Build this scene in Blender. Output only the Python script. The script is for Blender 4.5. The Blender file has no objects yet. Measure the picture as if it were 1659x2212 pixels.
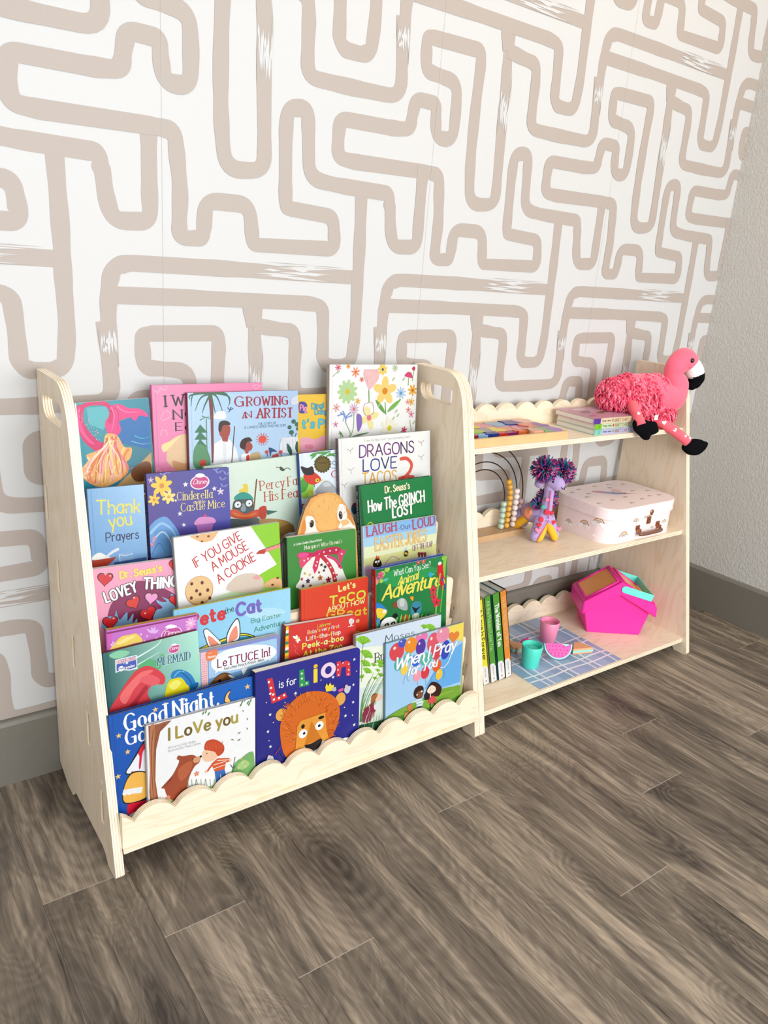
import bpy, bmesh, math, random
from mathutils import Vector, Matrix
from mathutils.geometry import tessellate_polygon
PI = math.pi
random.seed(7)
scene = bpy.context.scene
COLL = scene.collection

# ------------------------------------------------------------------ camera
cam_data = bpy.data.cameras.new('camera')
cam = bpy.data.objects.new('camera', cam_data); COLL.objects.link(cam)
cam.location = (-0.29899, -1.34659, 0.96966)
cam.rotation_euler = (1.25531, -0.07797, -0.62960)
cam_data.sensor_fit = 'VERTICAL'
cam_data.sensor_height = 24.0
cam_data.lens = 24.0 * 1676.5 / 2212.0
cam_data.clip_start = 0.02
scene.camera = cam

# ------------------------------------------------------------------ exposure, world, lights
scene.view_settings.view_transform = 'Standard'
scene.view_settings.look = 'None'
scene.view_settings.gamma = 1.0
scene.view_settings.exposure = 0.55
scene.view_settings.use_curve_mapping = False
world = bpy.data.worlds.new('world'); scene.world = world
world.use_nodes = True
bg = world.node_tree.nodes['Background']
bg.inputs['Color'].default_value = (0.93, 0.96, 1.0, 1)
bg.inputs['Strength'].default_value = 0.74

def area(name, loc, target, sx, sy, power, color):
    d = bpy.data.lights.new(name, 'AREA'); d.shape = 'RECTANGLE'; d.size = sx; d.size_y = sy
    d.energy = power; d.color = color
    o = bpy.data.objects.new(name, d); COLL.objects.link(o)
    o.location = loc
    o.rotation_euler = (Vector(target) - Vector(loc)).to_track_quat('-Z', 'Y').to_euler()
    return o
# daylight from the large window wall behind the photographer
area('window_daylight', (0.5, -3.6, 1.25), (0.7, 0, 0.55), 2.8, 1.9, 96, (0.96, 0.98, 1.0))
# warm ceiling fitting
area('ceiling_lamp', (1.25, -0.75, 2.62), (1.5, -0.3, 0.6), 0.5, 0.5, 5.5, (1.0, 0.68, 0.30))

# ------------------------------------------------------------------ helpers
def lin(h, k=1.0):
    h = h.lstrip('#')
    if len(h) == 3: h = ''.join(c * 2 for c in h)
    out = []
    for i in (0, 2, 4):
        c = int(h[i:i + 2], 16) / 255
        out.append((c / 12.92 if c <= 0.04045 else ((c + 0.055) / 1.055) ** 2.4) * k)
    return tuple(out)

def nodes_of(name):
    m = bpy.data.materials.new(name); m.use_nodes = True
    return m, m.node_tree.nodes, m.node_tree.links, m.node_tree.nodes['Principled BSDF']

MATS = {}
def plain(name, col, rough=0.5, metal=0.0, noise=0.06, scale=60, sheen=0.0, bump=0.0, coat=0.0, spec=0.5):
    """one procedural colour with a faint mottling"""
    if name in MATS: return MATS[name]
    m, n, l, p = nodes_of(name)
    c = lin(col) if isinstance(col, str) else col
    tc = n.new('ShaderNodeTexCoord'); nz = n.new('ShaderNodeTexNoise'); nz.inputs['Scale'].default_value = scale
    nz.inputs['Detail'].default_value = 4
    l.new(tc.outputs['Object'], nz.inputs['Vector'])
    mx = n.new('ShaderNodeMix'); mx.data_type = 'RGBA'
    mx.inputs[6].default_value = tuple(x * (1 - noise) for x in c) + (1,)
    mx.inputs[7].default_value = tuple(min(1, x * (1 + noise)) for x in c) + (1,)
    l.new(nz.outputs['Fac'], mx.inputs[0]); l.new(mx.outputs[2], p.inputs['Base Color'])
    p.inputs['Roughness'].default_value = rough; p.inputs['Metallic'].default_value = metal
    p.inputs['Specular IOR Level'].default_value = spec
    if sheen: p.inputs['Sheen Weight'].default_value = sheen; p.inputs['Sheen Roughness'].default_value = 0.5
    if coat: p.inputs['Coat Weight'].default_value = coat; p.inputs['Coat Roughness'].default_value = 0.1
    if bump:
        b = n.new('ShaderNodeBump'); b.inputs['Strength'].default_value = bump; b.inputs['Distance'].default_value = 0.002
        l.new(nz.outputs['Fac'], b.inputs['Height']); l.new(b.outputs['Normal'], p.inputs['Normal'])
    MATS[name] = m
    return m

def printed(name, rough, spec=0.5, noise=0.05):
    """ink or dye: the colour sits in the mesh's colour attribute"""
    m, n, l, p = nodes_of(name)
    a = n.new('ShaderNodeAttribute'); a.attribute_name = 'Col'
    tc = n.new('ShaderNodeTexCoord'); nz = n.new('ShaderNodeTexNoise'); nz.inputs['Scale'].default_value = 120
    l.new(tc.outputs['Object'], nz.inputs['Vector'])
    mr = n.new('ShaderNodeMapRange'); mr.inputs[3].default_value = 1 - noise; mr.inputs[4].default_value = 1 + noise
    l.new(nz.outputs['Fac'], mr.inputs[0])
    mx = n.new('ShaderNodeVectorMath'); mx.operation = 'SCALE'
    l.new(a.outputs['Color'], mx.inputs[0]); l.new(mr.outputs[0], mx.inputs['Scale'])
    l.new(mx.outputs[0], p.inputs['Base Color'])
    p.inputs['Roughness'].default_value = rough; p.inputs['Specular IOR Level'].default_value = spec
    return m
PRINT = printed('printed_gloss', 0.30, 0.30)
DYED = printed('dyed_felt', 0.9, 0.1, 0.10)

def birch(axis):
    """birch plywood: faces show grain, the cut edges (normal across AXIS) show the ply layers"""
    key = 'birch_ply_' + 'xyz'[axis]
    if key in MATS: return MATS[key]
    m, n, l, p = nodes_of(key)
    tc = n.new('ShaderNodeTexCoord')
    mp = n.new('ShaderNodeMapping'); mp.vector_type = 'POINT'
    mp.inputs['Scale'].default_value = ((2.2, 9, 9) if axis != 0 else (9, 9, 1.6))
    l.new(tc.outputs['Object'], mp.inputs['Vector'])
    n1 = n.new('ShaderNodeTexNoise'); n1.inputs['Scale'].default_value = 2.2; n1.inputs['Detail'].default_value = 2
    n1.inputs['Distortion'].default_value = 0.6
    l.new(mp.outputs[0], n1.inputs['Vector'])
    ml = n.new('ShaderNodeMath'); ml.operation = 'MULTIPLY'; ml.inputs[1].default_value = 42
    l.new(n1.outputs['Fac'], ml.inputs[0])
    sn = n.new('ShaderNodeMath'); sn.operation = 'SINE'; l.new(ml.outputs[0], sn.inputs[0])
    r1 = n.new('ShaderNodeValToRGB')
    r1.color_ramp.elements[0].position = 0.0; r1.color_ramp.elements[0].color = (0.70, 0.565, 0.40, 1)
    r1.color_ramp.elements[1].position = 0.35; r1.color_ramp.elements[1].color = (0.75, 0.628, 0.472, 1)
    ad = n.new('ShaderNodeMath'); ad.operation = 'MULTIPLY_ADD'; ad.inputs[1].default_value = 0.5; ad.inputs[2].default_value = 0.5
    l.new(sn.outputs[0], ad.inputs[0]); l.new(ad.outputs[0], r1.inputs[0])
    # edge layers
    sp = n.new('ShaderNodeSeparateXYZ'); l.new(tc.outputs['Object'], sp.inputs[0])
    m2 = n.new('ShaderNodeMath'); m2.operation = 'MULTIPLY'; m2.inputs[1].default_value = 2 * PI / 0.0042
    l.new(sp.outputs[axis], m2.inputs[0])
    s2 = n.new('ShaderNodeMath'); s2.operation = 'SINE'; l.new(m2.outputs[0], s2.inputs[0])
    n2 = n.new('ShaderNodeTexNoise'); n2.inputs['Scale'].default_value = 14; n2.inputs['Detail'].default_value = 3
    l.new(tc.outputs['Object'], n2.inputs['Vector'])
    a2 = n.new('ShaderNodeMath'); a2.operation = 'MULTIPLY_ADD'; a2.inputs[1].default_value = 1.6; l.new(n2.outputs['Fac'], a2.inputs[0])
    l.new(s2.outputs[0], a2.inputs[2])
    r2 = n.new('ShaderNodeValToRGB')
    r2.color_ramp.elements[0].position = 0.0; r2.color_ramp.elements[0].color = (0.38, 0.25, 0.13, 1)
    r2.color_ramp.elements[1].position = 0.62; r2.color_ramp.elements[1].color = (0.82, 0.71, 0.53, 1)
    h2 = n.new('ShaderNodeMath'); h2.operation = 'MULTIPLY_ADD'; h2.inputs[1].default_value = 0.42; h2.inputs[2].default_value = 0.30
    l.new(a2.outputs[0], h2.inputs[0]); l.new(h2.outputs[0], r2.inputs[0])
    sn2 = n.new('ShaderNodeSeparateXYZ'); l.new(tc.outputs['Normal'], sn2.inputs[0])
    ab = n.new('ShaderNodeMath'); ab.operation = 'ABSOLUTE'; l.new(sn2.outputs[axis], ab.inputs[0])
    gt = n.new('ShaderNodeMath'); gt.operation = 'GREATER_THAN'; gt.inputs[1].default_value = 0.6; l.new(ab.outputs[0], gt.inputs[0])
    mx = n.new('ShaderNodeMix'); mx.data_type = 'RGBA'
    l.new(gt.outputs[0], mx.inputs[0]); l.new(r2.outputs[0], mx.inputs[6]); l.new(r1.outputs[0], mx.inputs[7])
    l.new(mx.outputs[2], p.inputs['Base Color'])
    p.inputs['Roughness'].default_value = 0.42
    MATS[key] = m
    return m

class MB:
    """collects faces with a colour each; build() links them as ONE mesh object"""
    def __init__(s): s.v = []; s.f = []; s.c = []; s.mi = []
    def face(s, pts, col=(1, 1, 1), mi=0):
        i = len(s.v); s.v += [tuple(p) for p in pts]; s.f.append(tuple(range(i, i + len(pts))))
        s.c.append([col] * len(pts) if not isinstance(col[0], tuple) else list(col)); s.mi.append(mi)
    def grid(s, rows, col=(1, 1, 1), closed=True, mi=0, cap0=False, cap1=False):
        base = len(s.v); n = len(rows[0])
        cf = col if callable(col) else (lambda i, j: col)
        for r in rows: s.v += [tuple(p) for p in r]
        for i in range(len(rows) - 1):
            for j in range(n if closed else n - 1):
                k = (j + 1) % n
                s.f.append((base + i * n + j, base + i * n + k, base + (i + 1) * n + k, base + (i + 1) * n + j))
                s.c.append([cf(i, j), cf(i, j), cf(i + 1, j), cf(i + 1, j)]); s.mi.append(mi)
        if cap0: s.f.append(tuple(base + j for j in range(n))[::-1]); s.c.append([cf(0, 0)] * n); s.mi.append(mi)
        if cap1:
            b = base + (len(rows) - 1) * n
            s.f.append(tuple(b + j for j in range(n))); s.c.append([cf(len(rows) - 1, 0)] * n); s.mi.append(mi)
    def box(s, x0, x1, y0, y1, z0, z1, col=(1, 1, 1), mi=0, M=None):
        P = [(x, y, z) for z in (z0, z1) for y in (y0, y1) for x in (x0, x1)]
        if M: P = [tuple(M @ Vector(p)) for p in P]
        for q in ((0, 2, 3, 1), (4, 5, 7, 6), (0, 1, 5, 4), (2, 6, 7, 3), (0, 4, 6, 2), (1, 3, 7, 5)):
            s.face([P[i] for i in q], col, mi)
    def tube(s, pts, rad, col=(1, 1, 1), seg=12, sub=5, mi=0, flat=1.0, cap=True, up=(0, 0, 1)):
        pts = [Vector(p) for p in pts]
        if not hasattr(rad, '__len__'): rad = [rad] * len(pts)
        if sub > 1 and len(pts) > 2:
            pp, rr = [], []
            for i in range(len(pts) - 1):
                a, b, c, d = pts[max(i - 1, 0)], pts[i], pts[i + 1], pts[min(i + 2, len(pts) - 1)]
                for k in range(sub):
                    t = k / sub
                    pp.append(cat(a, b, c, d, t))
                    e = t * t * (3 - 2 * t); rr.append(rad[i] * (1 - e) + rad[i + 1] * e)
            pp.append(pts[-1]); rr.append(rad[-1])
        else: pp, rr = pts, list(rad)
        rows = []
        N = None
        for i, q in enumerate(pp):
            T = (pp[min(i + 1, len(pp) - 1)] - pp[max(i - 1, 0)]).normalized()
            if N is None:
                N = Vector(up).cross(T)
                if N.length < 1e-4: N = Vector((1, 0, 0)).cross(T)
                N.normalize()
            else:
                N = (N - T * N.dot(T)).normalized()
            B = T.cross(N)
            rows.append([q + (N * math.cos(2 * PI * j / seg) + B * math.sin(2 * PI * j / seg) * flat) * rr[i] for j in range(seg)])
        s.grid(rows, col, True, mi, cap, cap)
    def ball(s, c, r, col=(1, 1, 1), seg=16, rings=10, M=None, mi=0, fn=None):
        if not hasattr(r, '__len__'): r = (r, r, r)
        rows = []
        for i in range(rings + 1):
            th = PI * i / rings
            row = []
            for j in range(seg):
                ph = 2 * PI * j / seg
                q = Vector((math.sin(th) * math.cos(ph), math.sin(th) * math.sin(ph), -math.cos(th)))
                if fn: q = q * fn(q)
                q = Vector((q.x * r[0], q.y * r[1], q.z * r[2]))
                if M: q = M @ q
                row.append(q + Vector(c))
            rows.append(row)
        s.grid(rows, col, True, mi)
    def lathe(s, prof, c=(0, 0, 0), col=(1, 1, 1), seg=28, mi=0, M=None):
        rows = []
        for r, z in prof:
            row = [Vector((r * math.cos(2 * PI * j / seg), r * math.sin(2 * PI * j / seg), z)) for j in range(seg)]
            if M: row = [M @ q for q in row]
            rows.append([q + Vector(c) for q in row])
        s.grid(rows, col, True, mi)
    def prism(s, outline, holes, place, d0, d1, col=(1, 1, 1), mi=0):
        """flat outline (with holes) extruded; place(u, v, d) gives the 3-D point"""
        loops = [list(outline)] + [list(h) for h in holes]
        flat = [p for lp in loops for p in lp]
        tris = tessellate_polygon([[Vector((u, v, 0)) for u, v in lp] for lp in loops])
        base = len(s.v)
        for d in (d0, d1): s.v += [tuple(place(u, v, d)) for u, v in flat]
        n = len(flat)
        for t in tris:
            for off, tt in ((0, t), (n, t[::-1])):
                s.f.append(tuple(base + off + k for k in tt)); s.c.append([col] * 3); s.mi.append(mi)
        st = 0
        for lp in loops:
            m = len(lp)
            for i in range(m):
                a, b = st + i, st + (i + 1) % m
                s.f.append((base + a, base + b, base + n + b, base + n + a)); s.c.append([col] * 4); s.mi.append(mi)
            st += m
    def build(s, name, mat, parent=None, smooth=False, bevel=0, loc=None, fix=True, angle=None, merge=False):
        me = bpy.data.meshes.new(name)
        me.from_pydata(s.v, [], s.f)
        for mm in (mat if isinstance(mat, (list, tuple)) else [mat]): me.materials.append(mm)
        if len(set(s.mi)) > 1: me.polygons.foreach_set('material_index', s.mi)
        ca = me.color_attributes.new('Col', 'FLOAT_COLOR', 'CORNER')
        flat = []
        for cs in s.c:
            for c in cs: flat += [c[0], c[1], c[2], 1.0]
        ca.data.foreach_set('color', flat)
        if merge or fix:
            bm = bmesh.new(); bm.from_mesh(me)
            if merge: bmesh.ops.remove_doubles(bm, verts=bm.verts, dist=1e-5)
            if fix: bmesh.ops.recalc_face_normals(bm, faces=bm.faces)
            bm.to_mesh(me); bm.free()
        if smooth:
            if angle: 
                me.polygons.foreach_set('use_smooth', [True] * len(me.polygons))
                me.set_sharp_from_angle(angle=angle)
            else: me.polygons.foreach_set('use_smooth', [True] * len(me.polygons))
        o = bpy.data.objects.new(name, me); COLL.objects.link(o)
        if parent: o.parent = parent
        if loc: o.location = loc
        if bevel:
            b = o.modifiers.new('bevel', 'BEVEL'); b.width = bevel; b.segments = 2; b.limit_method = 'ANGLE'; b.angle_limit = 0.7
        return o

def cat(a, b, c, d, t):
    return (b * 2 + (c - a) * t + (a * 2 - b * 5 + c * 4 - d) * (t * t) + (b * 3 - a - c * 3 + d) * (t ** 3)) * 0.5

def tag(o, label, cat_, group=None):
    o['label'] = label; o['category'] = cat_
    if group: o['group'] = group
    return o
def thing(name, label, cat_, loc=(0, 0, 0), rotz=0.0, group=None, M=None):
    o = bpy.data.objects.new(name, None); COLL.objects.link(o)
    if M: o.matrix_world = M
    else: o.location = loc; o.rotation_euler = (0, 0, rotz)
    o.empty_display_size = 0.02
    return tag(o, label, cat_, group)
def struct(o): o['kind'] = 'structure'; return o

def rrect(x0, x1, y0, y1, r, n=6):
    if not hasattr(r, '__len__'): r = (r,) * 4
    out = []
    for cx, cy, rr, a0 in ((x1, y1, r[0], 0), (x0, y1, r[1], 90), (x0, y0, r[2], 180), (x1, y0, r[3], 270)):
        sx = -1 if cx == x1 else 1; sy = -1 if cy == y1 else 1
        if rr <= 0: out.append((cx, cy)); continue
        for k in range(n + 1):
            a = math.radians(a0 + 90 * k / n)
            out.append((cx + sx * rr + rr * math.cos(a), cy + sy * rr + rr * math.sin(a)))
    return out

def smooth2(pts, closed=False, sub=5):
    P = [Vector((p[0], p[1], 0)) for p in pts]; n = len(P); out = []
    if n < 3: return [(p.x, p.y) for p in P]
    rng = range(n) if closed else range(n - 1)
    for i in rng:
        if closed: a, b, c, d = P[(i - 1) % n], P[i], P[(i + 1) % n], P[(i + 2) % n]
        else: a, b, c, d = P[max(i - 1, 0)], P[i], P[i + 1], P[min(i + 2, n - 1)]
        for k in range(sub):
            q = cat(a, b, c, d, k / sub); out.append((q.x, q.y))
    if not closed: out.append((P[-1].x, P[-1].y))
    return out

def fillet(pts, r, n=6):
    out = [pts[0]]
    for i in range(1, len(pts) - 1):
        a, b, c = Vector(pts[i - 1]), Vector(pts[i]), Vector(pts[i + 1])
        la, lc = (a - b).length, (c - b).length
        if la < 1e-6 or lc < 1e-6: continue
        rr = min(r, la * 0.5, lc * 0.5)
        p, q = b + (a - b) / la * rr, b + (c - b) / lc * rr
        for k in range(n + 1):
            t = k / n
            out.append(tuple(p * (1 - t) ** 2 + b * 2 * t * (1 - t) + q * t * t))
    out.append(pts[-1])
    return out

def ribbon(pts, w):
    """left and right offset points of a 2-D path; w constant or per point"""
    n = len(pts); L, R = [], []
    for i in range(n):
        a = Vector(pts[max(i - 1, 0)]); b = Vector(pts[min(i + 1, n - 1)])
        t = b - a
        if t.length < 1e-9: t = Vector((1, 0))
        t.normalize(); nn = Vector((-t.y, t.x)); p = Vector(pts[i])
        ww = (w[i] if hasattr(w, '__len__') else w) / 2
        L.append(tuple(p + nn * ww)); R.append(tuple(p - nn * ww))
    return L, R

# ------------------------------------------------------------------ the room
XC = 1.8986          # corner between the papered wall (y = 0) and the right wall
def mat_paper():
    m, n, l, p = nodes_of('wallpaper_white')
    tc = n.new('ShaderNodeTexCoord'); nz = n.new('ShaderNodeTexNoise'); nz.inputs['Scale'].default_value = 420; nz.inputs['Detail'].default_value = 3
    l.new(tc.outputs['Object'], nz.inputs['Vector'])
    p.inputs['Base Color'].default_value = (0.515, 0.510, 0.498, 1); p.inputs['Roughness'].default_value = 0.55
    b = n.new('ShaderNodeBump'); b.inputs['Strength'].default_value = 0.12; b.inputs['Distance'].default_value = 0.0008
    l.new(nz.outputs['Fac'], b.inputs['Height']); l.new(b.outputs['Normal'], p.inputs['Normal'])
    return m
def mat_orange_peel():
    m, n, l, p = nodes_of('textured_greige_paint')
    tc = n.new('ShaderNodeTexCoord')
    mp = n.new('ShaderNodeMapping'); mp.inputs['Scale'].default_value = (1, 1, 0.7); l.new(tc.outputs['Object'], mp.inputs['Vector'])
    nz = n.new('ShaderNodeTexNoise'); nz.inputs['Scale'].default_value = 150; nz.inputs['Detail'].default_value = 4; nz.inputs['Roughness'].default_value = 0.55
    nz.inputs['Distortion'].default_value = 0.8
    l.new(mp.outputs[0], nz.inputs['Vector'])
    r = n.new('ShaderNodeValToRGB'); r.color_ramp.elements[0].position = 0.42; r.color_ramp.elements[1].position = 0.62
    l.new(nz.outputs['Fac'], r.inputs[0])
    p.inputs['Base Color'].default_value = (0.505, 0.485, 0.447, 1); p.inputs['Roughness'].default_value = 0.6
    b = n.new('ShaderNodeBump'); b.inputs['Strength'].default_value = 0.42; b.inputs['Distance'].default_value = 0.0022
    l.new(r.outputs[0], b.inputs['Height']); l.new(b.outputs['Normal'], p.inputs['Normal'])
    return m
def mat_floor():
    m, n, l, p = nodes_of('walnut_vinyl_plank')
    tc = n.new('ShaderNodeTexCoord'); at = n.new('ShaderNodeAttribute'); at.attribute_name = 'Col'
    of = n.new('ShaderNodeVectorMath'); of.operation = 'SCALE'; of.inputs['Scale'].default_value = 37.0; l.new(at.outputs['Color'], of.inputs[0])
    def mapped(sx, sy):
        mp = n.new('ShaderNodeMapping'); mp.inputs['Scale'].default_value = (sx, sy, 1); l.new(tc.outputs['Object'], mp.inputs['Vector'])
        ad = n.new('ShaderNodeVectorMath'); ad.operation = 'ADD'; l.new(mp.outputs[0], ad.inputs[0]); l.new(of.outputs[0], ad.inputs[1])
        return ad.outputs[0]
    def noise(vec, sc, det, dist, rough=0.5):
        q = n.new('ShaderNodeTexNoise'); q.inputs['Scale'].default_value = sc; q.inputs['Detail'].default_value = det
        q.inputs['Distortion'].default_value = dist; q.inputs['Roughness'].default_value = rough
        l.new(vec, q.inputs['Vector']); return q.outputs['Fac']
    def math_(op, a, b=None, c=None):
        q = n.new('ShaderNodeMath'); q.operation = op
        for i, x in enumerate((a, b, c)):
            if x is None: continue
            if isinstance(x, (int, float)): q.inputs[i].default_value = x
            else: l.new(x, q.inputs[i])
        return q.outputs[0]
    v = mapped(6.0, 2.0)
    base = noise(v, 1.0, 4.0, 1.5, 0.42)                       # broad figure; its contours make knots and cathedrals
    # scattered knots: the grain closes into rings round each cell point
    wrp = n.new('ShaderNodeVectorMath'); wrp.operation = 'MULTIPLY_ADD'; wrp.inputs[1].default_value = (0.55, 0.55, 0)
    cb = n.new('ShaderNodeCombineXYZ'); l.new(base, cb.inputs[0]); l.new(base, cb.inputs[1]); l.new(cb.outputs[0], wrp.inputs[0]); l.new(mapped(4.6, 1.9), wrp.inputs[2])
    vo = n.new('ShaderNodeTexVoronoi'); vo.voronoi_dimensions = '2D'; vo.inputs['Scale'].default_value = 1.0; vo.inputs['Randomness'].default_value = 1.0; l.new(wrp.outputs[0], vo.inputs['Vector'])
    d = vo.outputs['Distance']
    sm = n.new('ShaderNodeMapRange'); sm.interpolation_type = 'SMOOTHSTEP'; sm.inputs[1].default_value = 0.04; sm.inputs[2].default_value = 0.34; sm.inputs[3].default_value = 0.24; sm.inputs[4].default_value = 0.0
    l.new(d, sm.inputs[0])
    fld = math_('MULTIPLY_ADD', d, 0.9, base)
    rings = math_('SINE', math_('MULTIPLY', fld, 105.0))
    fine = noise(mapped(110, 5.0), 1.0, 6, 0.8, 0.68)
    wv = n.new('ShaderNodeVectorMath'); wv.operation = 'MULTIPLY_ADD'; wv.inputs[1].default_value = (1.4, 0, 0)
    cmb = n.new('ShaderNodeCombineXYZ'); l.new(base, cmb.inputs[0]); l.new(cmb.outputs[0], wv.inputs[0]); l.new(mapped(17, 1.0), wv.inputs[2])
    streak = noise(wv.outputs[0], 1.0, 3.5, 1.3)
    knot = math_('SMOOTH_MIN', math_('MULTIPLY', math_('MAXIMUM', math_('SUBTRACT', base, 0.57), 0.0), 3.2), 0.42, 0.1)
    tone = math_('MULTIPLY_ADD', base, 0.55, 0.29)
    tone = math_('SUBTRACT', tone, math_('ADD', math_('MULTIPLY', knot, 0.55), sm.outputs[0]))
    tone = math_('ADD', tone, 0.055)
    tone = math_('MULTIPLY_ADD', math_('SUBTRACT', streak, 0.5), 0.85, tone)
    grain = noise(mapped(34, 2.6), 1.0, 8, 1.6, 0.72)
    tone = math_('MULTIPLY_ADD', math_('SUBTRACT', grain, 0.5), 0.75, tone)
    pore = math_('MULTIPLY', math_('MAXIMUM', math_('SUBTRACT', noise(mapped(260, 11), 1.0, 2, 0.4), 0.60), 0.0), 1.3)
    tone = math_('SUBTRACT', tone, pore)
    tone = math_('MULTIPLY_ADD', rings, math_('MULTIPLY_ADD', sm.outputs[0], 0.20, 0.036), tone)
    tone = math_('MULTIPLY_ADD', math_('SUBTRACT', fine, 0.5), 0.62, tone)
    sp = n.new('ShaderNodeSeparateColor'); l.new(at.outputs['Color'], sp.inputs[0])
    tone = math_('MULTIPLY_ADD', math_('SUBTRACT', sp.outputs[0], 0.5), 0.13, tone)
    r = n.new('ShaderNodeValToRGB')
    e = r.color_ramp.elements
    e[0].position = 0.16; e[0].color = (0.030, 0.022, 0.016, 1)
    e[1].position = 0.90; e[1].color = (0.36, 0.285, 0.208, 1)
    q = e.new(0.40); q.color = (0.082, 0.064, 0.047, 1)
    q = e.new(0.60); q.color = (0.148, 0.117, 0.086, 1)
    l.new(tone, r.inputs[0]); l.new(r.outputs[0], p.inputs['Base Color'])
    rg = math_('MULTIPLY_ADD', fine, 0.14, 0.37); l.new(rg, p.inputs['Roughness'])
    p.inputs['Specular IOR Level'].default_value = 0.42
    b = n.new('ShaderNodeBump'); b.inputs['Strength'].default_value = 0.14; b.inputs['Distance'].default_value = 0.001
    l.new(fine, b.inputs['Height']); l.new(b.outputs['Normal'], p.inputs['Normal'])
    return m

# floor: planks run away from the papered wall
fb = MB(); rnd = random.Random(11)
PW, PX0 = 0.1315, -0.107
JOINT = {0: -0.33, 1: -0.482, 2: -0.645, 3: -0.90, 4: -0.16, 5: -0.481, 6: -0.795, 7: -0.323, 8: -0.648, 9: -0.494, 10: -0.93, 11: -0.648, 12: -0.25}
fb.box(-2.7, XC, -3.8, 0, -0.02, -0.0012, (0, 0, 0), 1)
for k in range(-20, 16):
    x0, x1 = PX0 + k * PW, min(PX0 + (k + 1) * PW, XC)
    if x1 <= x0: continue
    x0 = max(x0, -2.7)
    j = JOINT.get(k, -rnd.random() * 1.2)
    ys = [0.0] + [j - 1.22 * i for i in range(-1, 4) if -3.8 < j - 1.22 * i < 0] + [-3.8]
    for a, b in zip(ys[:-1], ys[1:]):
        c = (rnd.random(), rnd.random(), rnd.random())
        g = 0.0002
        fb.face([(x0 + g, b + g, 0), (x1 - g, b + g, 0), (x1 - g, a - g, 0), (x0 + g, a - g, 0)], c, 0)
        if b > -3.7:     # pale worn arris along each butt joint
            fb.face([(x0 + g, b - 0.0006, 0.00005), (x1 - g, b - 0.0006, 0.00005), (x1 - g, b + 0.0006, 0.00005), (x0 + g, b + 0.0006, 0.00005)], (0, 0, 0), 2)
seam = plain('seam_dark', (0.075, 0.058, 0.042), 0.8); arris = plain('seam_pale', (0.36, 0.31, 0.25), 0.5)
struct(fb.build('floor', [mat_floor(), seam, arris], fix=False))

# papered wall, one tile of the brush-line maze repeated every 568 mm both ways
TILE = 0.568
wb = MB()
wb.face([(-2.7, 0, 0), (XC, 0, 0), (XC, 0, 2.7), (-2.7, 0, 2.7)], (1, 1, 1), 0)
wb.box(-2.7, XC + 0.1, 0.0005, 0.1, -0.02, 2.7, (1, 1, 1), 0)
def clipx(poly, x0, x1, z0, z1):
    for ax, lim, sg in ((0, x0, 1), (0, x1, -1), (1, z0, 1), (1, z1, -1)):
        out = []
        for i in range(len(poly)):
            a, b = poly[i - 1], poly[i]
            ia, ib = (a[ax] - lim) * sg >= 0, (b[ax] - lim) * sg >= 0
            if ia != ib:
                t = (lim - a[ax]) / (b[ax] - a[ax]); out.append((a[0] + (b[0] - a[0]) * t, a[1] + (b[1] - a[1]) * t))
            if ib: out.append(b)
        poly = out
        if len(poly) < 3: return []
    return poly
def wall_poly(poly, y, mi):
    q = clipx(poly, -2.7, XC, 0.0, 2.7)
    if len(q) >= 3: wb.face([(a, y, b) for a, b in q], (1, 1, 1), mi)
WALLPATHS = [(252,[(6911,7578),(6896,8270),(6906,8702),(6941,9022),(7019,9222),(7247,9299),(8969,9305),(11888,9291)]),(252,[(6927,8770),(8601,8775),(10768,8758),(11093,8713),(11139,8145),(11149,7675),(11279,7545),(11681,7541),(11852,7632),(11910,8151),(11884,9056),(11887,9551),(11865,10278),(11842,10870)]),(252,[(9630,14437),(9609,13977),(9636,13490),(9667,12601),(9712,11524),(9727,11015),(8972,10940),(8898,11583),(8874,12035),(8870,12920),(8896,13585),(8876,13848),(7581,13827),(7463,13771),(7472,13507),(7497,13242),(7819,13213),(8319,13169),(8353,12692),(8341,12110),(7901,12105),(7842,12440),(7836,12707),(7324,12715),(7256,12461),(7224,12157),(6848,12114),(5590,12097),(5561,11803),(5570,11431),(5914,11404),(7806,11439),(8071,11413),(8110,11026),(8168,10514),(8143,10044),(8150,9764),(8550,9789),(8592,9953),(8615,10410),(9452,10423),(9514,9952),(9532,9776),(11284,9796),(11270,10067),(11217,10383),(10242,10439),(10181,10514),(10164,10800),(10131,11732),(10160,12100),(10568,12154),(10591,11852),(10652,11008),(11190,10951),(12508,10932),(12528,10728),(12559,10689),(12596,10295),(12706,9942),(13327,9979),(13314,10381),(13312,11192),(13310,11538)]),(252,[(9599,8322),(10063,8259),(10462,8228),(10514,7929),(10511,7428),(10528,6973),(11416,6966),(12632,6989),(12571,7664),(12507,8342)]),(250,[(9464,8740),(9513,8574),(9578,8305)])]
DRY = [(10374,9316,1906,0.0,255),(6889,7971,597,-1.5292,255),(9672,12897,1075,-1.5464,255)]
wr = random.Random(5)
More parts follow.
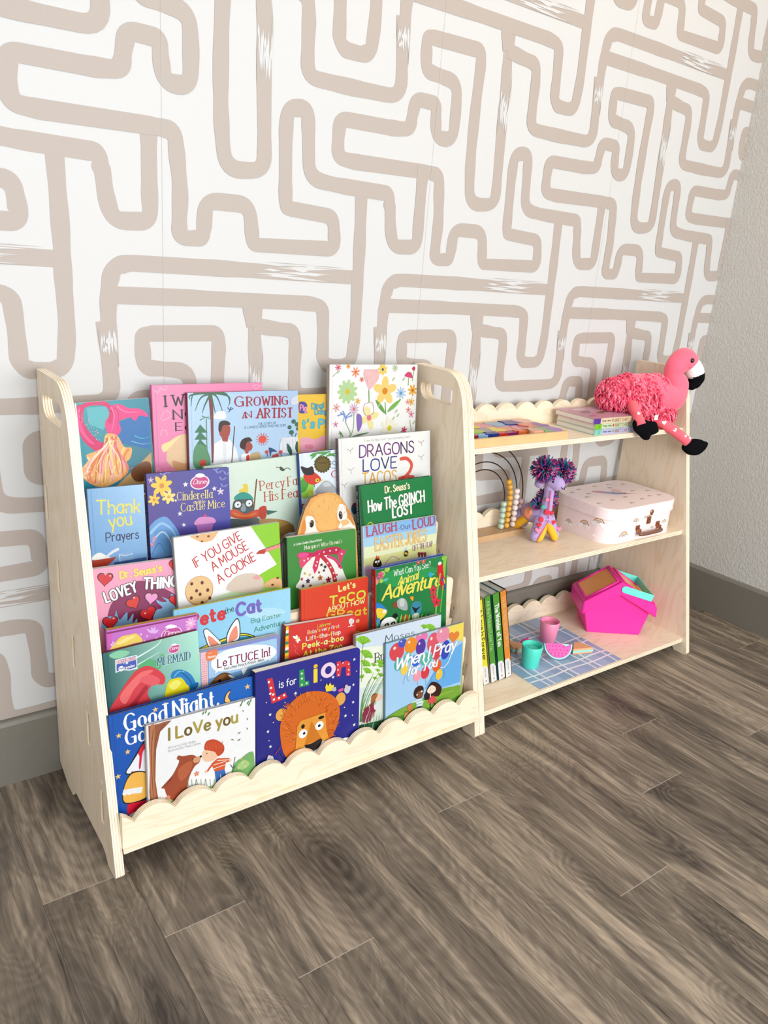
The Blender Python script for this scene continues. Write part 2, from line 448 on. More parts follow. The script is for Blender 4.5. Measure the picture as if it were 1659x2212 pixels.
for ti in range(-5, 4):
    for tj in range(-2, 4):
        ox, oz = ti * TILE, tj * TILE
        for pi_, (w, pts) in enumerate(WALLPATHS):
            dep = -0.0003 - 0.00006 * pi_ - 0.0003 * ((ti + tj) % 2)
            P = fillet([(a / 1e4 + ox, b / 1e4 + oz) for a, b in pts], 0.034)
            D = [P[0]]
            for q in P[1:]:
                if math.hypot(q[0] - D[-1][0], q[1] - D[-1][1]) > 0.0012: D.append(q)
            P = D
            if max(p[0] for p in P) < -2.75 or min(p[0] for p in P) > XC + 0.05: continue
            ww = [w * 1.1 / 1e4 * (1 + 0.05 * math.sin(i * 0.7 + w)) for i in range(len(P))]
            L, R = ribbon(P, ww)
            for i in range(len(P) - 1):
                for S_ in (L, R):      # keep the inner side of tight bends from folding over
                    if (S_[i + 1][0] - S_[i][0]) * (P[i + 1][0] - P[i][0]) + (S_[i + 1][1] - S_[i][1]) * (P[i + 1][1] - P[i][1]) < 0: S_[i + 1] = S_[i]
            for i in range(len(P) - 1): wall_poly([L[i], L[i + 1], R[i + 1], R[i]], dep - 0.000005 * (i % 10), 1)
        for (cx, cz, ln, ang, wid) in DRY:          # dry-brush breaks: bare paper shows through in long streaks
            cx, cz, ln, wid = cx / 1e4 + ox, cz / 1e4 + oz, ln / 1e4, wid / 1e4
            if cx < -2.6 or cx > XC: continue
            ca, sa = math.cos(ang), math.sin(ang)
            r2 = random.Random(int(cx * 7) * 0 + int(ln * 1e5))
            for s in range(15):
                u = (r2.random() - 0.5) * ln * 0.5; lv = ln * (0.15 + 0.5 * r2.random()); v = (s / 14 - 0.5) * wid
                h = wid * (0.03 + 0.09 * r2.random() * (1 - abs(u) / ln))
                q = [(u - lv / 2, v), (u - lv * 0.1, v + h), (u + lv / 2, v), (u + lv * 0.05, v - h)]
                wall_poly([(cx + a * ca - b * sa, cz + a * sa + b * ca) for a, b in q], -0.0011 - 0.00001 * s, 0)
            for s in range(4):       # stray bristle lines outside the stroke
                u = (r2.random() - 0.5) * ln; lv = ln * 0.5; v = (1 if s % 2 else -1) * wid * (0.52 + 0.12 * r2.random())
                q = [(u - lv / 2, v), (u, v + 0.0006), (u + lv / 2, v), (u, v - 0.0006)]
                wall_poly([(cx + a * ca - b * sa, cz + a * sa + b * ca) for a, b in q], -0.0013 - 0.00001 * s, 1)
for sx in range(-5, 3):                              # butt seams between the paper drops
    x = 0.2165 + sx * TILE
    wall_poly([(x, 0), (x + 0.0005, 0), (x + 0.0005, 2.7), (x, 2.7)], -0.0015, 2)
beige = plain('wallpaper_beige', (0.365, 0.312, 0.273), 0.55, noise=0.03, scale=300)
struct(wb.build('wall_back', [mat_paper(), beige, plain('paper_seam', (0.5, 0.48, 0.46), 0.7)], fix=False))
rb = MB(); rb.box(XC, XC + 0.1, -3.8, 0, -0.02, 2.7)
struct(rb.build('wall_right', mat_orange_peel()))
taupe = plain('baseboard_taupe', (0.150, 0.137, 0.112), 0.42, noise=0.05)
HB, BT = 0.1297, 0.0147
def base_profile(t):      # (distance from wall, height)
    return [(0, 0), (BT, 0), (BT, HB - 0.008), (BT - 0.004, HB - 0.002), (BT - 0.007, HB), (0, HB)]
b1 = MB(); pr = base_profile(0)
b1.grid([[(-2.7, -d, z) for d, z in pr], [(XC, -d, z) for d, z in pr]], cap0=True, cap1=True)
struct(b1.build('baseboard_back', taupe))
b2 = MB(); b2.grid([[(XC - d, -BT, z) for d, z in pr], [(XC - d, -3.8, z) for d, z in pr]], cap0=True, cap1=True)
struct(b2.build('baseboard_right', taupe))

# ------------------------------------------------------------------ the two plywood units
X1, X2, T = 0.7856, 1.5723, 0.0143
HT, YB = 0.76, -0.0177
def front_y(z): return -0.3415 + 0.2235 * z
def side_outline():
    o = [(YB, HT), (YB, 0.022), (-0.068, 0.0), (-0.100, 0.0), (-0.106, 0.010), (-0.114, 0.019),
         (-0.275, 0.019), (-0.289, 0.014), (-0.301, 0.0), (-0.336, 0.0), (front_y(0.006), 0.006)]
    # rounded top front corner
    a, b, c = Vector((front_y(0.69), 0.69)), Vector((front_y(HT), HT)), Vector((-0.125, HT))
    for k in range(9):
        t = k / 8; q = a * (1 - t) ** 2 + b * 2 * t * (1 - t) + c * t * t
        o.append((q.x, q.y))
    return o
HANDLE = rrect(-0.152, -0.046, 0.690, 0.7265, (0.012, 0.028, 0.006, 0.012))[::-1]
HANDLE = rrect(-0.151, -0.046, 0.6905, 0.7265, (0.010, 0.010, 0.010, 0.024))
SLOTY = [(-0.034, 0.539), (-0.085, 0.425), (-0.155, 0.318), (-0.222, 0.211), (-0.281, 0.100)]
def side_panel(x0, parent, slots):
    b = MB(); holes = [HANDLE]
    for (y, zc) in slots:
        holes.append([(y - 0.0062, zc - 0.030), (y + 0.0062, zc - 0.030), (y + 0.0062, zc + 0.030), (y - 0.0062, zc + 0.030)])
        holes.append([(y - 0.005 + 0.003 * math.cos(a), zc + 0.052 + 0.003 * math.sin(a)) for a in [i * PI / 4 for i in range(8)]])
    b.prism(side_outline(), holes, lambda u, v, d: (d, u, v), x0, x0 + T)
    return b.build('side_panel', birch(0), parent, bevel=0.0014)

def scallop(x0, x1, zb, zv, h, pitch, phase, n=9):
    """outline of a board with a cloud edge: zb bottom, zv valley height, h bump height"""
    pts = [(x0, zb), (x1, zb)]
    N = int((x1 - x0) / pitch * n * 1.6)
    for i in range(N + 1):
        x = x1 + (x0 - x1) * i / N
        s = abs(math.sin(PI * (x - phase) / pitch))
        pts.append((x, zv + h * (s * s / (s * s + 0.06)) ** 0.5 * s ** 0.55))
    return pts

shelf = thing('bookshelf', 'birch plywood front-facing bookshelf with scalloped lip, packed with picture books', 'bookshelf', (0, 0, 0))
side_panel(0, shelf, SLOTY); side_panel(X1 - T, shelf, SLOTY)
PT = 0.012
TOPS = [0.667, 0.553, 0.446, 0.340, 0.228]
for (y, zc), top in zip(SLOTY, TOPS):
    b = MB()
    o = rrect(T + 0.010, X1 - T - 0.010, zc - 0.045, top, 0.012)
    b.prism(o, [], lambda u, v, d: (u, d, v), y - PT / 2, y + PT / 2)
    for xa, xb in ((0.0048, T + 0.012), (X1 - T - 0.012, X1 - 0.0048)): b.box(xa, xb, y - PT / 2 + 0.0016, y + PT / 2 - 0.0016, zc - 0.0285, zc + 0.0285)
    b.build('divider_panel', birch(1), shelf)
FLOORZ = [0.493, 0.386, 0.280, 0.168, 0.058]
RY = [-0.078, -0.148, -0.215, -0.274, -0.322]           # front of each book row, at its foot
for k in range(5):
    ya = SLOTY[k][0] - PT / 2; yb = (SLOTY[k + 1][0] if k < 4 else -0.3265) + PT / 2
    b = MB(); b.box(T, X1 - T, yb, ya, FLOORZ[k] - 0.010, FLOORZ[k]); b.build('pocket_floor', birch(2), shelf)
b = MB()
b.prism(scallop(T, X1 - T, 0.050, 0.0945, 0.0205, 0.0684, 0.033), [], lambda u, v, d: (u, d, v), -0.3335, -0.3215)
b.build('scalloped_lip', birch(1), shelf, bevel=0.0012)
b = MB(); b.box(T, X1 - T, -0.3395, -0.3335, 0.0445, 0.0515); b.build('lip_strip', birch(2), shelf, bevel=0.001)

toy = thing('toy_shelf', 'birch plywood three-tier toy shelf standing right of the bookshelf', 'shelf unit', (0, 0, 0))
SZ = [0.607, 0.339, 0.0455]
side_panel(X1 + 0.0006, toy, []); side_panel(X2 - T, toy, [])
for z, yf in zip(SZ, (-0.196, -0.2555, -0.3215)):
    b = MB(); b.prism(rrect(X1 + T, X2 - T, yf, -0.030, (0.0, 0, 0.004, 0.004)), [], lambda u, v, d: (u, v, d), z - PT, z)
    b.build('shelf_board', birch(2), toy, bevel=0.001)
    b = MB(); b.prism(scallop(X1 + T, X2 - T, z - PT, z + 0.0395, 0.0185, 0.0667, 0.9515), [], lambda u, v, d: (u, d, v), -0.040, -0.028)
    b.build('scalloped_rail', birch(1), toy, bevel=0.0012)

# ------------------------------------------------------------------ lettering: a small stroke alphabet (cap height 10, x-height 6.5)
G = {}
for ln in '''A 8;0,0 4,10 8,0|1.6,3.6 6.4,3.6
B 6.5;0,0 0,10|~0,10 4,10 6,7.6 4,5.2 0,5.2|~0,5.2 4.5,5.2 6.5,2.6 4.5,0 0,0
C 7;~7,8.5 4.5,10 1.5,9 0,5 1.5,1 4.5,0 7,1.5
D 7;0,0 0,10|~0,10 3.8,10 6.6,8 7,5 6.6,2 3.8,0 0,0
E 5.5;5.5,10 0,10 0,0 5.5,0|0,5.2 4.5,5.2
F 5.2;5.2,10 0,10 0,0|0,5.2 4.2,5.2
G 7.5;~7.2,8.5 4.7,10 1.5,9 0,5 1.5,1 4.5,0 7.2,1.2|7.2,.8 7.2,4.5 4.5,4.5
H 7;0,0 0,10|7,0 7,10|0,5.2 7,5.2
I 1;.5,0 .5,10
J 4.5;~4.5,10 4.5,6 4.4,2.4 3,.2 1,.2 0,1.8
K 6.5;0,0 0,10|6.2,10 0,4.5|2,6.2 6.5,0
L 5.2;0,10 0,0 5.2,0
M 9;0,0 .8,10 4.5,2.5 8.2,10 9,0
N 7;0,0 0,10 7,0 7,10
O 8;~4,10 1,8.8 0,5 1,1.2 4,0 7,1.2 8,5 7,8.8 4,10
P 6.2;0,0 0,10|~0,10 4,10 6.2,7.4 4,4.8 0,4.8
Q 8;~4,10 1,8.8 0,5 1,1.2 4,0 7,1.2 8,5 7,8.8 4,10|5,2.5 8,-.5
R 6.5;0,0 0,10|~0,10 4,10 6.2,7.4 4,4.8 0,4.8|2.5,4.8 6.5,0
S 6;~5.8,8.4 4,10 1.5,9.6 .6,7.4 2.5,5.6 5,4.4 6,2.4 4.5,.2 2,0 0,1.6
T 7;0,10 7,10|3.5,10 3.5,0
U 7;~0,10 0,6 .3,2.6 1.6,.5 3.5,0 5.4,.5 6.7,2.6 7,6 7,10
V 7;0,10 3.5,0 7,10
W 10;0,10 2.5,0 5,8 7.5,0 10,10
X 6.5;0,0 6.5,10|0,10 6.5,0
Y 7;0,10 3.5,5 7,10|3.5,5 3.5,0
Z 6.5;0,10 6.5,10 0,0 6.5,0
a 5;~4.8,3.2 4,6 2.2,6.5 .4,5 0,3.2 .5,1 2.2,0 4,.6 4.8,3.2|4.9,6.4 4.9,0
b 5;0,10 0,0|~0,3.2 .6,5.8 2.6,6.5 4.5,5.2 5,3.2 4.4,1 2.6,0 .6,.8 0,3.2
c 4.6;~4.5,5.6 2.8,6.5 .7,5.4 0,3.2 .7,1 2.8,0 4.6,1
d 5;5,10 5,0|~5,3.2 4.4,5.8 2.4,6.5 .5,5.2 0,3.2 .6,1 2.4,0 4.4,.8 5,3.2
e 4.8;~.2,3.4 4.6,3.6 4.2,5.6 2.6,6.5 .7,5.4 0,3.2 .7,1 2.6,0 4.6,1.1
f 3.6;~3.6,9.6 2.4,10 1.4,8.6 1.3,6 1.3,0|0,6.2 3.2,6.2
g 5;~4.8,3.2 4,6 2.2,6.5 .4,5 0,3.2 .5,1 2.2,0 4,.6 4.8,3.2|~4.9,6.4 4.9,-1 4,-2.8 2,-3.1 .3,-2.2
h 4.8;0,10 0,0|~0,4.2 1,6 2.8,6.5 4.4,5.4 4.8,3.5 4.8,0
i 1;.5,6.4 .5,0|.5,8.7 .5,9
j 2;~1.5,6.4 1.5,-1 .8,-2.6 -.6,-3|1.5,8.7 1.5,9
k 4.6;0,10 0,0|4.4,6.4 0,2.6|1.5,3.9 4.6,0
l 1;.5,10 .5,0
m 8;0,6.4 0,0|~0,4.4 .8,6 2.2,6.5 3.6,5.6 4,4 4,0|~4,4.4 4.8,6 6.2,6.5 7.6,5.6 8,4 8,0
n 4.6;0,6.4 0,0|~0,4.2 .9,6 2.6,6.5 4.2,5.4 4.6,3.6 4.6,0
o 5;~2.5,6.5 .6,5.5 0,3.2 .6,1 2.5,0 4.4,1 5,3.2 4.4,5.5 2.5,6.5
p 5;0,6.4 0,-3|~0,3.2 .6,5.8 2.6,6.5 4.5,5.2 5,3.2 4.4,1 2.6,0 .6,.8 0,3.2
r 3.4;0,6.4 0,0|~0,4 .8,5.8 2.2,6.5 3.4,6.1
s 4.2;~4,5.5 2.6,6.5 .9,6 .5,4.7 2,3.6 3.6,2.8 4.2,1.6 3.2,.2 1.6,0 0,1
t 3.4;~1.3,9 1.3,4 1.4,1.4 2,.2 3.4,.4|0,6.2 3.2,6.2
u 4.6;~0,6.4 0,2.6 .7,.6 2.2,0 3.8,.6 4.6,2.6|4.6,6.4 4.6,0
v 4.6;0,6.4 2.3,0 4.6,6.4
w 7;0,6.4 1.8,0 3.5,5.4 5.2,0 7,6.4
x 4.6;0,0 4.6,6.4|0,6.4 4.6,0
y 4.6;0,6.4 2.4,.4|4.7,6.4 1.6,-3
z 4.4;0,6.4 4.4,6.4 0,0 4.4,0
2 5.8;~.2,8 1.2,9.6 3,10 5,8.6 4.8,6.4 2.6,3 0,0|0,0 5.8,0
! 1;.5,10 .5,3|.5,.2 .5,.6
' 1;.6,10 .3,8
, 1;.6,.6 .1,-1.6
. 1;.5,0 .5,.4
- 3;0,3.6 3,3.6
/ 4;0,0 4,10
? 4.6;~.2,8 1.4,9.8 3.4,9.6 4.4,7.8 3,5.6 2.2,3|2.2,.2 2.2,.6'''.split('\n'):
    ch, body = ln[0], ln[2:]
    wd, st = body.split(';')
    G[ch] = (float(wd), [(q[0] == '~', [tuple(map(float, p.split(','))) for p in q.lstrip('~').split()]) for q in st.split('|')])

LAYER = 0.000016
class Art:
    """draws flat ink on the front of a board; coordinates in tenths of a millimetre, origin bottom left"""
    def __init__(s, mb, outline): s.mb = mb; s.out = outline; s.n = 1; s.k = 0; s.x1 = max(p[0] for p in outline); s.y1 = max(p[1] for p in outline); s.x0 = min(p[0] for p in outline); s.y0 = min(p[1] for p in outline)
    def poly(s, pts, col):
        if any(p[0] < s.x0 or p[0] > s.x1 or p[1] < s.y0 or p[1] > s.y1 for p in pts) or len(s.out) > 4:
            o = s.out; m = len(o); q = list(pts)
            for i in range(m):
                ax, ay = o[i]; bx, by = o[(i + 1) % m]; res = []
                f = lambda p: (bx - ax) * (p[1] - ay) - (by - ay) * (p[0] - ax)
                for k in range(len(q)):
                    a, b = q[k - 1], q[k]; fa, fb_ = f(a), f(b)
                    if (fa >= 0) != (fb_ >= 0):
                        t = fa / (fa - fb_); res.append((a[0] + (b[0] - a[0]) * t, a[1] + (b[1] - a[1]) * t))
                    if fb_ >= 0: res.append(b)
                q = res
                if len(q) < 3: return
            pts = q
        s.k = (s.k + 1) % 14      # overlapping dabs of one motif sit a micron apart
        s.mb.face([(x, -(s.n + s.k * 0.07) * LAYER, z) for x, z in pts], col)
    def stroke(s, pts, w, col, caps=True):
        L, R = ribbon(pts, w)
        for i in range(len(pts) - 1): s.poly([R[i], R[i + 1], L[i + 1], L[i]], col)
        if caps:
            for k in (0, -1):
                ww = (w[k] if hasattr(w, '__len__') else w) / 2
                if ww > 0.0003: s.poly([(pts[k][0] + ww * math.cos(a * PI / 4), pts[k][1] + ww * math.sin(a * PI / 4)) for a in range(8)], col)
    def ell(s, cx, cy, rx, ry, rot, col, n=18):
        c, q = math.cos(rot), math.sin(rot)
        s.poly([(cx + rx * math.cos(2 * PI * i / n) * c - ry * math.sin(2 * PI * i / n) * q, cy + rx * math.cos(2 * PI * i / n) * q + ry * math.sin(2 * PI * i / n) * c) for i in range(n)], col)
    def text(s, txt, p0, p1, h, style, cols, ow=0, ocol=None):
        """fits TXT between baseline points p0 and p1; style: w weight, c contrast, s serif, k slant, j bounce"""
        w, c, serif, slant, jit, gap = style
        adv = 0
        for ch in txt: adv += (3.2 if ch == ' ' else G.get(ch, (4, []))[0] + gap)
        adv -= gap
        d = Vector(p1) - Vector(p0); L = d.length; ex = d / L; ey = Vector((-ex.y, ex.x))
        sx = L / adv; sy = h / 10; ws = min(sy, sx * 1.12)
        for ps in ((1, 0) if ow else (0,)):
            if ps == 0: s.n += 1.2
            x = 0; ci = 0; rr = random.Random(len(txt) * 13 + 5)
            for ch in txt:
                if ch == ' ': x += 3.2; continue
                wd, sts = G.get(ch, (4, []))
                jy = (rr.random() - 0.5) * jit; ja = (rr.random() - 0.5) * jit * 0.1
                col = cols[ci % len(cols)] if ps == 0 else ocol
                ci += 1
                for sm, pts in sts:
                    pp = smooth2(pts, False, 5) if sm else pts
                    if not sm and serif == 0 and len(pp) > 2: pp = fillet(pp, 0.5, 3)
                    Q = []
                    for a, b in pp:
                        a2 = a + slant * b + ja * b; b2 = b + jy
                        v = Vector(p0) + ex * ((x + a2) * sx) + ey * (b2 * sy); Q.append((v.x, v.y))
                    W = []
                    for i in range(len(Q)):
                        a, b = Vector(Q[max(i - 1, 0)]), Vector(Q[min(i + 1, len(Q) - 1)])
                        t = (b - a); t = t.normalized() if t.length > 1e-9 else Vector((1, 0))
                        W.append(w * ws * (1 - c * abs(t.dot(ex))) + 2 * ow * ps)
                    if not sm and c > 0 and len(Q) > 2:      # straight strokes keep their own weight at corners
                        for i in range(len(Q) - 1):
                            t = (Vector(Q[i + 1]) - Vector(Q[i])).normalized()
                            s.stroke([Q[i], Q[i + 1]], w * ws * (1 - c * abs(t.dot(ex))) + 2 * ow * ps, col, True)
                    else: s.stroke(Q, W, col, True)
                    if serif:
                        for k, kk in ((0, 1), (-1, -2)):
                            t = Vector(Q[k]) - Vector(Q[kk])
                            if t.length > 0 and abs(t.normalized().dot(ey)) > 0.82 and min(abs(pp[k][1] - yy) for yy in (0, 6.4, 10, -3)) < 0.3 and not (sm and ch in 'CGSacefgs'):
                                v = Vector(Q[k]); hw = w * ws * serif / 2
                                s.stroke([tuple(v - ex * hw), tuple(v + ex * hw)], w * ws * 0.42 + 2 * ow * ps, col, False)
                x += wd + gap
        s.n += 1

STY = {'hand': (1.3, 0.1, 0, 0, 0.6, 2.0), 'bold': (2.0, 0.15, 0, 0, 0.3, 2.3), 'fat': (2.7, 0.15, 0, 0, 0.9, 2.9), 'thin': (0.9, 0, 0, 0, 0.4, 1.9),
       'serif': (1.5, 0.62, 2.3, 0, 0, 2.6), 'serifb': (2.1, 0.6, 2.1, 0, 0, 3.0), 'slab': (1.7, 0.3, 2.2, 0, 0.3, 2.8), 'script': (1.25, 0.25, 0, 0.28, 0.5, 1.0), 'scriptb': (1.9, 0.35, 0, 0.28, 0.8, 1.4),
       'tall': (1.5, 0.2, 1.6, 0, 0.2, 2.6), 'lean': (1.7, 0.2, 0, -0.12, 0.9, 2.2)}

def draw(A, items):
    """items written by kind: P polygon, S smooth blob, L smooth line, K straight line, E ellipse, T text, * star, H heart, F flower"""
    for it in items:
        k = it[0]; A.k = 0
        if k == 'T':
            _, cols, txt, x0, y0, x1, y1, h, sty, ow, oc = it
            A.text(txt, (x0 / 1e4, y0 / 1e4), (x1 / 1e4, y1 / 1e4), h / 1e4, STY[sty], [lin(c, INK) for c in cols.split()], ow / 1e4, lin(oc, INK) if oc else None)
            continue
        col = lin(it[1], INK)
        if k in 'PSLK':
            raw = it[-1]; pts = [(raw[i] / 1e4, raw[i + 1] / 1e4) for i in range(0, len(raw), 2)]
        if k == 'P': A.poly(ccw(pts), col)
        elif k == 'S': A.poly(ccw(smooth2(pts, True, 5)), col)
        elif k in 'LK':
            pp = smooth2(pts, False, 5) if k == 'L' else pts
            w0, w1 = it[2] / 1e4, it[3] / 1e4
            n = len(pp)
            A.stroke(pp, [w0 + (w1 - w0) * i / (n - 1) for i in range(n)], col)
        elif k == 'E': A.ell(it[2] / 1e4, it[3] / 1e4, it[4] / 1e4, it[5] / 1e4, math.radians(it[6]), col)
        elif k == '*':
            x, y, r = it[2] / 1e4, it[3] / 1e4, it[4] / 1e4
            A.poly([(x + (r if i % 2 == 0 else r * 0.42) * math.sin(i * PI / 5), y + (r if i % 2 == 0 else r * 0.42) * math.cos(i * PI / 5)) for i in range(10)][::-1], col)
        elif k == 'H':
            x, y, r, ro = it[2] / 1e4, it[3] / 1e4, it[4] / 1e4, math.radians(it[5])
            pts = []
            for i in range(20):
                t = 2 * PI * i / 20; a, b = 16 * math.sin(t) ** 3 / 16 * r, (13 * math.cos(t) - 5 * math.cos(2 * t) - 2 * math.cos(3 * t) - math.cos(4 * t)) / 16 * r
                pts.append((x + a * math.cos(ro) - b * math.sin(ro), y + a * math.sin(ro) + b * math.cos(ro)))
            A.poly(ccw(pts), col)
        elif k == 'F':
            _, c, x, y, r, n, wd, cc, ph = it
            x, y, r = x / 1e4, y / 1e4, r / 1e4
            for i in range(n):
                a = 2 * PI * i / n + ph
                A.ell(x + r * 0.55 * math.cos(a), y + r * 0.55 * math.sin(a), r * 0.48, r * wd, a, col, 10)
            A.n += 1; A.ell(x, y, r * 0.24, r * 0.24, 0, lin(cc, INK), 10)
        A.n += 0.35 if k in 'LK' else 1
def ccw(p):
    a = sum(p[i - 1][0] * p[i][1] - p[i][0] * p[i - 1][1] for i in range(len(p)))
    return p if a > 0 else p[::-1]
INK = 0.62

def paper(): return plain('page_paper', (0.66, 0.62, 0.54), 0.8, noise=0.05, scale=400)
def book_frame(loc, s, roll):
    L = math.sqrt(1 + s * s); ev = Vector((0, s / L, 1 / L)); exx = Vector((1, 0, 0)); n = exx.cross(ev)
    r = roll
    U = exx * math.cos(r) + ev * math.sin(r); V = -exx * math.sin(r) + ev * math.cos(r); Y = -n
    M = Matrix(((U.x, Y.x, V.x, loc[0]), (U.y, Y.y, V.y, loc[1]), (U.z, Y.z, V.z, loc[2]), (0, 0, 0, 1)))
    return M

def make_book(name, label, loc, s, roll, w, h, d, kind, bgc, edge, spine, items, outline=None, rad=0.0, sptext=None, group='picture books displayed in the bookshelf'):
    """kind: hard = boards overhanging the pages, card = rounded board book, soft = paperback"""
    root = thing(name, label, 'book', group=group, M=book_frame(loc, s, roll))
    ct = {'hard': 0.0022, 'card': 0.0018, 'soft': 0.0008}[kind]
    out = outline or rrect(0, w, 0, h, (rad, 0 if rad == 0 else rad * 0.4, 0, rad) if rad else 0)
    c4 = [lin(c, INK) for c in bgc]            # corner colours: top left, top right, bottom left, bottom right
    def cat2(x, z):
        u, v = x / w, z / h
        return tuple((c4[0][i] * (1 - u) + c4[1][i] * u) * v + (c4[2][i] * (1 - u) + c4[3][i] * u) * (1 - v) for i in range(3))
    # front cover: board plus printed face
    b = MB(); e = lin(edge, INK)
    b.prism(out, [], lambda u, v, q: (u, q, v), 0.0002, ct, e)
    if outline or rad:
        b.face([(x, 0, z) for x, z in out], [cat2(x, z) for x, z in out])
        A = Art(b, [(x, z) for x, z in out])
    else:
        nu, nv = 4, 6
        for i in range(nu):
            for j in range(nv):
                q = [(w * i / nu, h * j / nv), (w * (i + 1) / nu, h * j / nv), (w * (i + 1) / nu, h * (j + 1) / nv), (w * i / nu, h * (j + 1) / nv)]
                b.face([(x, 0, z) for x, z in q], [cat2(x, z) for x, z in q])
        A = Art(b, [(0, 0), (w, 0), (w, h), (0, h)])
    if kind == 'hard':      # shade of the hinge groove beside the spine, painted as a darker stripe
        A.stroke([(0.006, 0.001), (0.006, h - 0.001)], 0.0014, tuple(x * 0.8 for x in cat2(0.006, h * 0.6)), False); A.n += 1
    draw(A, items)
    b.build('front_cover', PRINT, root, fix=False)
    ov = 0.003 if kind == 'hard' else 0.0004
    if outline:
        cx, cz = w / 2, h / 2
        nl = 4
        for k in range(nl):
            q = MB(); y0 = ct + (d - ct) * k / nl; y1 = ct + (d - ct) * (k + 0.86) / nl
            q.prism([(cx + (x - cx) * 0.995 , cz + (z - cz) * 0.998) for x, z in out], [], lambda u, v, t: (u, t, v), y0, y1, lin('6b3a2a' if k % 2 else 'd8c8b0', INK))
            q.build('board_page', PRINT, root)
        return root
    q = MB(); q.prism(rrect(0.001, w - ov, ov, h - ov, (rad, 0, 0, rad) if rad else 0), [], lambda u, v, t: (u, t, v), ct, d - ct)
    q.build('page_block', paper(), root)
    q = MB(); q.prism(rrect(0, w, 0, h, (rad, 0, 0, rad) if rad else 0), [], lambda u, v, t: (u, t, v), d - ct, d, e)
    q.build('back_cover', PRINT, root)
    q = MB(); sc = lin(spine, INK)
    prof = [(0.0, 0.0), (-0.0012, 0.0006), (-0.0016, d * 0.5), (-0.0012, d - 0.0006), (0.0, d)]
    q.grid([[(x, y, 0.0) for x, y in prof], [(x, y, h) for x, y in prof]], sc, closed=False)
    q.grid([[(x * 0.5 + 0.0006, y, 0.0) for x, y in prof], [(x * 0.5 + 0.0006, y, h) for x, y in prof]], sc, closed=False)
    if sptext:
        class SpineArt(Art):
            def poly(s, pts, col): s.k = (s.k + 1) % 14; q.face([(-0.0017 - (s.n + s.k * 0.07) * LAYER * 2, d - v, h - u) for u, v in pts], col)
        SA = SpineArt(q, [(0, 0), (h, 0), (h, d), (0, d)])
        SA.text(sptext[0], (0.012, d * 0.30), (h * 0.8, d * 0.30), d * 0.42, STY[sptext[2]], [lin(sptext[1], INK)])
    q.build('spine', PRINT, root, fix=False)
    return root

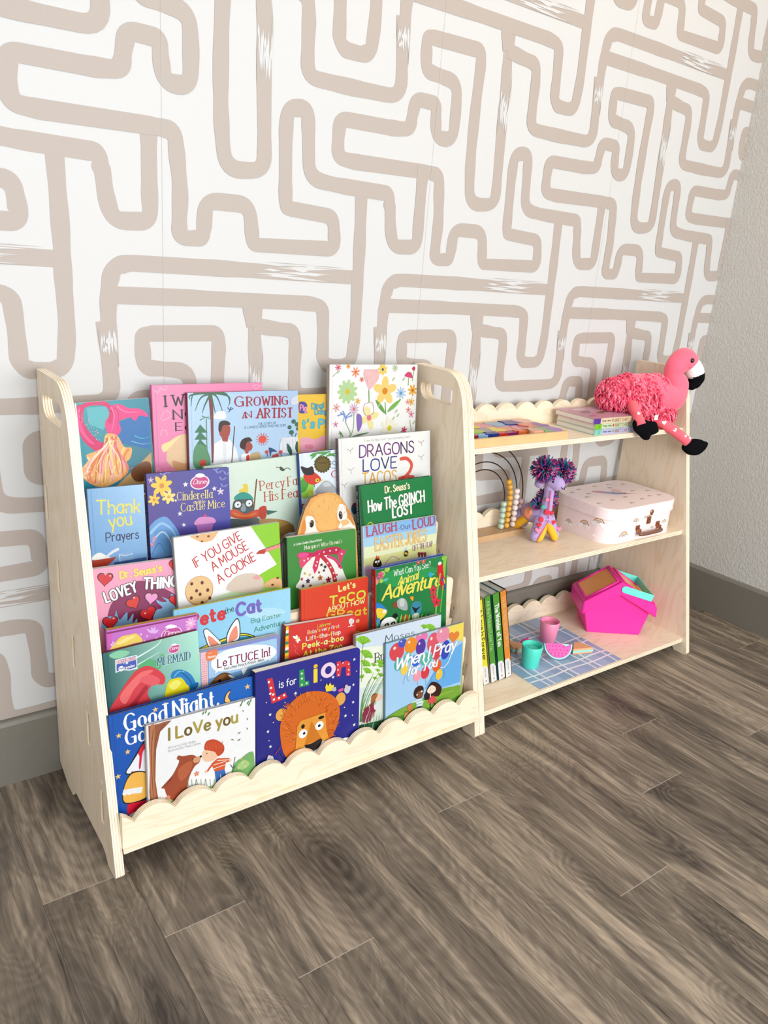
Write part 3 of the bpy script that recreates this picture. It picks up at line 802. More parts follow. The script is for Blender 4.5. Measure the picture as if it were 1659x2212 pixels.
BOOKS = [
('picture_book','teal picture book with a pink mermaid tail, leftmost of the top row','hard',(546,-740,4935),0.1,0.0356,1225,2161,80,'2fa7a8 2a86a0 1f7fae 4a6a5a','e8e8e8','e6ded6',0,None,[('P','1f6fb4',(533,1771,1214,1924,1182,1273,529,1489)),('P','58b8c0',(179,2079,495,2077,568,1885,410,1689,195,1802)),('P','c9a36a',(548,717,1190,1223,1169,554,539,621)),('S','7a4a2a',(808,926,1016,1071,1160,1029,1139,784,888,743)),('S','d81868',(11,2104,184,2129,123,2015,115,1856,183,1688,323,1511,455,1445,326,1310,219,1377,77,1537,13,1728,-2,1935)),('S','f04a90',(25,2046,80,2087,56,1930,84,1767,151,1599,251,1471,164,1504,48,1678,12,1865)),('L','d81868',75,75,(125,2101,229,2139,410,2138,530,2085,577,1977,533,1818)),('S','e83a86',(563,2071,727,2091,862,2019,1050,1990,1169,1908,1178,1843,1040,1872,960,1791,882,1857,774,1838,688,1803,705,1660,631,1573,517,1603,456,1685,460,1824,549,1933)),('L','f890bc',18,4,(584,2046,614,1881,545,1652)),('L','f890bc',16,5,(678,2062,809,1958,1046,1938)),('L','b81056',13,4,(630,2043,690,1944,635,1620)),('S','f4b46a',(449,1615,631,1573,730,1372,858,1333,818,1168,726,1083,760,932,555,789,361,731,179,769,13,923,2,1078,110,1206,98,1301,238,1344,382,1410)),('L','f8d890',37,11,(444,1568,378,1363,205,1242,31,1098)),('L','e8843a',37,11,(534,1535,534,1298,395,1076,321,797)),('L','f6a8c0',37,11,(622,1479,622,1240,698,1038,562,861)),('L','f8d890',38,12,(727,1348,613,1145,501,966,434,757)),('L','e86a8a',36,11,(282,1327,218,1146,109,970,159,796)),('L','f8e0a8',36,11,(115,1252,190,1102,19,982,57,906)),('L','e8843a',38,12,(796,1316,712,1181,765,981,604,807)),('L','f6a8c0',37,12,(460,1496,478,1209,294,993,227,787)),('L','f8e8c0',30,6,(573,1479,506,1134,498,983,464,990)),('L','f8e8c0',21,7,(505,1479,197,1233,90,920,150,955)),('L','e8843a',31,7,(590,1539,215,1229,73,889,135,890)),('L','e8843a',34,6,(500,1544,233,1179,86,866,142,875)),('L','d86a30',29,6,(473,1551,295,1203,279,1021,222,1048)),('L','d86a30',23,7,(571,1539,291,1215,195,829,184,862)),('L','f8d890',30,7,(505,1482,350,1158,302,791,367,835)),('L','fbe6a6',21,6,(504,1513,335,1217,259,847,255,903)),('L','d86a30',22,7,(535,1524,211,1215,173,1045,131,1052)),('L','f8e8c0',17,7,(561,1462,180,1240,139,959,173,976)),('L','e8843a',19,7,(562,1542,287,1170,205,976,242,1026)),('L','f8e8c0',34,7,(588,1544,482,1194,493,924,512,931)),('L','f8d890',23,7,(615,1484,407,1191,368,781,443,826)),('L','f6a8c0',17,7,(533,1526,455,1186,473,796,517,809)),('L','d86a30',29,7,(448,1540,461,1147,460,928,525,939)),('L','ee7a98',29,7,(596,1508,236,1207,117,1011,160,1027)),('L','f6a8c0',34,7,(572,1477,477,1128,498,836,504,867)),('L','e8843a',28,7,(590,1466,205,1176,128,913,192,935)),('L','ee7a98',24,7,(494,1511,695,1157,749,973,772,985)),('L','f6a8c0',34,6,(559,1552,516,1183,486,973,486,1004)),('L','f6a8c0',24,7,(502,1499,327,1208,319,920,290,948)),('L','f6a8c0',34,7,(595,1517,145,1190,55,975,28,997)),('L','f8e8c0',34,6,(515,1507,189,1199,71,1006,138,1032)),('L','d86a30',32,7,(608,1551,290,1177,269,994,280,1016)),('L','ee7a98',21,7,(529,1515,708,1145,772,987,844,1007)),('L','ee7a98',34,7,(495,1471,356,1197,307,980,273,986)),('L','f8e8c0',21,7,(511,1517,196,1219,106,1079,67,1138)),('L','fbe6a6',19,7,(552,1512,292,1174,236,1013,211,1056)),('L','f8d890',20,7,(580,1552,461,1147,482,961,480,1012)),('L','d86a30',28,7,(545,1556,658,1147,669,857,726,898)),('L','f8d890',29,7,(564,1487,419,1171,368,919,360,936)),('L','e8843a',24,7,(611,1537,571,1145,588,933,593,935)),('L','f8d890',34,6,(492,1556,509,1114,536,908,564,907)),('L','f8e8c0',19,7,(479,1503,642,1122,611,952,630,974)),('E','f8b0d0',98,1899,7,6,0),('E','f8b0d0',61,2044,7,6,0),('E','f8b0d0',193,1874,6,7,0),('E','f8b0d0',57,1948,7,7,0),('E','f8b0d0',316,1474,7,7,0),('E','f8b0d0',92,1954,7,7,0),('E','f8b0d0',157,1806,6,7,0),('E','f8b0d0',217,1625,6,7,0),('E','f8b0d0',191,1880,7,7,0),('E','f8b0d0',314,1654,7,7,0),('E','f8b0d0',281,1623,7,7,0),('E','f8b0d0',389,1431,7,7,0),('E','f8b0d0',282,1680,7,7,0),('E','f8b0d0',255,1727,7,6,0),('E','f8b0d0',327,1544,7,7,0),('E','f8b0d0',96,1995,7,7,0),('E','f8b0d0',176,1742,6,7,0),('E','f8b0d0',103,1869,7,6,0),('E','f8b0d0',299,1695,7,7,0),('E','f8b0d0',304,1686,7,7,0),('E','f8b0d0',85,1927,7,7,0),('E','f8b0d0',122,1798,7,7,0),('E','f8b0d0',226,1758,7,7,0),('E','f8b0d0',355,1616,7,6,0),('E','f8b0d0',327,1657,7,7,0),('E','f8b0d0',87,1838,7,7,0),('E','f8b0d0',306,1650,7,7,0),('E','f8b0d0',74,1856,6,6,0),('E','f8b0d0',287,1536,7,7,0),('E','f8b0d0',90,1912,7,6,0),('E','f8b0d0',180,1856,6,7,0),('E','f8b0d0',164,1792,6,7,0),('E','f8b0d0',174,1829,7,7,0),('E','f8b0d0',84,1872,7,6,0),('E','f8b0d0',281,1550,7,7,0),('E','f8b0d0',197,1679,7,7,0),('E','f8b0d0',235,1679,7,6,0),('E','f8b0d0',253,1612,7,7,0),('E','f8b0d0',198,1858,7,7,0),('E','f8b0d0',55,2025,6,7,0),('L','3fb0c8',24,7,(913,1544,1053,1481,1203,1515)),('L','7ad0d8',14,5,(857,1454,1044,1385,1192,1394)),('K','f4f0ec',20,20,(10,2156,9,1728,-8,724))],None),
('picture_book','tall pink picture book partly behind the Growing an Artist book','hard',(1766,-683,4946),0.1,-0.0052,2117,2396,80,'f08cb6 ee88b2 ee88b4 ec84b0','ec7fae','d96a9c',0,None,[('T','2a2026','I W',224,2023,568,2039,179,'serifb',0,''),('T','2a2026','NO',366,1797,768,1797,153,'serifb',0,''),('T','2a2026','Ea',401,1590,682,1587,138,'serifb',0,''),('S','ecc79c',(259,1364,444,1501,705,1485,909,1218,870,835,472,870,220,1043)),('S','f4e2a0',(132,1348,287,1412,496,1498,389,1405,177,1221)),('S','d8a070',(323,1060,529,992,741,1000,602,833,368,879)),('L','f8b8d2',12,12,(26,2322,98,2272,176,2366)),('L','f8b8d2',12,12,(126,2355,223,2305,276,2375)),('L','f8b8d2',12,12,(127,1813,233,1954,318,1853,150,1776)),('L','f8b8d2',12,12,(114,1521,143,1617,218,1589,240,1513)),('L','f8b8d2',13,13,(10,886,39,958,98,878)),('L','f8b8d2',11,11,(1920,2325,1981,2364,2040,2322,1979,2283,1920,2325)),('L','f8b8d2',11,11,(2040,2322,2095,2353,2113,2307))],None),
('picture_book','pale blue picture book titled Growing an Artist, showing two people and palm trees','hard',(2356,-777,4957),0.1,-0.01,2226,2248,90,'b9d8f2 aecbea bfdaf0 b6d2ea','9a6a72','8a3a4a',0,None,[('P','7a3a36',(385,2251,465,2250,478,1926,469,986,422,963,420,1727)),('L','3a6a4a',43,10,(419,2226,245,2156,134,1938)),('L','3a6a4a',43,10,(419,2238,117,2233,58,2015)),('L','3a6a4a',43,10,(432,2226,321,2031,264,1884)),('L','3a6a4a',43,10,(446,2238,564,2148,667,1868)),('L','3a6a4a',44,10,(454,2250,729,2218,808,2040)),('L','3a6a4a',43,10,(432,2226,481,2025,517,1874)),('L','3a6a4a',44,10,(419,2246,64,2210,36,2138)),('L','3a6a4a',43,10,(446,2245,783,2167,779,1990)),('S','f6f6f6',(490,1837,559,1897,668,1906,721,1841,698,1765,501,1769)),('P','3f7a56',(219,1686,109,1542,361,1529)),('P','3f7a56',(215,1562,105,1417,357,1402)),('P','3f7a56',(211,1424,101,1279,354,1263)),('P','3f7a56',(207,1285,97,1141,350,1123)),('S','5a9468',(87,1243,195,1336,327,1252,402,1017,344,892,90,913)),('E','c04a3a',252,989,70,67,0),('L','5a8a68',18,18,(341,1781,339,1226,376,1070)),('L','5a8a68',20,7,(221,1761,341,1806,473,1725)),('L','5a8a68',20,7,(262,1834,341,1806,449,1826)),('P','f2f2f4',(477,1319,657,1410,795,1376,918,1187,984,920,454,935)),('S','e3e6ea',(656,1359,711,1356,703,942,661,945)),('P','a84a3c',(617,1489,769,1481,744,1341,642,1360)),('S','a84a3c',(579,1619,662,1665,786,1634,798,1531,768,1442,685,1421,598,1465)),('S','3a2220',(568,1606,595,1707,691,1735,787,1698,795,1646,662,1645,619,1540,578,1542)),('K','4a3a36',18,18,(889,1616,820,959)),('S','a84a3c',(1062,1308,1162,1328,1248,1244,1217,1154,1102,1135,1060,1204)),('S','3a2220',(989,1235,1034,1362,1177,1401,1243,1324,1133,1304,1088,1176)),('P','f2f2f4',(1015,1089,1159,1118,1216,1061,1214,929,1013,944)),('P','d03a3a',(1115,1055,1173,1078,1186,931,1113,936)),('P','a84a3c',(1088,1176,1174,1170,1159,1092,1101,1096)),('T','a81e34','G',904,1981,1072,1981,178,'serifb',0,''),('T','a81e34','ROWING',1148,1986,1997,1985,157,'serifb',0,''),('T','a81e34','N',1115,1765,1234,1768,108,'serifb',0,''),('T','a81e34','ARTIST',1354,1755,2105,1742,170,'serifb',0,''),('T','a81e34','A',1054,1763,1140,1764,103,'serifb',0,''),('T','2a5a78','THE STORY OF',1368,1618,1751,1625,42,'thin',0,''),('T','2a5a78','A LANDSCAPER AND HIS SON',1083,1565,1956,1568,44,'thin',0,''),('E','e0523a',1459,1347,80,72,0),('K','e0523a',12,12,(1551,1342,1594,1339)),('K','e0523a',12,12,(1542,1307,1582,1288)),('K','e0523a',11,11,(1517,1280,1541,1248)),('K','e0523a',11,11,(1480,1266,1489,1227)),('K','e0523a',11,11,(1437,1269,1427,1231)),('K','e0523a',11,11,(1401,1288,1376,1259)),('K','e0523a',12,12,(1376,1317,1337,1302)),('K','e0523a',11,11,(1368,1353,1325,1355)),('K','e0523a',11,11,(1377,1388,1338,1407)),('K','e0523a',11,11,(1402,1414,1378,1446)),('K','e0523a',11,11,(1439,1428,1430,1467)),('K','e0523a',12,12,(1481,1426,1491,1464)),('K','e0523a',11,11,(1518,1407,1543,1436)),('K','e0523a',12,12,(1542,1378,1582,1393)),('S','2a4a78',(1593,1178,1686,1150,1765,1088,1655,1090,1623,1009,1602,1094)),('L','2a4a78',15,15,(757,1966,806,1926,861,1950)),('L','2a4a78',16,16,(777,1889,806,1926,823,1974)),('S','d6dce8',(2067,2071,2131,2125,2227,2150,2259,2010,2099,1974)),('E','3a6a54',2042,1544,44,39,0),('E','3a6a54',2083,1443,52,45,0),('E','3a6a54',2131,1652,48,42,0),('E','3a6a54',2212,1592,52,45,0),('E','3a6a54',2222,1507,39,34,0),('L','4a5a50',15,15,(2083,1401,2148,1341,2189,1423)),('S','e2e4ea',(1860,1329,2003,1349,2229,1336,2278,1048,1859,1076)),('K','9aa4b4',6,6,(1892,1328,1891,1074)),('K','9aa4b4',5,5,(1962,1323,1967,1069)),('K','9aa4b4',5,5,(2032,1319,2044,1064)),('K','9aa4b4',6,6,(2102,1315,2122,1058)),('K','9aa4b4',6,6,(2173,1311,2200,1053)),('S','2a5a48',(2083,998,2085,1118,1987,1237,1994,1095)),('S','2a5a48',(2229,1022,2272,1133,2203,1267,2162,1132)),('S','c8a878',(1195,1067,1377,1109,1406,955,1194,957)),('E','d84a4a',1546,1098,40,36,0),('L','4a6a54',12,12,(1546,1098,1564,1013)),('E','d84a4a',1764,1021,41,37,0),('L','4a6a54',12,12,(1764,1021,1783,935)),('E','d84a4a',1843,1077,42,37,0),('L','4a6a54',12,12,(1843,1077,1862,991)),('E','d84a4a',1701,1003,41,36,0),('L','4a6a54',12,12,(1701,1003,1720,917))],None),
('picture_book','yellow picture book standing between the Growing an Artist and flower books','card',(4653,-654,4942),0.1,-0.0089,843,2127,70,'f2c844 f0c23e f2c63e eebe38','e8b028','e0a424',0,None,[('S','4a4a9a',(31,1977,152,1987,218,1914,185,1830,218,1772,103,1762,31,1793)),('T','f29ac0','Pig',54,1821,195,1815,113,'fat',0,''),('T','5ab8c8','Ding!',318,1848,597,1860,97,'bold',6,'2a6a8a'),('T','5ab8c8','Dong!',392,1730,708,1735,99,'bold',6,'2a6a8a'),('T','5ac0d0',"t's Play",110,1479,955,1454,157,'fat',6,'2a7a9a'),('S','f0a8b8',(71,1263,237,1282,406,1243,678,1315,732,1194,647,1052,340,985,72,974)),('S','e88aa4',(171,1142,339,1131,339,1058,188,1068))],None),
('picture_book','white picture book covered with drawn garden flowers, tallest in the top row','hard',(5301,-777,4963),0.1,-0.0126,2200,2696,110,'f8f8f6 f8f8f4 f8f6f4 f4f4f0','c8b8a8','c9b8a6',0,None,[('F','e05a7a',191,2639,81,9,0.12,'c04a5a',0.3),('F','f0a030',432,2662,57,6,0.2,'c05a20',0.3),('F','f2906a',610,2546,109,7,0.16,'d86a3a',0.3),('F','f0d060',1285,2596,121,7,0.28,'4a5a8a',0.3),('F','b8d89a',422,2159,244,11,0.2,'d8c040',0.3),('F','f6d47a',1357,2155,299,5,0.3,'e08a2a',0.3),('F','f0b040',2088,2156,127,7,0.2,'c06a20',0.3),('F','a8c8e8',1778,2102,139,9,0.12,'6a9ac8',0.3),('F','d8b8d0',583,1805,130,11,0.12,'d87a5a',0.3),('F','f4e8a0',967,1613,248,4,0.3,'e87a8a',0.3),('F','e88a7a',1990,1743,70,5,0.2,'d05a4a',0.3),('F','f2c060',2061,1911,92,6,0.2,'d8903a',0.3),('F','e8b0b0',161,1848,89,6,0.2,'d88a60',0.3),('F','f4f0d8',1500,1378,243,8,0.2,'d8d030',0.3),('F','f0a8a0',1962,1914,63,5,0.2,'d86a5a',0.3),('F','e08aa8',150,1515,64,5,0.2,'c85a7a',0.3),('F','f0b860',675,1964,72,6,0.2,'e09a40',0.3),('F','e87a6a',763,2400,58,6,0.2,'d04a3a',0.3),('F','c8d8b0',1603,2630,88,8,0.14,'a8b888',0.3),('F','d04a6a',1891,1312,85,6,0.2,'a83a5a',0.3),('F','e8a0b8',2073,1647,85,5,0.2,'c85a7a',0.3),('S','f2c2c0',(950,2187,812,2458,829,2603,888,2574,886,2399)),('S','f2c2c0',(950,2187,884,2458,901,2603,960,2574,958,2398)),('S','f2c2c0',(950,2187,956,2457,973,2603,1033,2573,1031,2398)),('S','f2c2c0',(950,2187,1029,2456,1046,2602,1106,2573,1104,2397)),('S','f2c2c0',(950,2187,1102,2456,1119,2602,1179,2573,1178,2396)),('L','7ab060',22,22,(943,2178,957,1942)),('S','d84a78',(1859,2464,1933,2539,2032,2523,2068,2417,1958,2433)),('S','d03a5a',(2047,2605,2096,2659,2137,2629,2116,2568)),('L','8ab868',14,14,(1966,2418,1965,2266)),('L','8ab868',14,14,(2100,2568,2071,2356)),('L','7a9ad8',28,9,(199,1688,355,1711,323,1566)),('L','7a9ad8',29,9,(267,1743,392,1651,376,1564)),('L','7a9ad8',28,9,(496,1735,392,1651,386,1563)),('L','7a9ad8',29,10,(532,1675,409,1636,393,1563)),('L','7a9ad8',29,9,(319,1771,373,1681,379,1593)),('S','6aa84a',(1374,1688,1299,1842,1121,1982,1220,1800)),('S','7ab858',(1430,1717,1624,1805,1784,1980,1553,1864)),('L','6aa04a',17,17,(1366,1915,1394,1672)),('L','8ab080',13,13,(584,1732,581,1436,507,1247)),('L','8ab080',13,13,(376,1564,505,1321,471,1249)),('S','8a6ab8',(657,1700,766,1666,789,1486,702,1341,662,1492)),('L','98b888',13,13,(223,1336,330,1257)),('S','5a8a5a',(330,1257,307,1320,239,1379,271,1303)),('S','5a8a5a',(543,1245,742,1257,977,1312,731,1293)),('L','d88aa0',10,10,(849,1900,1031,1925,1075,1714,893,1661,817,1783,849,1900)),('L','a8c890',14,14,(2039,1524,2089,1303)),('L','a8c890',12,12,(65,2465,165,2549)),('S','b8d0a0',(166,2521,206,2546,226,2594,180,2561)),('S','b8d0a0',(260,1246,300,1270,321,1319,274,1287)),('S','b8d0a0',(1182,1831,1225,1857,1247,1907,1197,1873)),('S','b8d0a0',(1641,1694,1685,1720,1707,1771,1656,1737)),('S','b8d0a0',(1806,2359,1850,2386,1872,2437,1821,2402)),('S','b8d0a0',(1538,2362,1582,2389,1603,2439,1553,2405)),('S','b8d0a0',(1684,1600,1728,1627,1750,1678,1699,1643)),('S','b8d0a0',(1570,1543,1615,1570,1636,1620,1585,1586)),('S','b8d0a0',(2123,1427,2169,1453,2192,1505,2139,1471))],None),
('picture_book','small blue book titled Thank You Prayers with a pot of rice at its foot','hard',(409,-1437,3877),0.15,-0.0134,921,1956,70,'78aedd a8d0f0 6aa0d8 5a92cc','5a80b0','4a70a0',0,None,[('T','e8dc5a','Thank',126,1531,835,1487,221,'hand',0,''),('T','e8dc5a','you',323,1275,683,1302,223,'hand',0,''),('T','1e2a5a','Prayers',245,1057,786,1049,146,'hand',0,''),('S','f4f4ee',(3,790,48,866,139,888,226,828,313,767,220,746)),('L','e4e8ec',37,51,(223,793,319,862,425,906)),('P','b83a24',(-7,775,314,779,395,784,333,717,213,640,-8,627)),('S','8ab4e0',(443,820,665,812,652,669,451,687)),('L','e8f2fa',9,9,(443,815,546,781,669,799)),('L','e8f2fa',9,9,(443,815,455,674)),('P','3a5a98',(354,690,898,705,912,531,347,571))],None),
('picture_book','purple-blue storybook with gold script lettering and a pink cupcake','hard',(1371,-1476,3886),0.15,-0.0145,1493,2113,90,'4a3a8a 4a4aa4 5a4a9e 5450aa','3a3278','2e2668',0,None,[('T','ecd890','Cinderella',515,1613,1157,1598,142,'serif',4,'3a3070'),('T','ecd890','and the',810,1526,1023,1519,64,'serif',0,''),('T','ecd890','Castle Mice',576,1411,1385,1406,144,'serif',4,'3a3070'),('E','f4e8ee',938,1892,181,127,4),('E','c83a80',938,1892,160,108,4),('T','f8eef4','Disney',813,1871,1090,1861,74,'script',0,''),('S','f0f0f8',(859,2021,945,2051,1034,2014,985,1974,895,1981)),('F','f0c840',253,1892,188,7,0.24,'d88a30',0.3),('F','f6dc78',365,1689,122,6,0.26,'e0a040',0.3),('F','f0c840',108,1666,105,6,0.26,'d88a30',0.3),('S','6aa0d8',(-31,1105,75,1285,274,1359,416,1220,530,984,490,690,-30,692)),('L','9ac4ec',53,19,(17,1099,219,1244,432,1046,466,719)),('L','c8dcf4',34,14,(6,906,211,1098,351,933,390,705)),('L','4a80c0',24,9,(21,733,152,911,266,723)),('*','e8e8f8',674,1878,54),('*','e8e8f8',1201,1756,51),('*','e8e8f8',549,1377,49),('*','e8e8f8',610,1172,44),('*','e8e8f8',486,1616,29),('*','e8e8f8',1096,1517,20),('S','7a80c0',(1276,2024,1329,2030,1374,2071,1311,2061)),('S','8a90cc',(1276,2024,1267,2067,1226,2103,1240,2053)),('S','7a80c0',(1350,1893,1404,1899,1449,1940,1385,1930)),('S','8a90cc',(1350,1893,1341,1936,1300,1973,1314,1922)),('S','7a80c0',(1372,1766,1426,1771,1471,1812,1407,1803)),('S','8a90cc',(1372,1766,1363,1809,1322,1846,1336,1795)),('S','7a80c0',(1225,2078,1278,2084,1322,2125,1260,2115)),('S','8a90cc',(1225,2078,1216,2120,1176,2156,1189,2106)),('S','7a80c0',(1435,1987,1488,1992,1534,2034,1470,2024)),('S','8a90cc',(1435,1987,1425,2029,1384,2066,1398,2015)),('S','7a80c0',(263,2070,312,2075,353,2115,295,2105)),('S','8a90cc',(263,2070,255,2111,218,2145,230,2097)),('S','7a80c0',(362,2098,411,2103,453,2143,394,2133)),('S','8a90cc',(362,2098,354,2138,317,2173,329,2125)),('F','d8c8ec',1316,1696,67,5,0.24,'f0e8a0',0.3),('F','c8a8dc',67,2003,52,5,0.24,'e8e0a0',0.3),('F','b888c8',30,903,63,5,0.22,'e8b030',0.3),('F','d8a0cc',72,995,48,5,0.22,'e8b030',0.3),('S','d890c8',(794,1175,876,1265,1007,1275,1163,1232,1200,1152,1079,1116,870,1128)),('P','a868b0',(831,1146,1160,1144,1121,996,863,991)),('E','c8407a',1002,1296,32,30,0)],('CINDERELLA AND THE CASTLE MICE','d8d0f0','bold')),
('picture_book','pale green picture book with red serif lettering and a goggled bird in a teal cap','hard',(2582,-1264,3865),0.15,0.028,1984,2105,80,'dcebdc d8e8d8 dcead8 c0dccc','c8d8c8','b8c8b8',0,None,[('T','b84a30','Percy Faces',1073,1529,2174,1537,173,'serif',0,''),('T','b84a30','His Fears',1151,1309,2060,1293,174,'serif',0,''),('L','5a5a4a',14,14,(1432,1925,1539,1904,1599,1864)),('L','5a5a4a',15,15,(1599,1864,1679,1882,1734,1842)),('S','4a4a40',(1526,1928,1615,1856,1566,1834,1506,1875)),('S','e8cc40',(642,1596,728,1623,719,1690,804,1684,827,1610,797,1522,651,1542)),('S','2a9a8a',(530,1429,564,1502,708,1548,846,1489,909,1374,695,1379)),('S','4a5a60',(496,1355,586,1421,838,1385,914,1241,873,1087,505,1118)),('S','8a9aa0',(662,1318,747,1319,737,1188,653,1201)),('E','3a2a20',592,1328,90,83,0),('E','e8eef0',592,1328,67,62,0),('E','3a2a20',819,1321,91,84,0),('E','e8eef0',819,1321,68,63,0),('E','2a3030',595,1325,17,16,0),('E','2a3030',827,1312,17,16,0),('S','d0502a',(417,1237,544,1244,733,1135,967,1179,1079,1109,1015,1038,725,1030,436,1129)),('S','e07a3a',(484,1200,731,1104,963,1127,843,1065,561,1109)),('S','5a6468',(405,1081,725,1030,984,1016,999,825,376,902)),('K','7a4a2a',27,27,(1009,1744,912,1214)),('S','c03a20',(1012,1191,1166,1210,1150,1001,1027,993)),('P','3a6a60',(1161,1140,1411,1080,1184,1038)),('S','b08a50',(993,942,1302,949,1671,804,1716,507,1398,533)),('S','9a7440',(1284,696,1606,786,1731,736,1714,478))],None),
('picture_book','blue-spined picture book with a red bird, green hill and brown seal','hard',(4465,-1364,3865),0.15,0.0258,1003,2205,90,'e6f0f2 e8f4fa d8ecf0 e4eef2','2a5aa8','1f4f9c',0,None,[('S','5aa058',(256,2075,350,2113,426,2198,315,2148)),('S','5aa058',(227,2135,297,2133,360,2177,276,2175)),('S','5aa058',(317,2012,456,2069,591,2181,424,2107)),('S','5aa058',(295,2184,487,2154,724,2167,485,2199)),('S','5aa058',(454,2110,587,2127,726,2196,565,2170)),('S','5aa058',(656,2146,719,2092,821,2071,741,2132)),('S','5aa058',(586,2096,699,2088,824,2128,687,2133)),('E','5a4a18',512,1947,180,154,0),('E','6a5a22',512,1947,146,125,0),('E','5a4a18',685,1928,26,23,0),('E','5a4a18',671,1878,27,23,0),('E','5a4a18',639,1837,27,23,0),('E','5a4a18',591,1809,26,23,0),('E','5a4a18',533,1798,27,23,0),('E','5a4a18',474,1805,26,23,0),('E','5a4a18',419,1830,26,22,0),('E','5a4a18',375,1868,26,22,0),('E','5a4a18',348,1916,26,22,0),('E','5a4a18',341,1967,26,22,0),('E','5a4a18',354,2016,26,22,0),('E','5a4a18',386,2057,26,22,0),('E','5a4a18',433,2084,26,23,0),('E','5a4a18',490,2096,26,22,0),('E','5a4a18',549,2089,27,23,0),('E','5a4a18',605,2066,26,22,0),('E','5a4a18',649,2028,27,22,0),('E','5a4a18',677,1980,27,23,0),('T','3a2e10','Medallion',407,1974,629,1954,28,'thin',0,''),('S','9ad04a',(-60,1662,43,1762,200,1685,289,1531,216,1397,81,1330,-74,1437)),('S','4aa038',(-63,1606,73,1730,164,1633,90,1472,-72,1465)),('S','c8e070',(149,1378,284,1446,245,1336)),('S','d83a28',(76,1786,242,1851,432,1714,444,1626,292,1574,132,1637)),('S','2a2424',(23,1961,165,1916,280,1931,304,1786,173,1774,78,1814)),('E','f0d030',372,1649,46,40,0),('E','2a1a10',379,1649,16,14,0),('P','d8a030',(428,1642,511,1646,433,1610)),('L','3a2a20',11,11,(164,1619,143,1550)),('L','3a2a20',12,12,(292,1582,306,1529)),('S','b0b4b8',(316,1427,492,1591,627,1603,788,1451,801,1361,480,1376)),('S','d0d4d8',(490,1562,609,1590,689,1508,553,1496)),('T','4a9ac8','So',714,1838,980,1827,144,'serif',0,''),('T','d83060','Ca',704,1665,971,1653,127,'serifb',0,''),('F','e0b030',235,1438,42,4,0.3,'e8b030',0.3),('S','a83028',(73,1188,206,1226,230,1078,98,1069)),('F','a03048',-24,1202,66,5,0.3,'e8b030',0.3)],None),
('picture_book','white picture book titled Dragons Love Tacos 2 with coloured lettering','hard',(5254,-1479,3865),0.15,0.0082,2313,2461,100,'f2f2ee f6f6f2 ecebe8 f2f1ee','b8b0ac','8a7a80',0,None,[('T','8a8a88','From the New York Times bestselling team',620,2349,1763,2350,48,'thin',0,''),('T','6a3a8a 7a3a7a 5a2a6a 7a2a78 6a2a80 4a2a5a 5a2a6a','DRAGONS',489,2055,1867,2043,232,'hand',0,''),('T','2a2a7a 2a3a98 2a2a6a 3a3a8a','LOVE',569,1769,1411,1750,232,'hand',0,''),('T','e8b03a e0a030','TACOS',544,1488,1399,1471,233,'hand',0,''),('L','e05a4a',75,75,(1528,1927,1680,1922,1802,1804,1773,1668,1637,1544,1483,1484)),('L','e05a4a',68,68,(1483,1523,1675,1540,1849,1515)),('L','c8a8a0',13,13,(199,2245,267,2210,337,2256)),('L','a8a8a8',9,9,(267,2210,282,2140)),('L','c8a8a0',13,13,(204,1855,272,1819,343,1864)),('L','a8a8a8',10,10,(272,1819,287,1748)),('L','c8a8a0',14,14,(1994,2262,2073,2225,2152,2274)),('L','a8a8a8',10,10,(2073,2225,2092,2150)),('L','c8a8a0',14,14,(1991,1955,2070,1917,2149,1966)),('L','a8a8a8',10,10,(2070,1917,2089,1841)),('L','c8a8a0',13,13,(40,1568,108,1531,178,1576)),('L','a8a8a8',9,9,(108,1531,123,1459)),('E','3a5a78',343,1031,85,119,0),('S','a83a3a',(321,1123,375,1146,391,1084,337,1062))],('DRAGONS LOVE TACOS 2','4a4a50','bold')),
('picture_book','pink board book with red hearts and white capital lettering, left end of the third row','card',(229,-2047,2847),0.17,-0.0294,1459,1849,110,'f4a8c2 f2a4c0 f0a0bc e890b0','c8c0c0','b8a0a8',0,None,[('S','8a2a5a',(206,1028,262,1200,375,1352,547,1495,741,1551,957,1494,1212,1329,1371,1190,1427,1002,1414,682,872,720,162,853)),('P','6a1838',(476,1041,766,1065,1003,872,946,731,463,797)),('S','7aaad0',(106,888,136,1016,207,1040,323,1031,357,1129,380,1009,412,954,537,1061,529,908,630,1014,610,856,685,917,668,808,510,776,161,829)),('S','8ab8dc',(1009,998,1123,1028,1040,1131,1030,1183,1115,1131,1203,1129,1119,1218,1242,1160,1284,1242,1345,1181,1427,1002,1420,836,1228,845,1076,834,951,831)),('L','2a3a58',7,7,(357,1129,380,1009,412,954)),('L','2a3a58',7,7,(537,1061,531,908)),('H','2a1018',207,1667,131,-8),('H','d8262e',207,1664,116,-8),('H','2a1018',639,1198,128,22),('H','e03a30',639,1198,113,22),('H','2a1018',939,1229,124,-12),('H','f0a0d0',939,1229,109,-12),('H','2a1018',877,970,147,16),('H','d8242c',877,970,132,16),('H','2a1018',247,935,131,-4),('H','d8242c',247,935,117,-4),('H','2a1018',1369,1734,113,-10),('H','e03038',1369,1732,101,-10),('H','2a1018',1349,1130,115,0),('H','e03038',1349,1130,102,0),('E','f6b8b0',289,1703,18,14,0),('E','f6b8b0',655,1281,19,15,0),('E','f6b8b0',923,1288,20,14,0),('E','f6b8b0',823,986,19,15,0),('E','f6b8b0',303,992,18,15,0),('T','f0e070',"Dr. Seuss's",450,1633,1136,1660,113,'fat',3,'d8a040'),('T','f6f6f6','LOVEY',208,1270,715,1383,169,'fat',9,'2a2026'),('T','f6f6f6','THINGS',819,1410,1519,1351,174,'fat',9,'2a2026')],None),
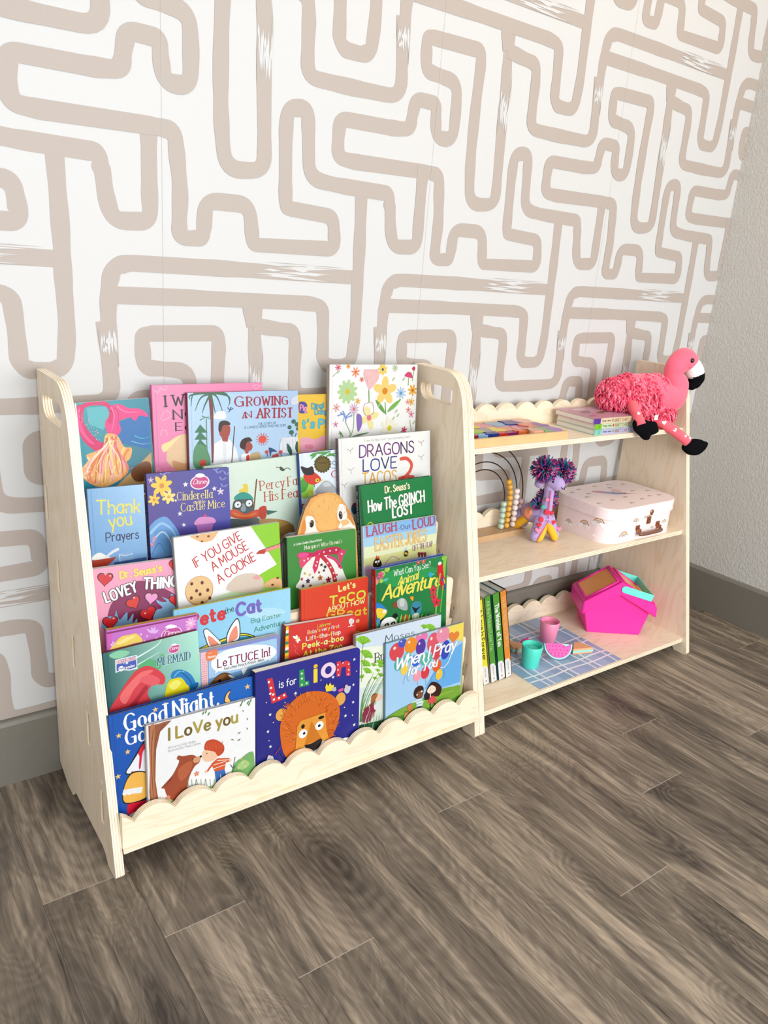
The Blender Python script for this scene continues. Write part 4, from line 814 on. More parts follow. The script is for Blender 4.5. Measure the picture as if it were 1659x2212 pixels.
('picture_book','white and green picture book titled If You Give a Mouse a Cookie','hard',(1630,-2149,2805),0.17,0.0016,1988,2237,90,'f6f6f6 8ad020 f4f4f4 9cd038','d8d8d0','b0b0a8',0,None,[('P','90d028',(1370,2245,2001,2244,2007,1086,1157,1115)),('P','f6f6f6',(1,2245,1416,2247,1902,1464,979,1123,16,1022)),('T','c83028','IF YOU GIVE',353,1664,1238,2040,162,'hand',0,''),('T','c83028','A MOUSE',664,1551,1354,1845,164,'hand',0,''),('T','c83028','A COOKIE',758,1308,1486,1619,166,'hand',0,''),('S','e8b880',(292,2223,375,2155,496,2088,675,2098,785,2205,800,2228,531,2229)),('E','7a3a1a',415,2198,23,16,0),('E','7a3a1a',616,2176,26,19,0),('E','7a3a1a',492,2106,23,15,0),('E','c89058',386,1256,258,259,0),('E','ecc48c',387,1263,247,245,0),('E','6a2c14',258,1399,27,31,0),('E','6a2c14',446,1384,28,32,0),('E','6a2c14',538,1235,28,32,0),('E','6a2c14',232,1152,28,31,0),('E','6a2c14',394,1187,28,32,0),('E','6a2c14',567,1086,28,32,0),('E','6a2c14',422,1032,28,32,0),('E','6a2c14',336,1261,27,31,0),('S','e8b880',(1614,1091,1693,1185,1874,1221,1989,1132,1999,1019)),('E','7a3a1a',1792,1099,30,19,0),('E','7a3a1a',1903,1208,30,19,0),('P','e8938a',(1513,1716,1609,1780,2012,1840,1999,1774,1664,1718)),('P','c83a2a',(1491,1727,1557,1775,1697,1780,1663,1700)),('L','3a2a2a',8,8,(1551,1771,2012,1845)),('S','dccab8',(892,1173,1043,1357,1242,1401,1469,1361,1607,1228,1567,1045,1335,1035)),('S','e8a8a0',(1407,1291,1483,1345,1552,1292,1520,1244))],None),
('picture_book','board book shaped like an orange rabbit head with two dark eyes','card',(4184,-2024,2805),0.17,0.0423,1273,2601,85,'e8a858 e8a858 eab068 eab068','8a4a30','7a3a28',0,[(1235,0),(1273,1709),(1266,1847),(1207,2030),(1108,2243),(969,2471),(850,2562),(672,2601),(479,2595),(299,2541),(164,2375),(67,2179),(0,2026),(-103,1762),(-137,0)],[('S','f0b868',(390,2503,585,2555,804,2521,961,2364,828,2120,854,1921,595,1846,375,2007,364,2199,239,2315)),('S','f4f0e8',(148,2189,231,2222,333,2157,371,1959,338,1894,180,1946)),('S','f4f0e8',(915,2323,1053,2276,1081,2077,1016,1990,916,1983,856,2115)),('S','f6f0e4',(1020,2038,1144,1967,1237,1852,1203,1784,864,1870)),('S','f4ece0',(135,2049,264,1979,418,1879,121,1886)),('S','e08a3a',(54,2040,119,2170,150,2070,125,1933,14,1882)),('S','d88a40',(1065,2250,1157,2137,1216,1955,1223,1855,1144,1967,1095,2074)),('S','f0c080',(932,2005,1075,2004,1126,1921,980,1898)),('E','1a0e0c',277,2060,48,72,-12),('E','1a0e0c',933,2114,43,81,4),('E','f4f4f4',260,2098,10,11,0),('E','f4f4f4',927,2157,10,11,0),('K','f8e0b0',6,1,(410,2229,391,2324)),('K','f6d090',6,1,(613,2173,618,2264)),('K','d8904a',6,1,(610,2192,615,2287)),('K','e09a50',6,1,(597,2019,600,2085)),('K','d8904a',6,1,(973,2328,1020,2410)),('K','f6d090',6,2,(648,2069,656,2123)),('K','f6d090',6,1,(1070,2429,1126,2509)),('K','e09a50',6,1,(434,2195,418,2279)),('K','e09a50',6,2,(1020,2220,1073,2306)),('K','f6d090',6,1,(331,2352,298,2410)),('K','e09a50',6,1,(371,1981,349,2070)),('K','e09a50',6,1,(958,2213,1004,2282)),('K','d8904a',6,1,(675,2269,685,2358)),('K','f8e0b0',6,1,(778,1929,806,2022)),('K','f8e0b0',6,1,(808,2397,834,2487)),('K','d8904a',6,1,(996,2115,1046,2186)),('K','f6d090',6,1,(1086,2288,1143,2330)),('K','f6d090',7,1,(930,1864,974,1923)),('K','f6d090',6,1,(246,2044,206,2113)),('K','f6d090',6,1,(859,1950,895,2022)),('K','f8e0b0',6,1,(877,2253,912,2322)),('K','d8904a',6,1,(1026,2290,1079,2379)),('K','f6d090',6,1,(496,2499,485,2593)),('K','f8e0b0',6,1,(1070,2275,1126,2323)),('K','f8e0b0',6,1,(227,2065,186,2137)),('K','e09a50',6,1,(309,2055,278,2130)),('K','f6d090',6,1,(651,2128,658,2204)),('K','e09a50',6,1,(1032,2147,1086,2219)),('K','e09a50',6,1,(809,1919,840,2011)),('K','f6d090',6,1,(657,2185,665,2270)),('K','e09a50',6,1,(1083,2258,1142,2328)),('K','f8e0b0',6,1,(779,2464,798,2532)),('K','f8e0b0',6,1,(806,2281,832,2361)),('K','f6d090',6,1,(251,2547,212,2646)),('K','f8e0b0',6,1,(427,2280,406,2339)),('K','f8e0b0',6,1,(355,2109,327,2176)),('K','f6d090',6,1,(519,2072,514,2167)),('K','d8904a',6,1,(821,2414,846,2489)),('K','e09a50',6,1,(448,2355,432,2436)),('K','f8e0b0',6,1,(287,2217,253,2302)),('K','d8904a',6,1,(386,2073,361,2128)),('K','e09a50',6,1,(868,2354,899,2410)),('K','d8904a',6,1,(917,2459,953,2516)),('K','f8e0b0',6,1,(934,2122,976,2180)),('K','f8e0b0',6,1,(951,2421,992,2492)),('K','f8e0b0',6,1,(571,2219,569,2289)),('K','e09a50',6,1,(769,2325,786,2372)),('K','e09a50',6,1,(579,2411,578,2504)),('K','e09a50',7,2,(953,1863,1000,1930)),('K','f6d090',7,1,(1062,2011,1122,2087)),('K','f8e0b0',6,1,(930,2068,972,2136)),('K','f8e0b0',6,1,(968,1938,1014,1984)),('K','d8904a',6,1,(443,2532,424,2625)),('K','f6d090',6,1,(992,2111,1040,2175)),('K','d8904a',6,1,(312,2271,280,2355)),('K','f6d090',6,1,(666,2266,674,2330)),('K','e09a50',6,1,(407,2038,389,2127)),('K','f6d090',6,1,(276,2447,239,2526)),('K','f8e0b0',6,1,(937,2371,978,2458)),('K','f6d090',6,1,(895,1974,933,2041)),('K','f8e0b0',6,1,(707,2268,720,2326)),('K','f6d090',6,1,(743,2188,762,2257)),('K','f6d090',6,1,(909,2480,945,2559)),('K','e09a50',6,1,(273,2551,235,2649)),('K','e09a50',6,1,(975,2417,1018,2475)),('K','e09a50',6,1,(486,2334,473,2411)),('K','f8e0b0',6,1,(535,2424,525,2493)),('K','e09a50',6,2,(344,2567,313,2656)),('K','e09a50',6,1,(722,2484,735,2558)),('K','f6d090',6,1,(896,2249,933,2321))],None),
('picture_book','grey round-topped board book peeking out behind the green board book','card',(3832,-1944,2805),0.17,0.0442,416,1920,50,'8a8c8e 8a8c8e 77797b 77797b','4a4c50','3a3c40',0,[(372,0),(416,1867),(301,1913),(196,1920),(89,1893),(10,1814),(-23,1680),(-76,0)],[('L','3a3e44',12,12,(-52,1307,-5,1700,36,1821,127,1886,259,1897,299,1892)),('L','c8ccd0',17,17,(12,1566,25,1694,67,1780))],None),
('picture_book','dark glossy green book with white hand lettering, right of the rabbit-head board book','hard',(5505,-2034,2805),0.17,0.0114,1859,2677,120,'128040 128040 0c6e34 0c6e34','0a4a28','083a20',0,None,[('P','0d5a30',(-62,2671,24,2675,93,1867,23,1848)),('T','f2ecc0',"Dr. Seuss's",624,2467,1246,2482,131,'fat',4,'0a3a1c'),('T','f4f6ee','How The GRINCH',203,2130,1629,2167,227,'fat',5,'0a3a1c'),('T','f4f6ee','LOST',798,1944,1325,1955,192,'fat',5,'0a3a1c'),('L','c8c040',20,20,(164,1886,237,1920,305,1865))],('Dr. Seuss HOW THE GRINCH LOST CHRISTMAS','e8f0e0','hand')),
('picture_book','green board book with a pink-ribboned flowery egg on its cover','card',(3731,-2145,2832),0.17,-0.0179,1519,1899,120,'3f8c3c 44943e 3a8a3a 3c8836','d8ccb8','1f4a24',60,None,[('T','f2f2e4','A Little Golden Board Book',128,1733,740,1752,40,'scriptb',0,''),('T','f0ead0',"Margaret Wise Brown's",361,1629,1200,1650,76,'serif',0,''),('S','f2efe8',(227,897,246,1072,318,1296,510,1457,687,1516,918,1423,1124,1248,1234,1036,1271,721)),('S','c81e58',(207,1559,327,1589,539,1548,647,1569,673,1494,510,1457,350,1469,219,1499)),('S','e84a90',(221,1557,326,1578,458,1536,350,1480,232,1503)),('S','c02048',(688,1551,867,1598,1047,1592,1173,1545,1128,1442,947,1455,754,1470)),('S','d83a6a',(1086,1424,1172,1509,1285,1481,1212,1369,1167,1254)),('S','e04a70',(258,1482,510,1469,400,1367,278,1291)),('P','d8305a',(605,1491,713,1476,639,1224,568,1127,525,1265)),('L','c8283c',79,89,(713,1476,860,1311,967,1126,1033,896)),('L','d83a78',51,64,(863,1431,1028,1347,1165,1169)),('E','d82068',681,1552,46,40,0),('F','f8e8e8',348,1422,22,5,0.26,'f8d0d8',0.3),('F','f8e8e8',429,1445,22,5,0.26,'f8d0d8',0.3),('F','f8e8e8',783,1526,22,5,0.26,'f8d0d8',0.3),('F','f8e8e8',921,1531,23,5,0.26,'f8d0d8',0.3),('F','f8e8e8',1060,1530,23,5,0.26,'f8d0d8',0.3),('F','f8e8e8',1185,1434,23,5,0.26,'f8d0d8',0.3),('F','f8e8e8',628,1357,23,5,0.26,'f8d0d8',0.3),('F','f8e8e8',600,1290,23,5,0.26,'f8d0d8',0.3),('F','f8e8e8',860,1299,23,5,0.26,'f8d0d8',0.3),('F','f8e8e8',927,1205,23,5,0.26,'f8d0d8',0.3),('F','f8e8e8',994,1085,24,5,0.26,'f8d0d8',0.3),('F','f8e8e8',1013,973,23,5,0.26,'f8d0d8',0.3),('F','e8c040',355,1173,30,5,0.3,'3a2a20',0.3),('F','e8c850',461,1132,27,5,0.3,'3a2a20',0.3),('F','c03040',286,1077,32,5,0.3,'3a2a20',0.3),('F','4a2a5a',417,1020,50,5,0.3,'3a2a20',0.3),('F','a01828',873,971,62,5,0.3,'3a2a20',0.3),('F','c86a28',689,1036,56,5,0.3,'3a2a20',0.3),('F','b03030',1123,1199,28,5,0.3,'3a2a20',0.3),('F','8a2a30',526,1074,23,5,0.3,'3a2a20',0.3),('F','e0c040',768,903,36,5,0.3,'3a2a20',0.3),('F','a83a3a',1064,1038,23,5,0.3,'3a2a20',0.3),('F','2a2a2a',722,1284,31,5,0.3,'3a2a20',0.3),('F','2a2a2a',803,1235,36,5,0.3,'3a2a20',0.3),('F','2a2a2a',774,1168,28,5,0.3,'3a2a20',0.3),('F','8a3a2a',664,1148,25,5,0.3,'3a2a20',0.3),('F','c05a30',468,916,38,5,0.3,'3a2a20',0.3),('F','5a3040',308,943,33,5,0.3,'3a2a20',0.3)],None),
('picture_book','light blue and yellow joke book titled Laugh-Out-Loud Easter Jokes','card',(5463,-2147,2816),0.17,-0.0061,1855,1889,90,'8ac0ea 7ab8ea f0a8b8 ecc0b0','e4e8ec','c8d8e4',0,None,[('P','a8d4ec',(-6,1646,1855,1666,1858,1478,-15,1442)),('P','e8ecc0',(-14,1471,1858,1510,1861,1259,-24,1209)),('P','d8d890',(-24,1238,1861,1290,1863,1069,-32,1062)),('S','c8a0c0',(-32,1033,145,1093,210,844,-37,856)),('T','b8506a','LAUGH',82,1686,801,1713,183,'slab',3,'8a3a58'),('T','4a5a8a','-Out-',853,1712,1221,1712,90,'slab',0,''),('T','b8506a','LOUD',1240,1679,1812,1709,190,'slab',3,'8a3a58'),('T','f4d48a','EASTER JOKES',276,1364,1584,1386,248,'slab',7,'c8883a'),('T','8a4a7a','LIFT-THE-FLAP',1222,1222,1753,1243,112,'bold',0,''),('E','3a2a1a',1043,1194,61,67,-20),('E','d8b040',1043,1194,49,24,-20),('E','a8d0e8',1026,1282,52,21,30),('S','2a1a18',(215,1052,236,1168,326,1213,414,1110,394,1023)),('P','d83a2a',(272,1207,299,1277,326,1219,356,1262,368,1183)),('E','f4f4f4',281,1137,29,23,0),('E','f4f4f4',346,1138,28,24,0),('P','e8b030',(295,1105,338,1104,315,1060)),('S','7a2030',(1386,1049,1348,1163,1426,1151)),('S','7a2030',(1463,1037,1426,1151,1504,1139)),('S','7a2030',(1542,1025,1504,1139,1582,1128)),('L','b88aa8',16,16,(503,1065,689,1187,872,1098))],None),
('picture_book','light blue picture book with white rabbit ears and green Big Easter Adventure lettering','hard',(1405,-2552,1704),0.12,-0.0089,2183,2251,60,'8accec a4daf4 94d2f0 a8dcf2','d8c84a','7ab0d0',0,None,[('S','b8e4f6',(1285,1977,1811,1948,2082,1818,1807,1746,1411,1828)),('T','d83a40','Pete',267,1920,886,1924,208,'fat',3,'a82030'),('T','2a5a58','the',909,2006,1072,2039,101,'hand',0,''),('T','7a6ac0','Cat',1122,1937,1587,1937,215,'fat',2,'5a4aa0'),('T','2a8a58','Big Easter',1389,1745,1998,1746,78,'hand',0,''),('T','2a8a58','Adventure',1444,1564,2067,1584,91,'hand',0,''),('S','2a2a20',(410,1481,471,1515,643,1549,1019,1600,1223,1599,1403,1523,1461,1478,1428,1467,1222,1544,1017,1533,665,1483,481,1452)),('S','e8dc30',(424,1483,520,1516,667,1534,1018,1582,1223,1581,1403,1506,1416,1488,1222,1558,1017,1551,666,1495,481,1464)),('S','3a8a98',(468,1443,665,1477,1017,1527,1221,1531,1441,1458,1398,1316,513,1335)),('S','2a3a40',(491,1788,531,1822,579,1811,673,1700,767,1582,820,1484,801,1458,603,1448,524,1636)),('S','f4f6f6',(505,1779,536,1808,578,1796,672,1682,761,1571,802,1483,609,1465,539,1639)),('S','f0967a',(568,1663,622,1663,705,1572,764,1485,628,1467)),('S','2a3a40',(907,1465,919,1635,1012,1799,1135,1894,1181,1702,1150,1497,1002,1468)),('S','f4f6f6',(924,1473,934,1625,1024,1784,1128,1871,1162,1706,1137,1506,1003,1487)),('S','f0967a',(952,1479,975,1610,1035,1708,1099,1758,1123,1689,1119,1541,1041,1497))],None),
('picture_book','violet flowered storybook mostly hidden behind the sea green storybook','hard',(236,-2645,1724),0.12,-0.0264,1490,2179,90,'c870c8 d080d0 b860bc c878c8','d8a848','a8489c',0,None,[('P','8a2a6a',(-3,2146,1477,2167,1479,2142,1,2118)),('S','f0d060',(43,1864,126,1955,220,2032,358,2040,473,2030,562,1889,421,1881,213,1852,76,1833)),('S','f8e490',(148,1938,310,2002,449,2010,354,1956,215,1912)),('E','f4e0ee',1039,1923,176,112,6),('E','c850a0',1039,1923,161,100,6),('T','faf0f6','Disney',915,1891,1193,1886,87,'script',0,''),('S','f6f0f6',(938,2055,1025,2082,1134,2036,1084,2008,974,2023)),('S','e4b8ec',(731,1990,742,2040,711,2099,703,2039)),('S','e4b8ec',(743,1988,773,2029,765,2095,733,2044)),('S','e4b8ec',(737,1983,790,1986,829,2033,767,2025)),('S','e4b8ec',(726,1992,693,2048,628,2085,669,2019)),('S','e4b8ec',(102,1911,73,1948,25,1952,61,1911)),('S','e4b8ec',(113,1921,116,1958,82,1988,83,1944)),('F','f4b8e0',1373,2041,96,8,0.22,'f8d8f0',0.3),('F','f0a8d8',1333,1947,63,6,0.22,'f8d8f0',0.3),('*','f8f0fa',537,2011,21),('*','f8f0fa',635,1960,19),('*','f8f0fa',786,1893,22),('*','f8f0fa',586,1896,16),('P','d860b8',(15,2115,76,2115,43,1864,15,1858))],None),
('picture_book','sea green storybook with a blue reader badge, red waves and a yellow shell','hard',(230,-2739,1685),0.12,0.0227,1554,1902,80,'2a6a68 b8ecd8 1a4a58 7acbb8','7a3a48','1f4a50',0,None,[('S','5ab078',(529,1552,654,1642,816,1573,918,1646,974,1581,876,1417,678,1359,446,1402)),('S','8ad0a8',(98,1854,258,1885,413,1819,315,1759,158,1777)),('L','d8f4e4',31,9,(470,1680,835,1807,939,1905)),('L','c8f0dc',23,7,(531,1576,886,1693)),('P','f0f2f4',(176,1748,360,1747,519,1741,511,1507,386,1511,274,1549,164,1533)),('P','4a60b8',(194,1731,359,1729,503,1727,498,1535,387,1529,276,1567,183,1550)),('T','c83a50','Story Reader',189,1677,498,1672,55,'serifb',7,'f4f4f4'),('E','f4f4f4',256,1579,43,45,0),('T','4a60b8','me',228,1574,285,1568,31,'bold',0,''),('T','f4f4f4','reader',307,1558,473,1555,46,'bold',4,'2a3a80'),('*','e8ecf4',352,1651,31),('E','f6eef4',1135,1683,105,75,8),('E','d04a90',1135,1683,96,65,8),('T','faf2f6','Disney',1061,1674,1217,1668,53,'script',0,''),('S','f6f2f6',(1086,1766,1136,1776,1196,1745,1158,1735,1103,1747)),('T','2a6a88','THE LITTLE',1003,1560,1381,1541,47,'serif',4,'d8f4ec'),('T','2a6a80','MERMAID',837,1466,1386,1430,138,'serifb',7,'d8f4ec'),('S','d8404a',(-3,889,199,1186,347,1358,492,1485,676,1510,850,1383,944,1234,900,1123,740,1170,638,1053,669,871,484,855,254,806)),('S','f07070',(193,1116,389,1322,578,1436,759,1409,615,1329,420,1168,269,972)),('S','b02a38',(258,854,454,1036,603,1186,644,1125,494,975,389,812)),('S','e86068',(522,1307,709,1350,860,1209,738,1146)),('S','e8d820',(938,1012,996,1144,1142,1176,1278,1061,1339,892,1212,829,1022,862,915,870)),('S','f6ee70',(990,1071,1114,1134,1205,1058,1078,970)),('S','2a80c0',(1046,1179,1079,1294,1222,1290,1383,1157,1466,930,1402,898,1299,1005,1212,1156)),('L','6ac0e8',18,18,(1096,1202,1173,1267,1267,1240)),('L','1a5a98',20,20,(1220,1254,1352,1065,1391,927)),('S','1a6ab0',(1345,966,1495,985,1476,902,1374,856))],None),
('picture_book','lilac-bordered joke book titled Lettuce In! with a pink dotted spine edge','hard',(1725,-2735,1723),0.12,-0.0257,1507,1511,120,'8a90cc 8a92d0 8890cc 7a84c4','c8c8c8','d8c8c8',0,None,[('P','f4c8c8',(12,1484,129,1488,135,853,21,845)),('P','a8cfee',(153,1453,1446,1458,1460,966,961,940,830,808,148,850)),('E','c84a58',42,1430,7,7,0),('E','c84a58',73,1431,7,7,0),('E','c84a58',104,1433,8,7,0),('E','c84a58',51,1387,7,7,0),('E','c84a58',82,1389,7,7,0),('E','c84a58',113,1390,7,7,0),('E','c84a58',40,1349,8,7,0),('E','c84a58',72,1350,7,7,0),('E','c84a58',103,1352,7,7,0),('E','c84a58',49,1306,7,7,0),('E','c84a58',80,1307,7,8,0),('E','c84a58',112,1309,7,7,0),('E','c84a58',39,1268,7,7,0),('E','c84a58',70,1269,7,7,0),('E','c84a58',101,1270,7,7,0),('E','c84a58',47,1225,8,7,0),('E','c84a58',79,1226,7,7,0),('E','c84a58',110,1227,7,8,0),('E','c84a58',37,1186,7,7,0),('E','c84a58',68,1188,7,7,0),('E','c84a58',100,1189,7,7,0),('E','c84a58',46,1143,7,8,0),('E','c84a58',77,1144,7,8,0),('E','c84a58',108,1146,8,7,0),('E','c84a58',35,1105,8,7,0),('E','c84a58',67,1106,7,7,0),('E','c84a58',98,1107,7,7,0),('E','c84a58',44,1062,7,7,0),('E','c84a58',75,1063,8,7,0),('E','c84a58',107,1064,7,7,0),('E','c84a58',34,1023,7,7,0),('E','c84a58',65,1024,7,7,0),('E','c84a58',96,1025,8,7,0),('E','c84a58',43,980,7,7,0),('E','c84a58',74,981,7,7,0),('E','c84a58',105,982,7,7,0),('E','c84a58',32,941,7,7,0),('E','c84a58',63,942,8,7,0),('E','c84a58',95,943,7,7,0),('E','c84a58',41,898,7,7,0),('E','c84a58',72,899,7,7,0),('E','c84a58',104,900,7,7,0),('P','6a98c4',(150,995,1453,1019,1460,914,960,903,148,850)),('S','4a78a8',(1026,951,1131,1002,1224,943,1358,989,1453,942,1453,878,1026,875)),('S','f4f8f8',(185,1254,236,1351,408,1434,658,1454,964,1439,1279,1361,1412,1269,1433,1176,1318,1099,961,1053,653,1049,354,1081,232,1146)),('P','f4f8f8',(269,1138,329,1099,255,1053)),('P','f4f8f8',(742,1041,871,1036,789,905)),('P','f4f8f8',(1265,1111,1345,1144,1307,1057)),('T','8a1e50','LeTTUCE In!',312,1158,1305,1166,146,'tall',0,''),('T','2a2a38','And other Knock-Knock Jokes',422,1088,1191,1096,49,'hand',0,''),('S','6a4420',(160,871,229,964,328,1026,427,1046,527,1004,626,882,500,862,325,855)),('S','8a5c30',(241,949,352,1008,452,1010,401,935)),('S','d8d8d8',(501,986,564,959,626,907,563,909)),('E','1a1210',339,914,30,29,0),('S','f08050',(115,1480,299,1494,297,1386,235,1327,126,1327)),('T','f8e8d8','Noses',139,1360,272,1367,43,'fat',0,''),('T','f8e8d8','Mini',147,1437,213,1440,28,'thin',0,'')],None),
('picture_book','small red board book titled Peek-a-boo At the Zoo','card',(3302,-2727,1787),0.12,-0.0671,1530,1540,130,'d83a34 e0423c d0302c d83830','b02424','8a1c1c',50,None,[('P','f4d030',(-38,1526,50,1531,62,1429,-34,1418)),('P','f0c830',(-36,1507,54,1516,53,1463,-37,1454)),('P','f6f0e0',(-34,1454,56,1462,56,1409,-34,1401)),('P','2a8a58',(-32,1400,59,1409,58,1356,-32,1347)),('P','f0c830',(-29,1347,61,1355,61,1302,-30,1294)),('P','e8a030',(-27,1294,63,1302,63,1249,-27,1241)),('P','2a8a58',(-24,1240,66,1248,65,1195,-25,1187)),('P','f0c830',(-22,1187,68,1194,68,1141,-23,1133)),('P','f6f0e0',(-20,1133,71,1141,70,1087,-20,1080)),('P','2a8a58',(-17,1079,73,1087,73,1033,-18,1026)),('P','f0c830',(-15,1026,76,1033,75,979,-16,972)),('P','e8a030',(-13,972,78,979,78,925,-13,918)),('P','2a8a58',(-10,918,80,924,80,871,-11,864)),('T','f0d850','Usborne',655,1407,947,1428,63,'script',3,'a02020'),('T','f4c8a0 f0d040 c8c8f0 f4e0c0',"Baby's very first",459,1322,1146,1346,65,'bold',0,''),('T','f4d8e0 f0d040 d8e0f4 f0c890','Lift-the-flap',437,1197,1180,1215,76,'fat',0,''),('T','f4dc50 f0e8a0','Peek-a-boo',366,1047,1253,1083,100,'fat',4,'a82020'),('T','f4c83a f0d860','At the Zoo',388,894,1233,920,101,'fat',4,'a82020'),('S','f6f4ec',(243,1260,212,1312,142,1334,183,1274)),('S','f6f4ec',(236,1261,256,1299,218,1347,200,1300)),('S','f6f4ec',(236,1261,262,1222,312,1223,279,1267)),('S','f6f4ec',(236,1255,225,1218,261,1178,270,1222)),('L','e8d060',19,19,(209,1240,284,1285)),('S','f4f0ec',(1360,1453,1404,1487,1459,1465,1478,1409,1435,1362,1380,1384)),('L','c86a6a',8,8,(1404,1480,1408,1373)),('L','6a6ac8',9,9,(1438,1475,1434,1369)),('P','f4f0ec',(1396,1361,1435,1362,1426,1330,1401,1334)),('L','f4f0ec',12,12,(1352,1328,1468,1333)),('L','f0c0b0',4,4,(164,1171,223,1097,198,1024)),('L','f0c0b0',4,4,(198,1024,271,973,315,927))],None),
('picture_book',"red picture book titled Let's Taco About How Great, behind the Peek-a-boo book",'hard',(3801,-2593,1695),0.12,-0.0068,1486,2173,80,'e0482e dc3e26 d8402a d4361f','d8b048','c03018',0,None,[('T','f4ec90',"Let's",819,1994,1186,2017,110,'fat',3,'c04020'),('T','e0dc48','TaCO',610,1785,1408,1753,150,'fat',5,'b03818'),('T','f4eca0','ABOUT HOW',565,1642,1408,1657,89,'bold',3,'c04020'),('T','e0b838','GReat',542,1507,1450,1422,142,'fat',5,'a83418'),('T','f4e0a0','e',1222,1291,1285,1298,83,'bold',0,''),('S','d8a030',(1153,1065,1247,1120,1358,1048,1343,996,1200,1000))],None),
('picture_book','green jungle book titled Animal Adventure with a red spine and parrot','hard',(5403,-2739,1685),0.12,0.0079,1805,2342,140,'1f7a40 2a8a48 1a6a36 1f7a3c','2a5ab0','c02028',0,None,[('S','2f9a50',(111,2163,462,2276,1196,2204,1580,2073,1200,1959,464,1918)),('T','f0f4ea','What Can You See?',435,2138,1367,2167,126,'hand',0,''),('T','f0e060','Animal',536,1940,1041,1982,157,'scriptb',0,''),('T','f2e25a','Adventure',153,1707,1619,1735,280,'scriptb',0,''),('E','a8cc50',153,2244,71,58,0),('E','a8cc50',268,2311,64,53,0),('E','a8cc50',7,2095,56,47,0),('E','a8cc50',1731,2295,72,55,0),('E','a8cc50',128,2101,49,42,0),('F','e05a8a',111,2222,90,6,0.24,'c03a6a',0.3),('F','e87aa0',7,2124,70,5,0.26,'e8b030',0.3),('F','d84a6a',1044,2322,61,5,0.26,'e8b030',0.3),('F','d84a6a',1175,2323,68,5,0.26,'e8b030',0.3),('S','58c0a8',(163,2095,242,2080,304,2127,211,2139)),('S','58c0a8',(1313,1999,1397,1973,1485,1998,1383,2024)),('S','3aa8d0',(1312,2045,1388,2047,1409,1966,1332,1965)),('S','d8242c',(1559,2170,1635,2218,1716,2111,1760,1916,1744,1762,1666,1714,1578,1825,1542,2049)),('E','f4f4f0',1605,2199,47,37,0),('S','2a4aa8',(1682,1899,1765,1727,1748,1604,1665,1777)),('S','e0c030',(1702,1864,1763,1790,1745,1731)),('S','d8242c',(1625,1816,1724,1766,1728,1608,1676,1618)),('S','90c848',(1710,2360,1789,2347,1774,2163,1742,1857,1696,2115)),('L','88c048',42,42,(1622,1969,1551,1607,1522,1172,1486,989)),('L','70b040',35,35,(1706,1702,1640,1147)),('F','e03a4a',1442,1660,106,5,0.3,'802030',0.3),('F','e03a4a',1457,1501,92,5,0.3,'802030',0.3),('F','e0304a',1537,1374,114,5,0.3,'802030',0.3),('S','2a80d0',(-45,1645,76,1664,217,1545,270,1473,182,1372,76,1425)),('S','f0d040',(6,1560,181,1522,270,1443,129,1323,41,1343)),('E','f4f4f4',199,1464,43,36,0),('S','3a8ad0',(-29,1298,76,1365,94,1241,-12,1144)),('S','a8b0b0',(502,1605,610,1659,739,1587,777,1395,685,1384,539,1476)),('S','c8d0c8',(574,1620,683,1628,685,1476,593,1495)),('S','8a4a2a',(412,1594,502,1605,503,1469,413,1503)),('S','3a8aa0',(851,1410,943,1514,1113,1463,1134,1287,1022,1187,871,1251)),('S','1a2020',(888,1417,1001,1362,1114,1385,1021,1312,984,1257)),('S','b85a2a',(650,1253,760,1275,835,1197,817,1108,669,1126)),('S','d8d8d0',(909,1243,1059,1241,1061,1084,911,1103)),('S','f0a030',(830,1629,923,1625,905,1537)),('S','90d060',(468,1125,519,1220,532,1356,476,1238)),('S','90d060',(570,1102,621,1197,635,1333,578,1215)),('S','90d060',(673,1079,724,1174,737,1311,681,1192)),('S','90d060',(777,1055,828,1151,841,1288,784,1169)),('S','90d060',(881,1031,933,1128,946,1266,889,1146)),('S','90d060',(987,1007,1038,1104,1052,1243,994,1122)),('S','90d060',(1093,983,1145,1080,1158,1220,1100,1099)),('S','90d060',(1200,959,1252,1056,1265,1196,1207,1075)),('S','90d060',(1308,934,1361,1032,1374,1173,1315,1051)),('S','90d060',(1417,909,1470,1008,1483,1149,1424,1027)),('S','5aa848',(-29,1118,38,1219,76,1365,-2,1240)),('S','5aa848',(76,1094,144,1195,182,1342,103,1216)),('S','5aa848',(182,1069,250,1171,288,1318,209,1192)),('S','5aa848',(289,1044,357,1146,396,1294,316,1167)),('S','5aa848',(397,1019,466,1122,504,1270,424,1143)),('E','1a1a1a',164,1270,72,61,0),('E','1a1a1a',467,1315,67,55,0),('S','f4f4f0',(111,1116,129,1263,253,1326,414,1290,512,1161,505,1056,325,1051)),('S','1a1a1a',(200,1187,288,1212,306,1132,217,1116)),('S','1a1a1a',(360,1196,450,1206,461,1133,389,1128)),('E','f4f4f0',253,1168,18,16,0),('E','f4f4f0',414,1168,18,16,0),('T','e89090','W',-102,2175,-41,2169,46,'thin',0,'')],('What Can You See? Animal Adventure','f0b0b0','script')),
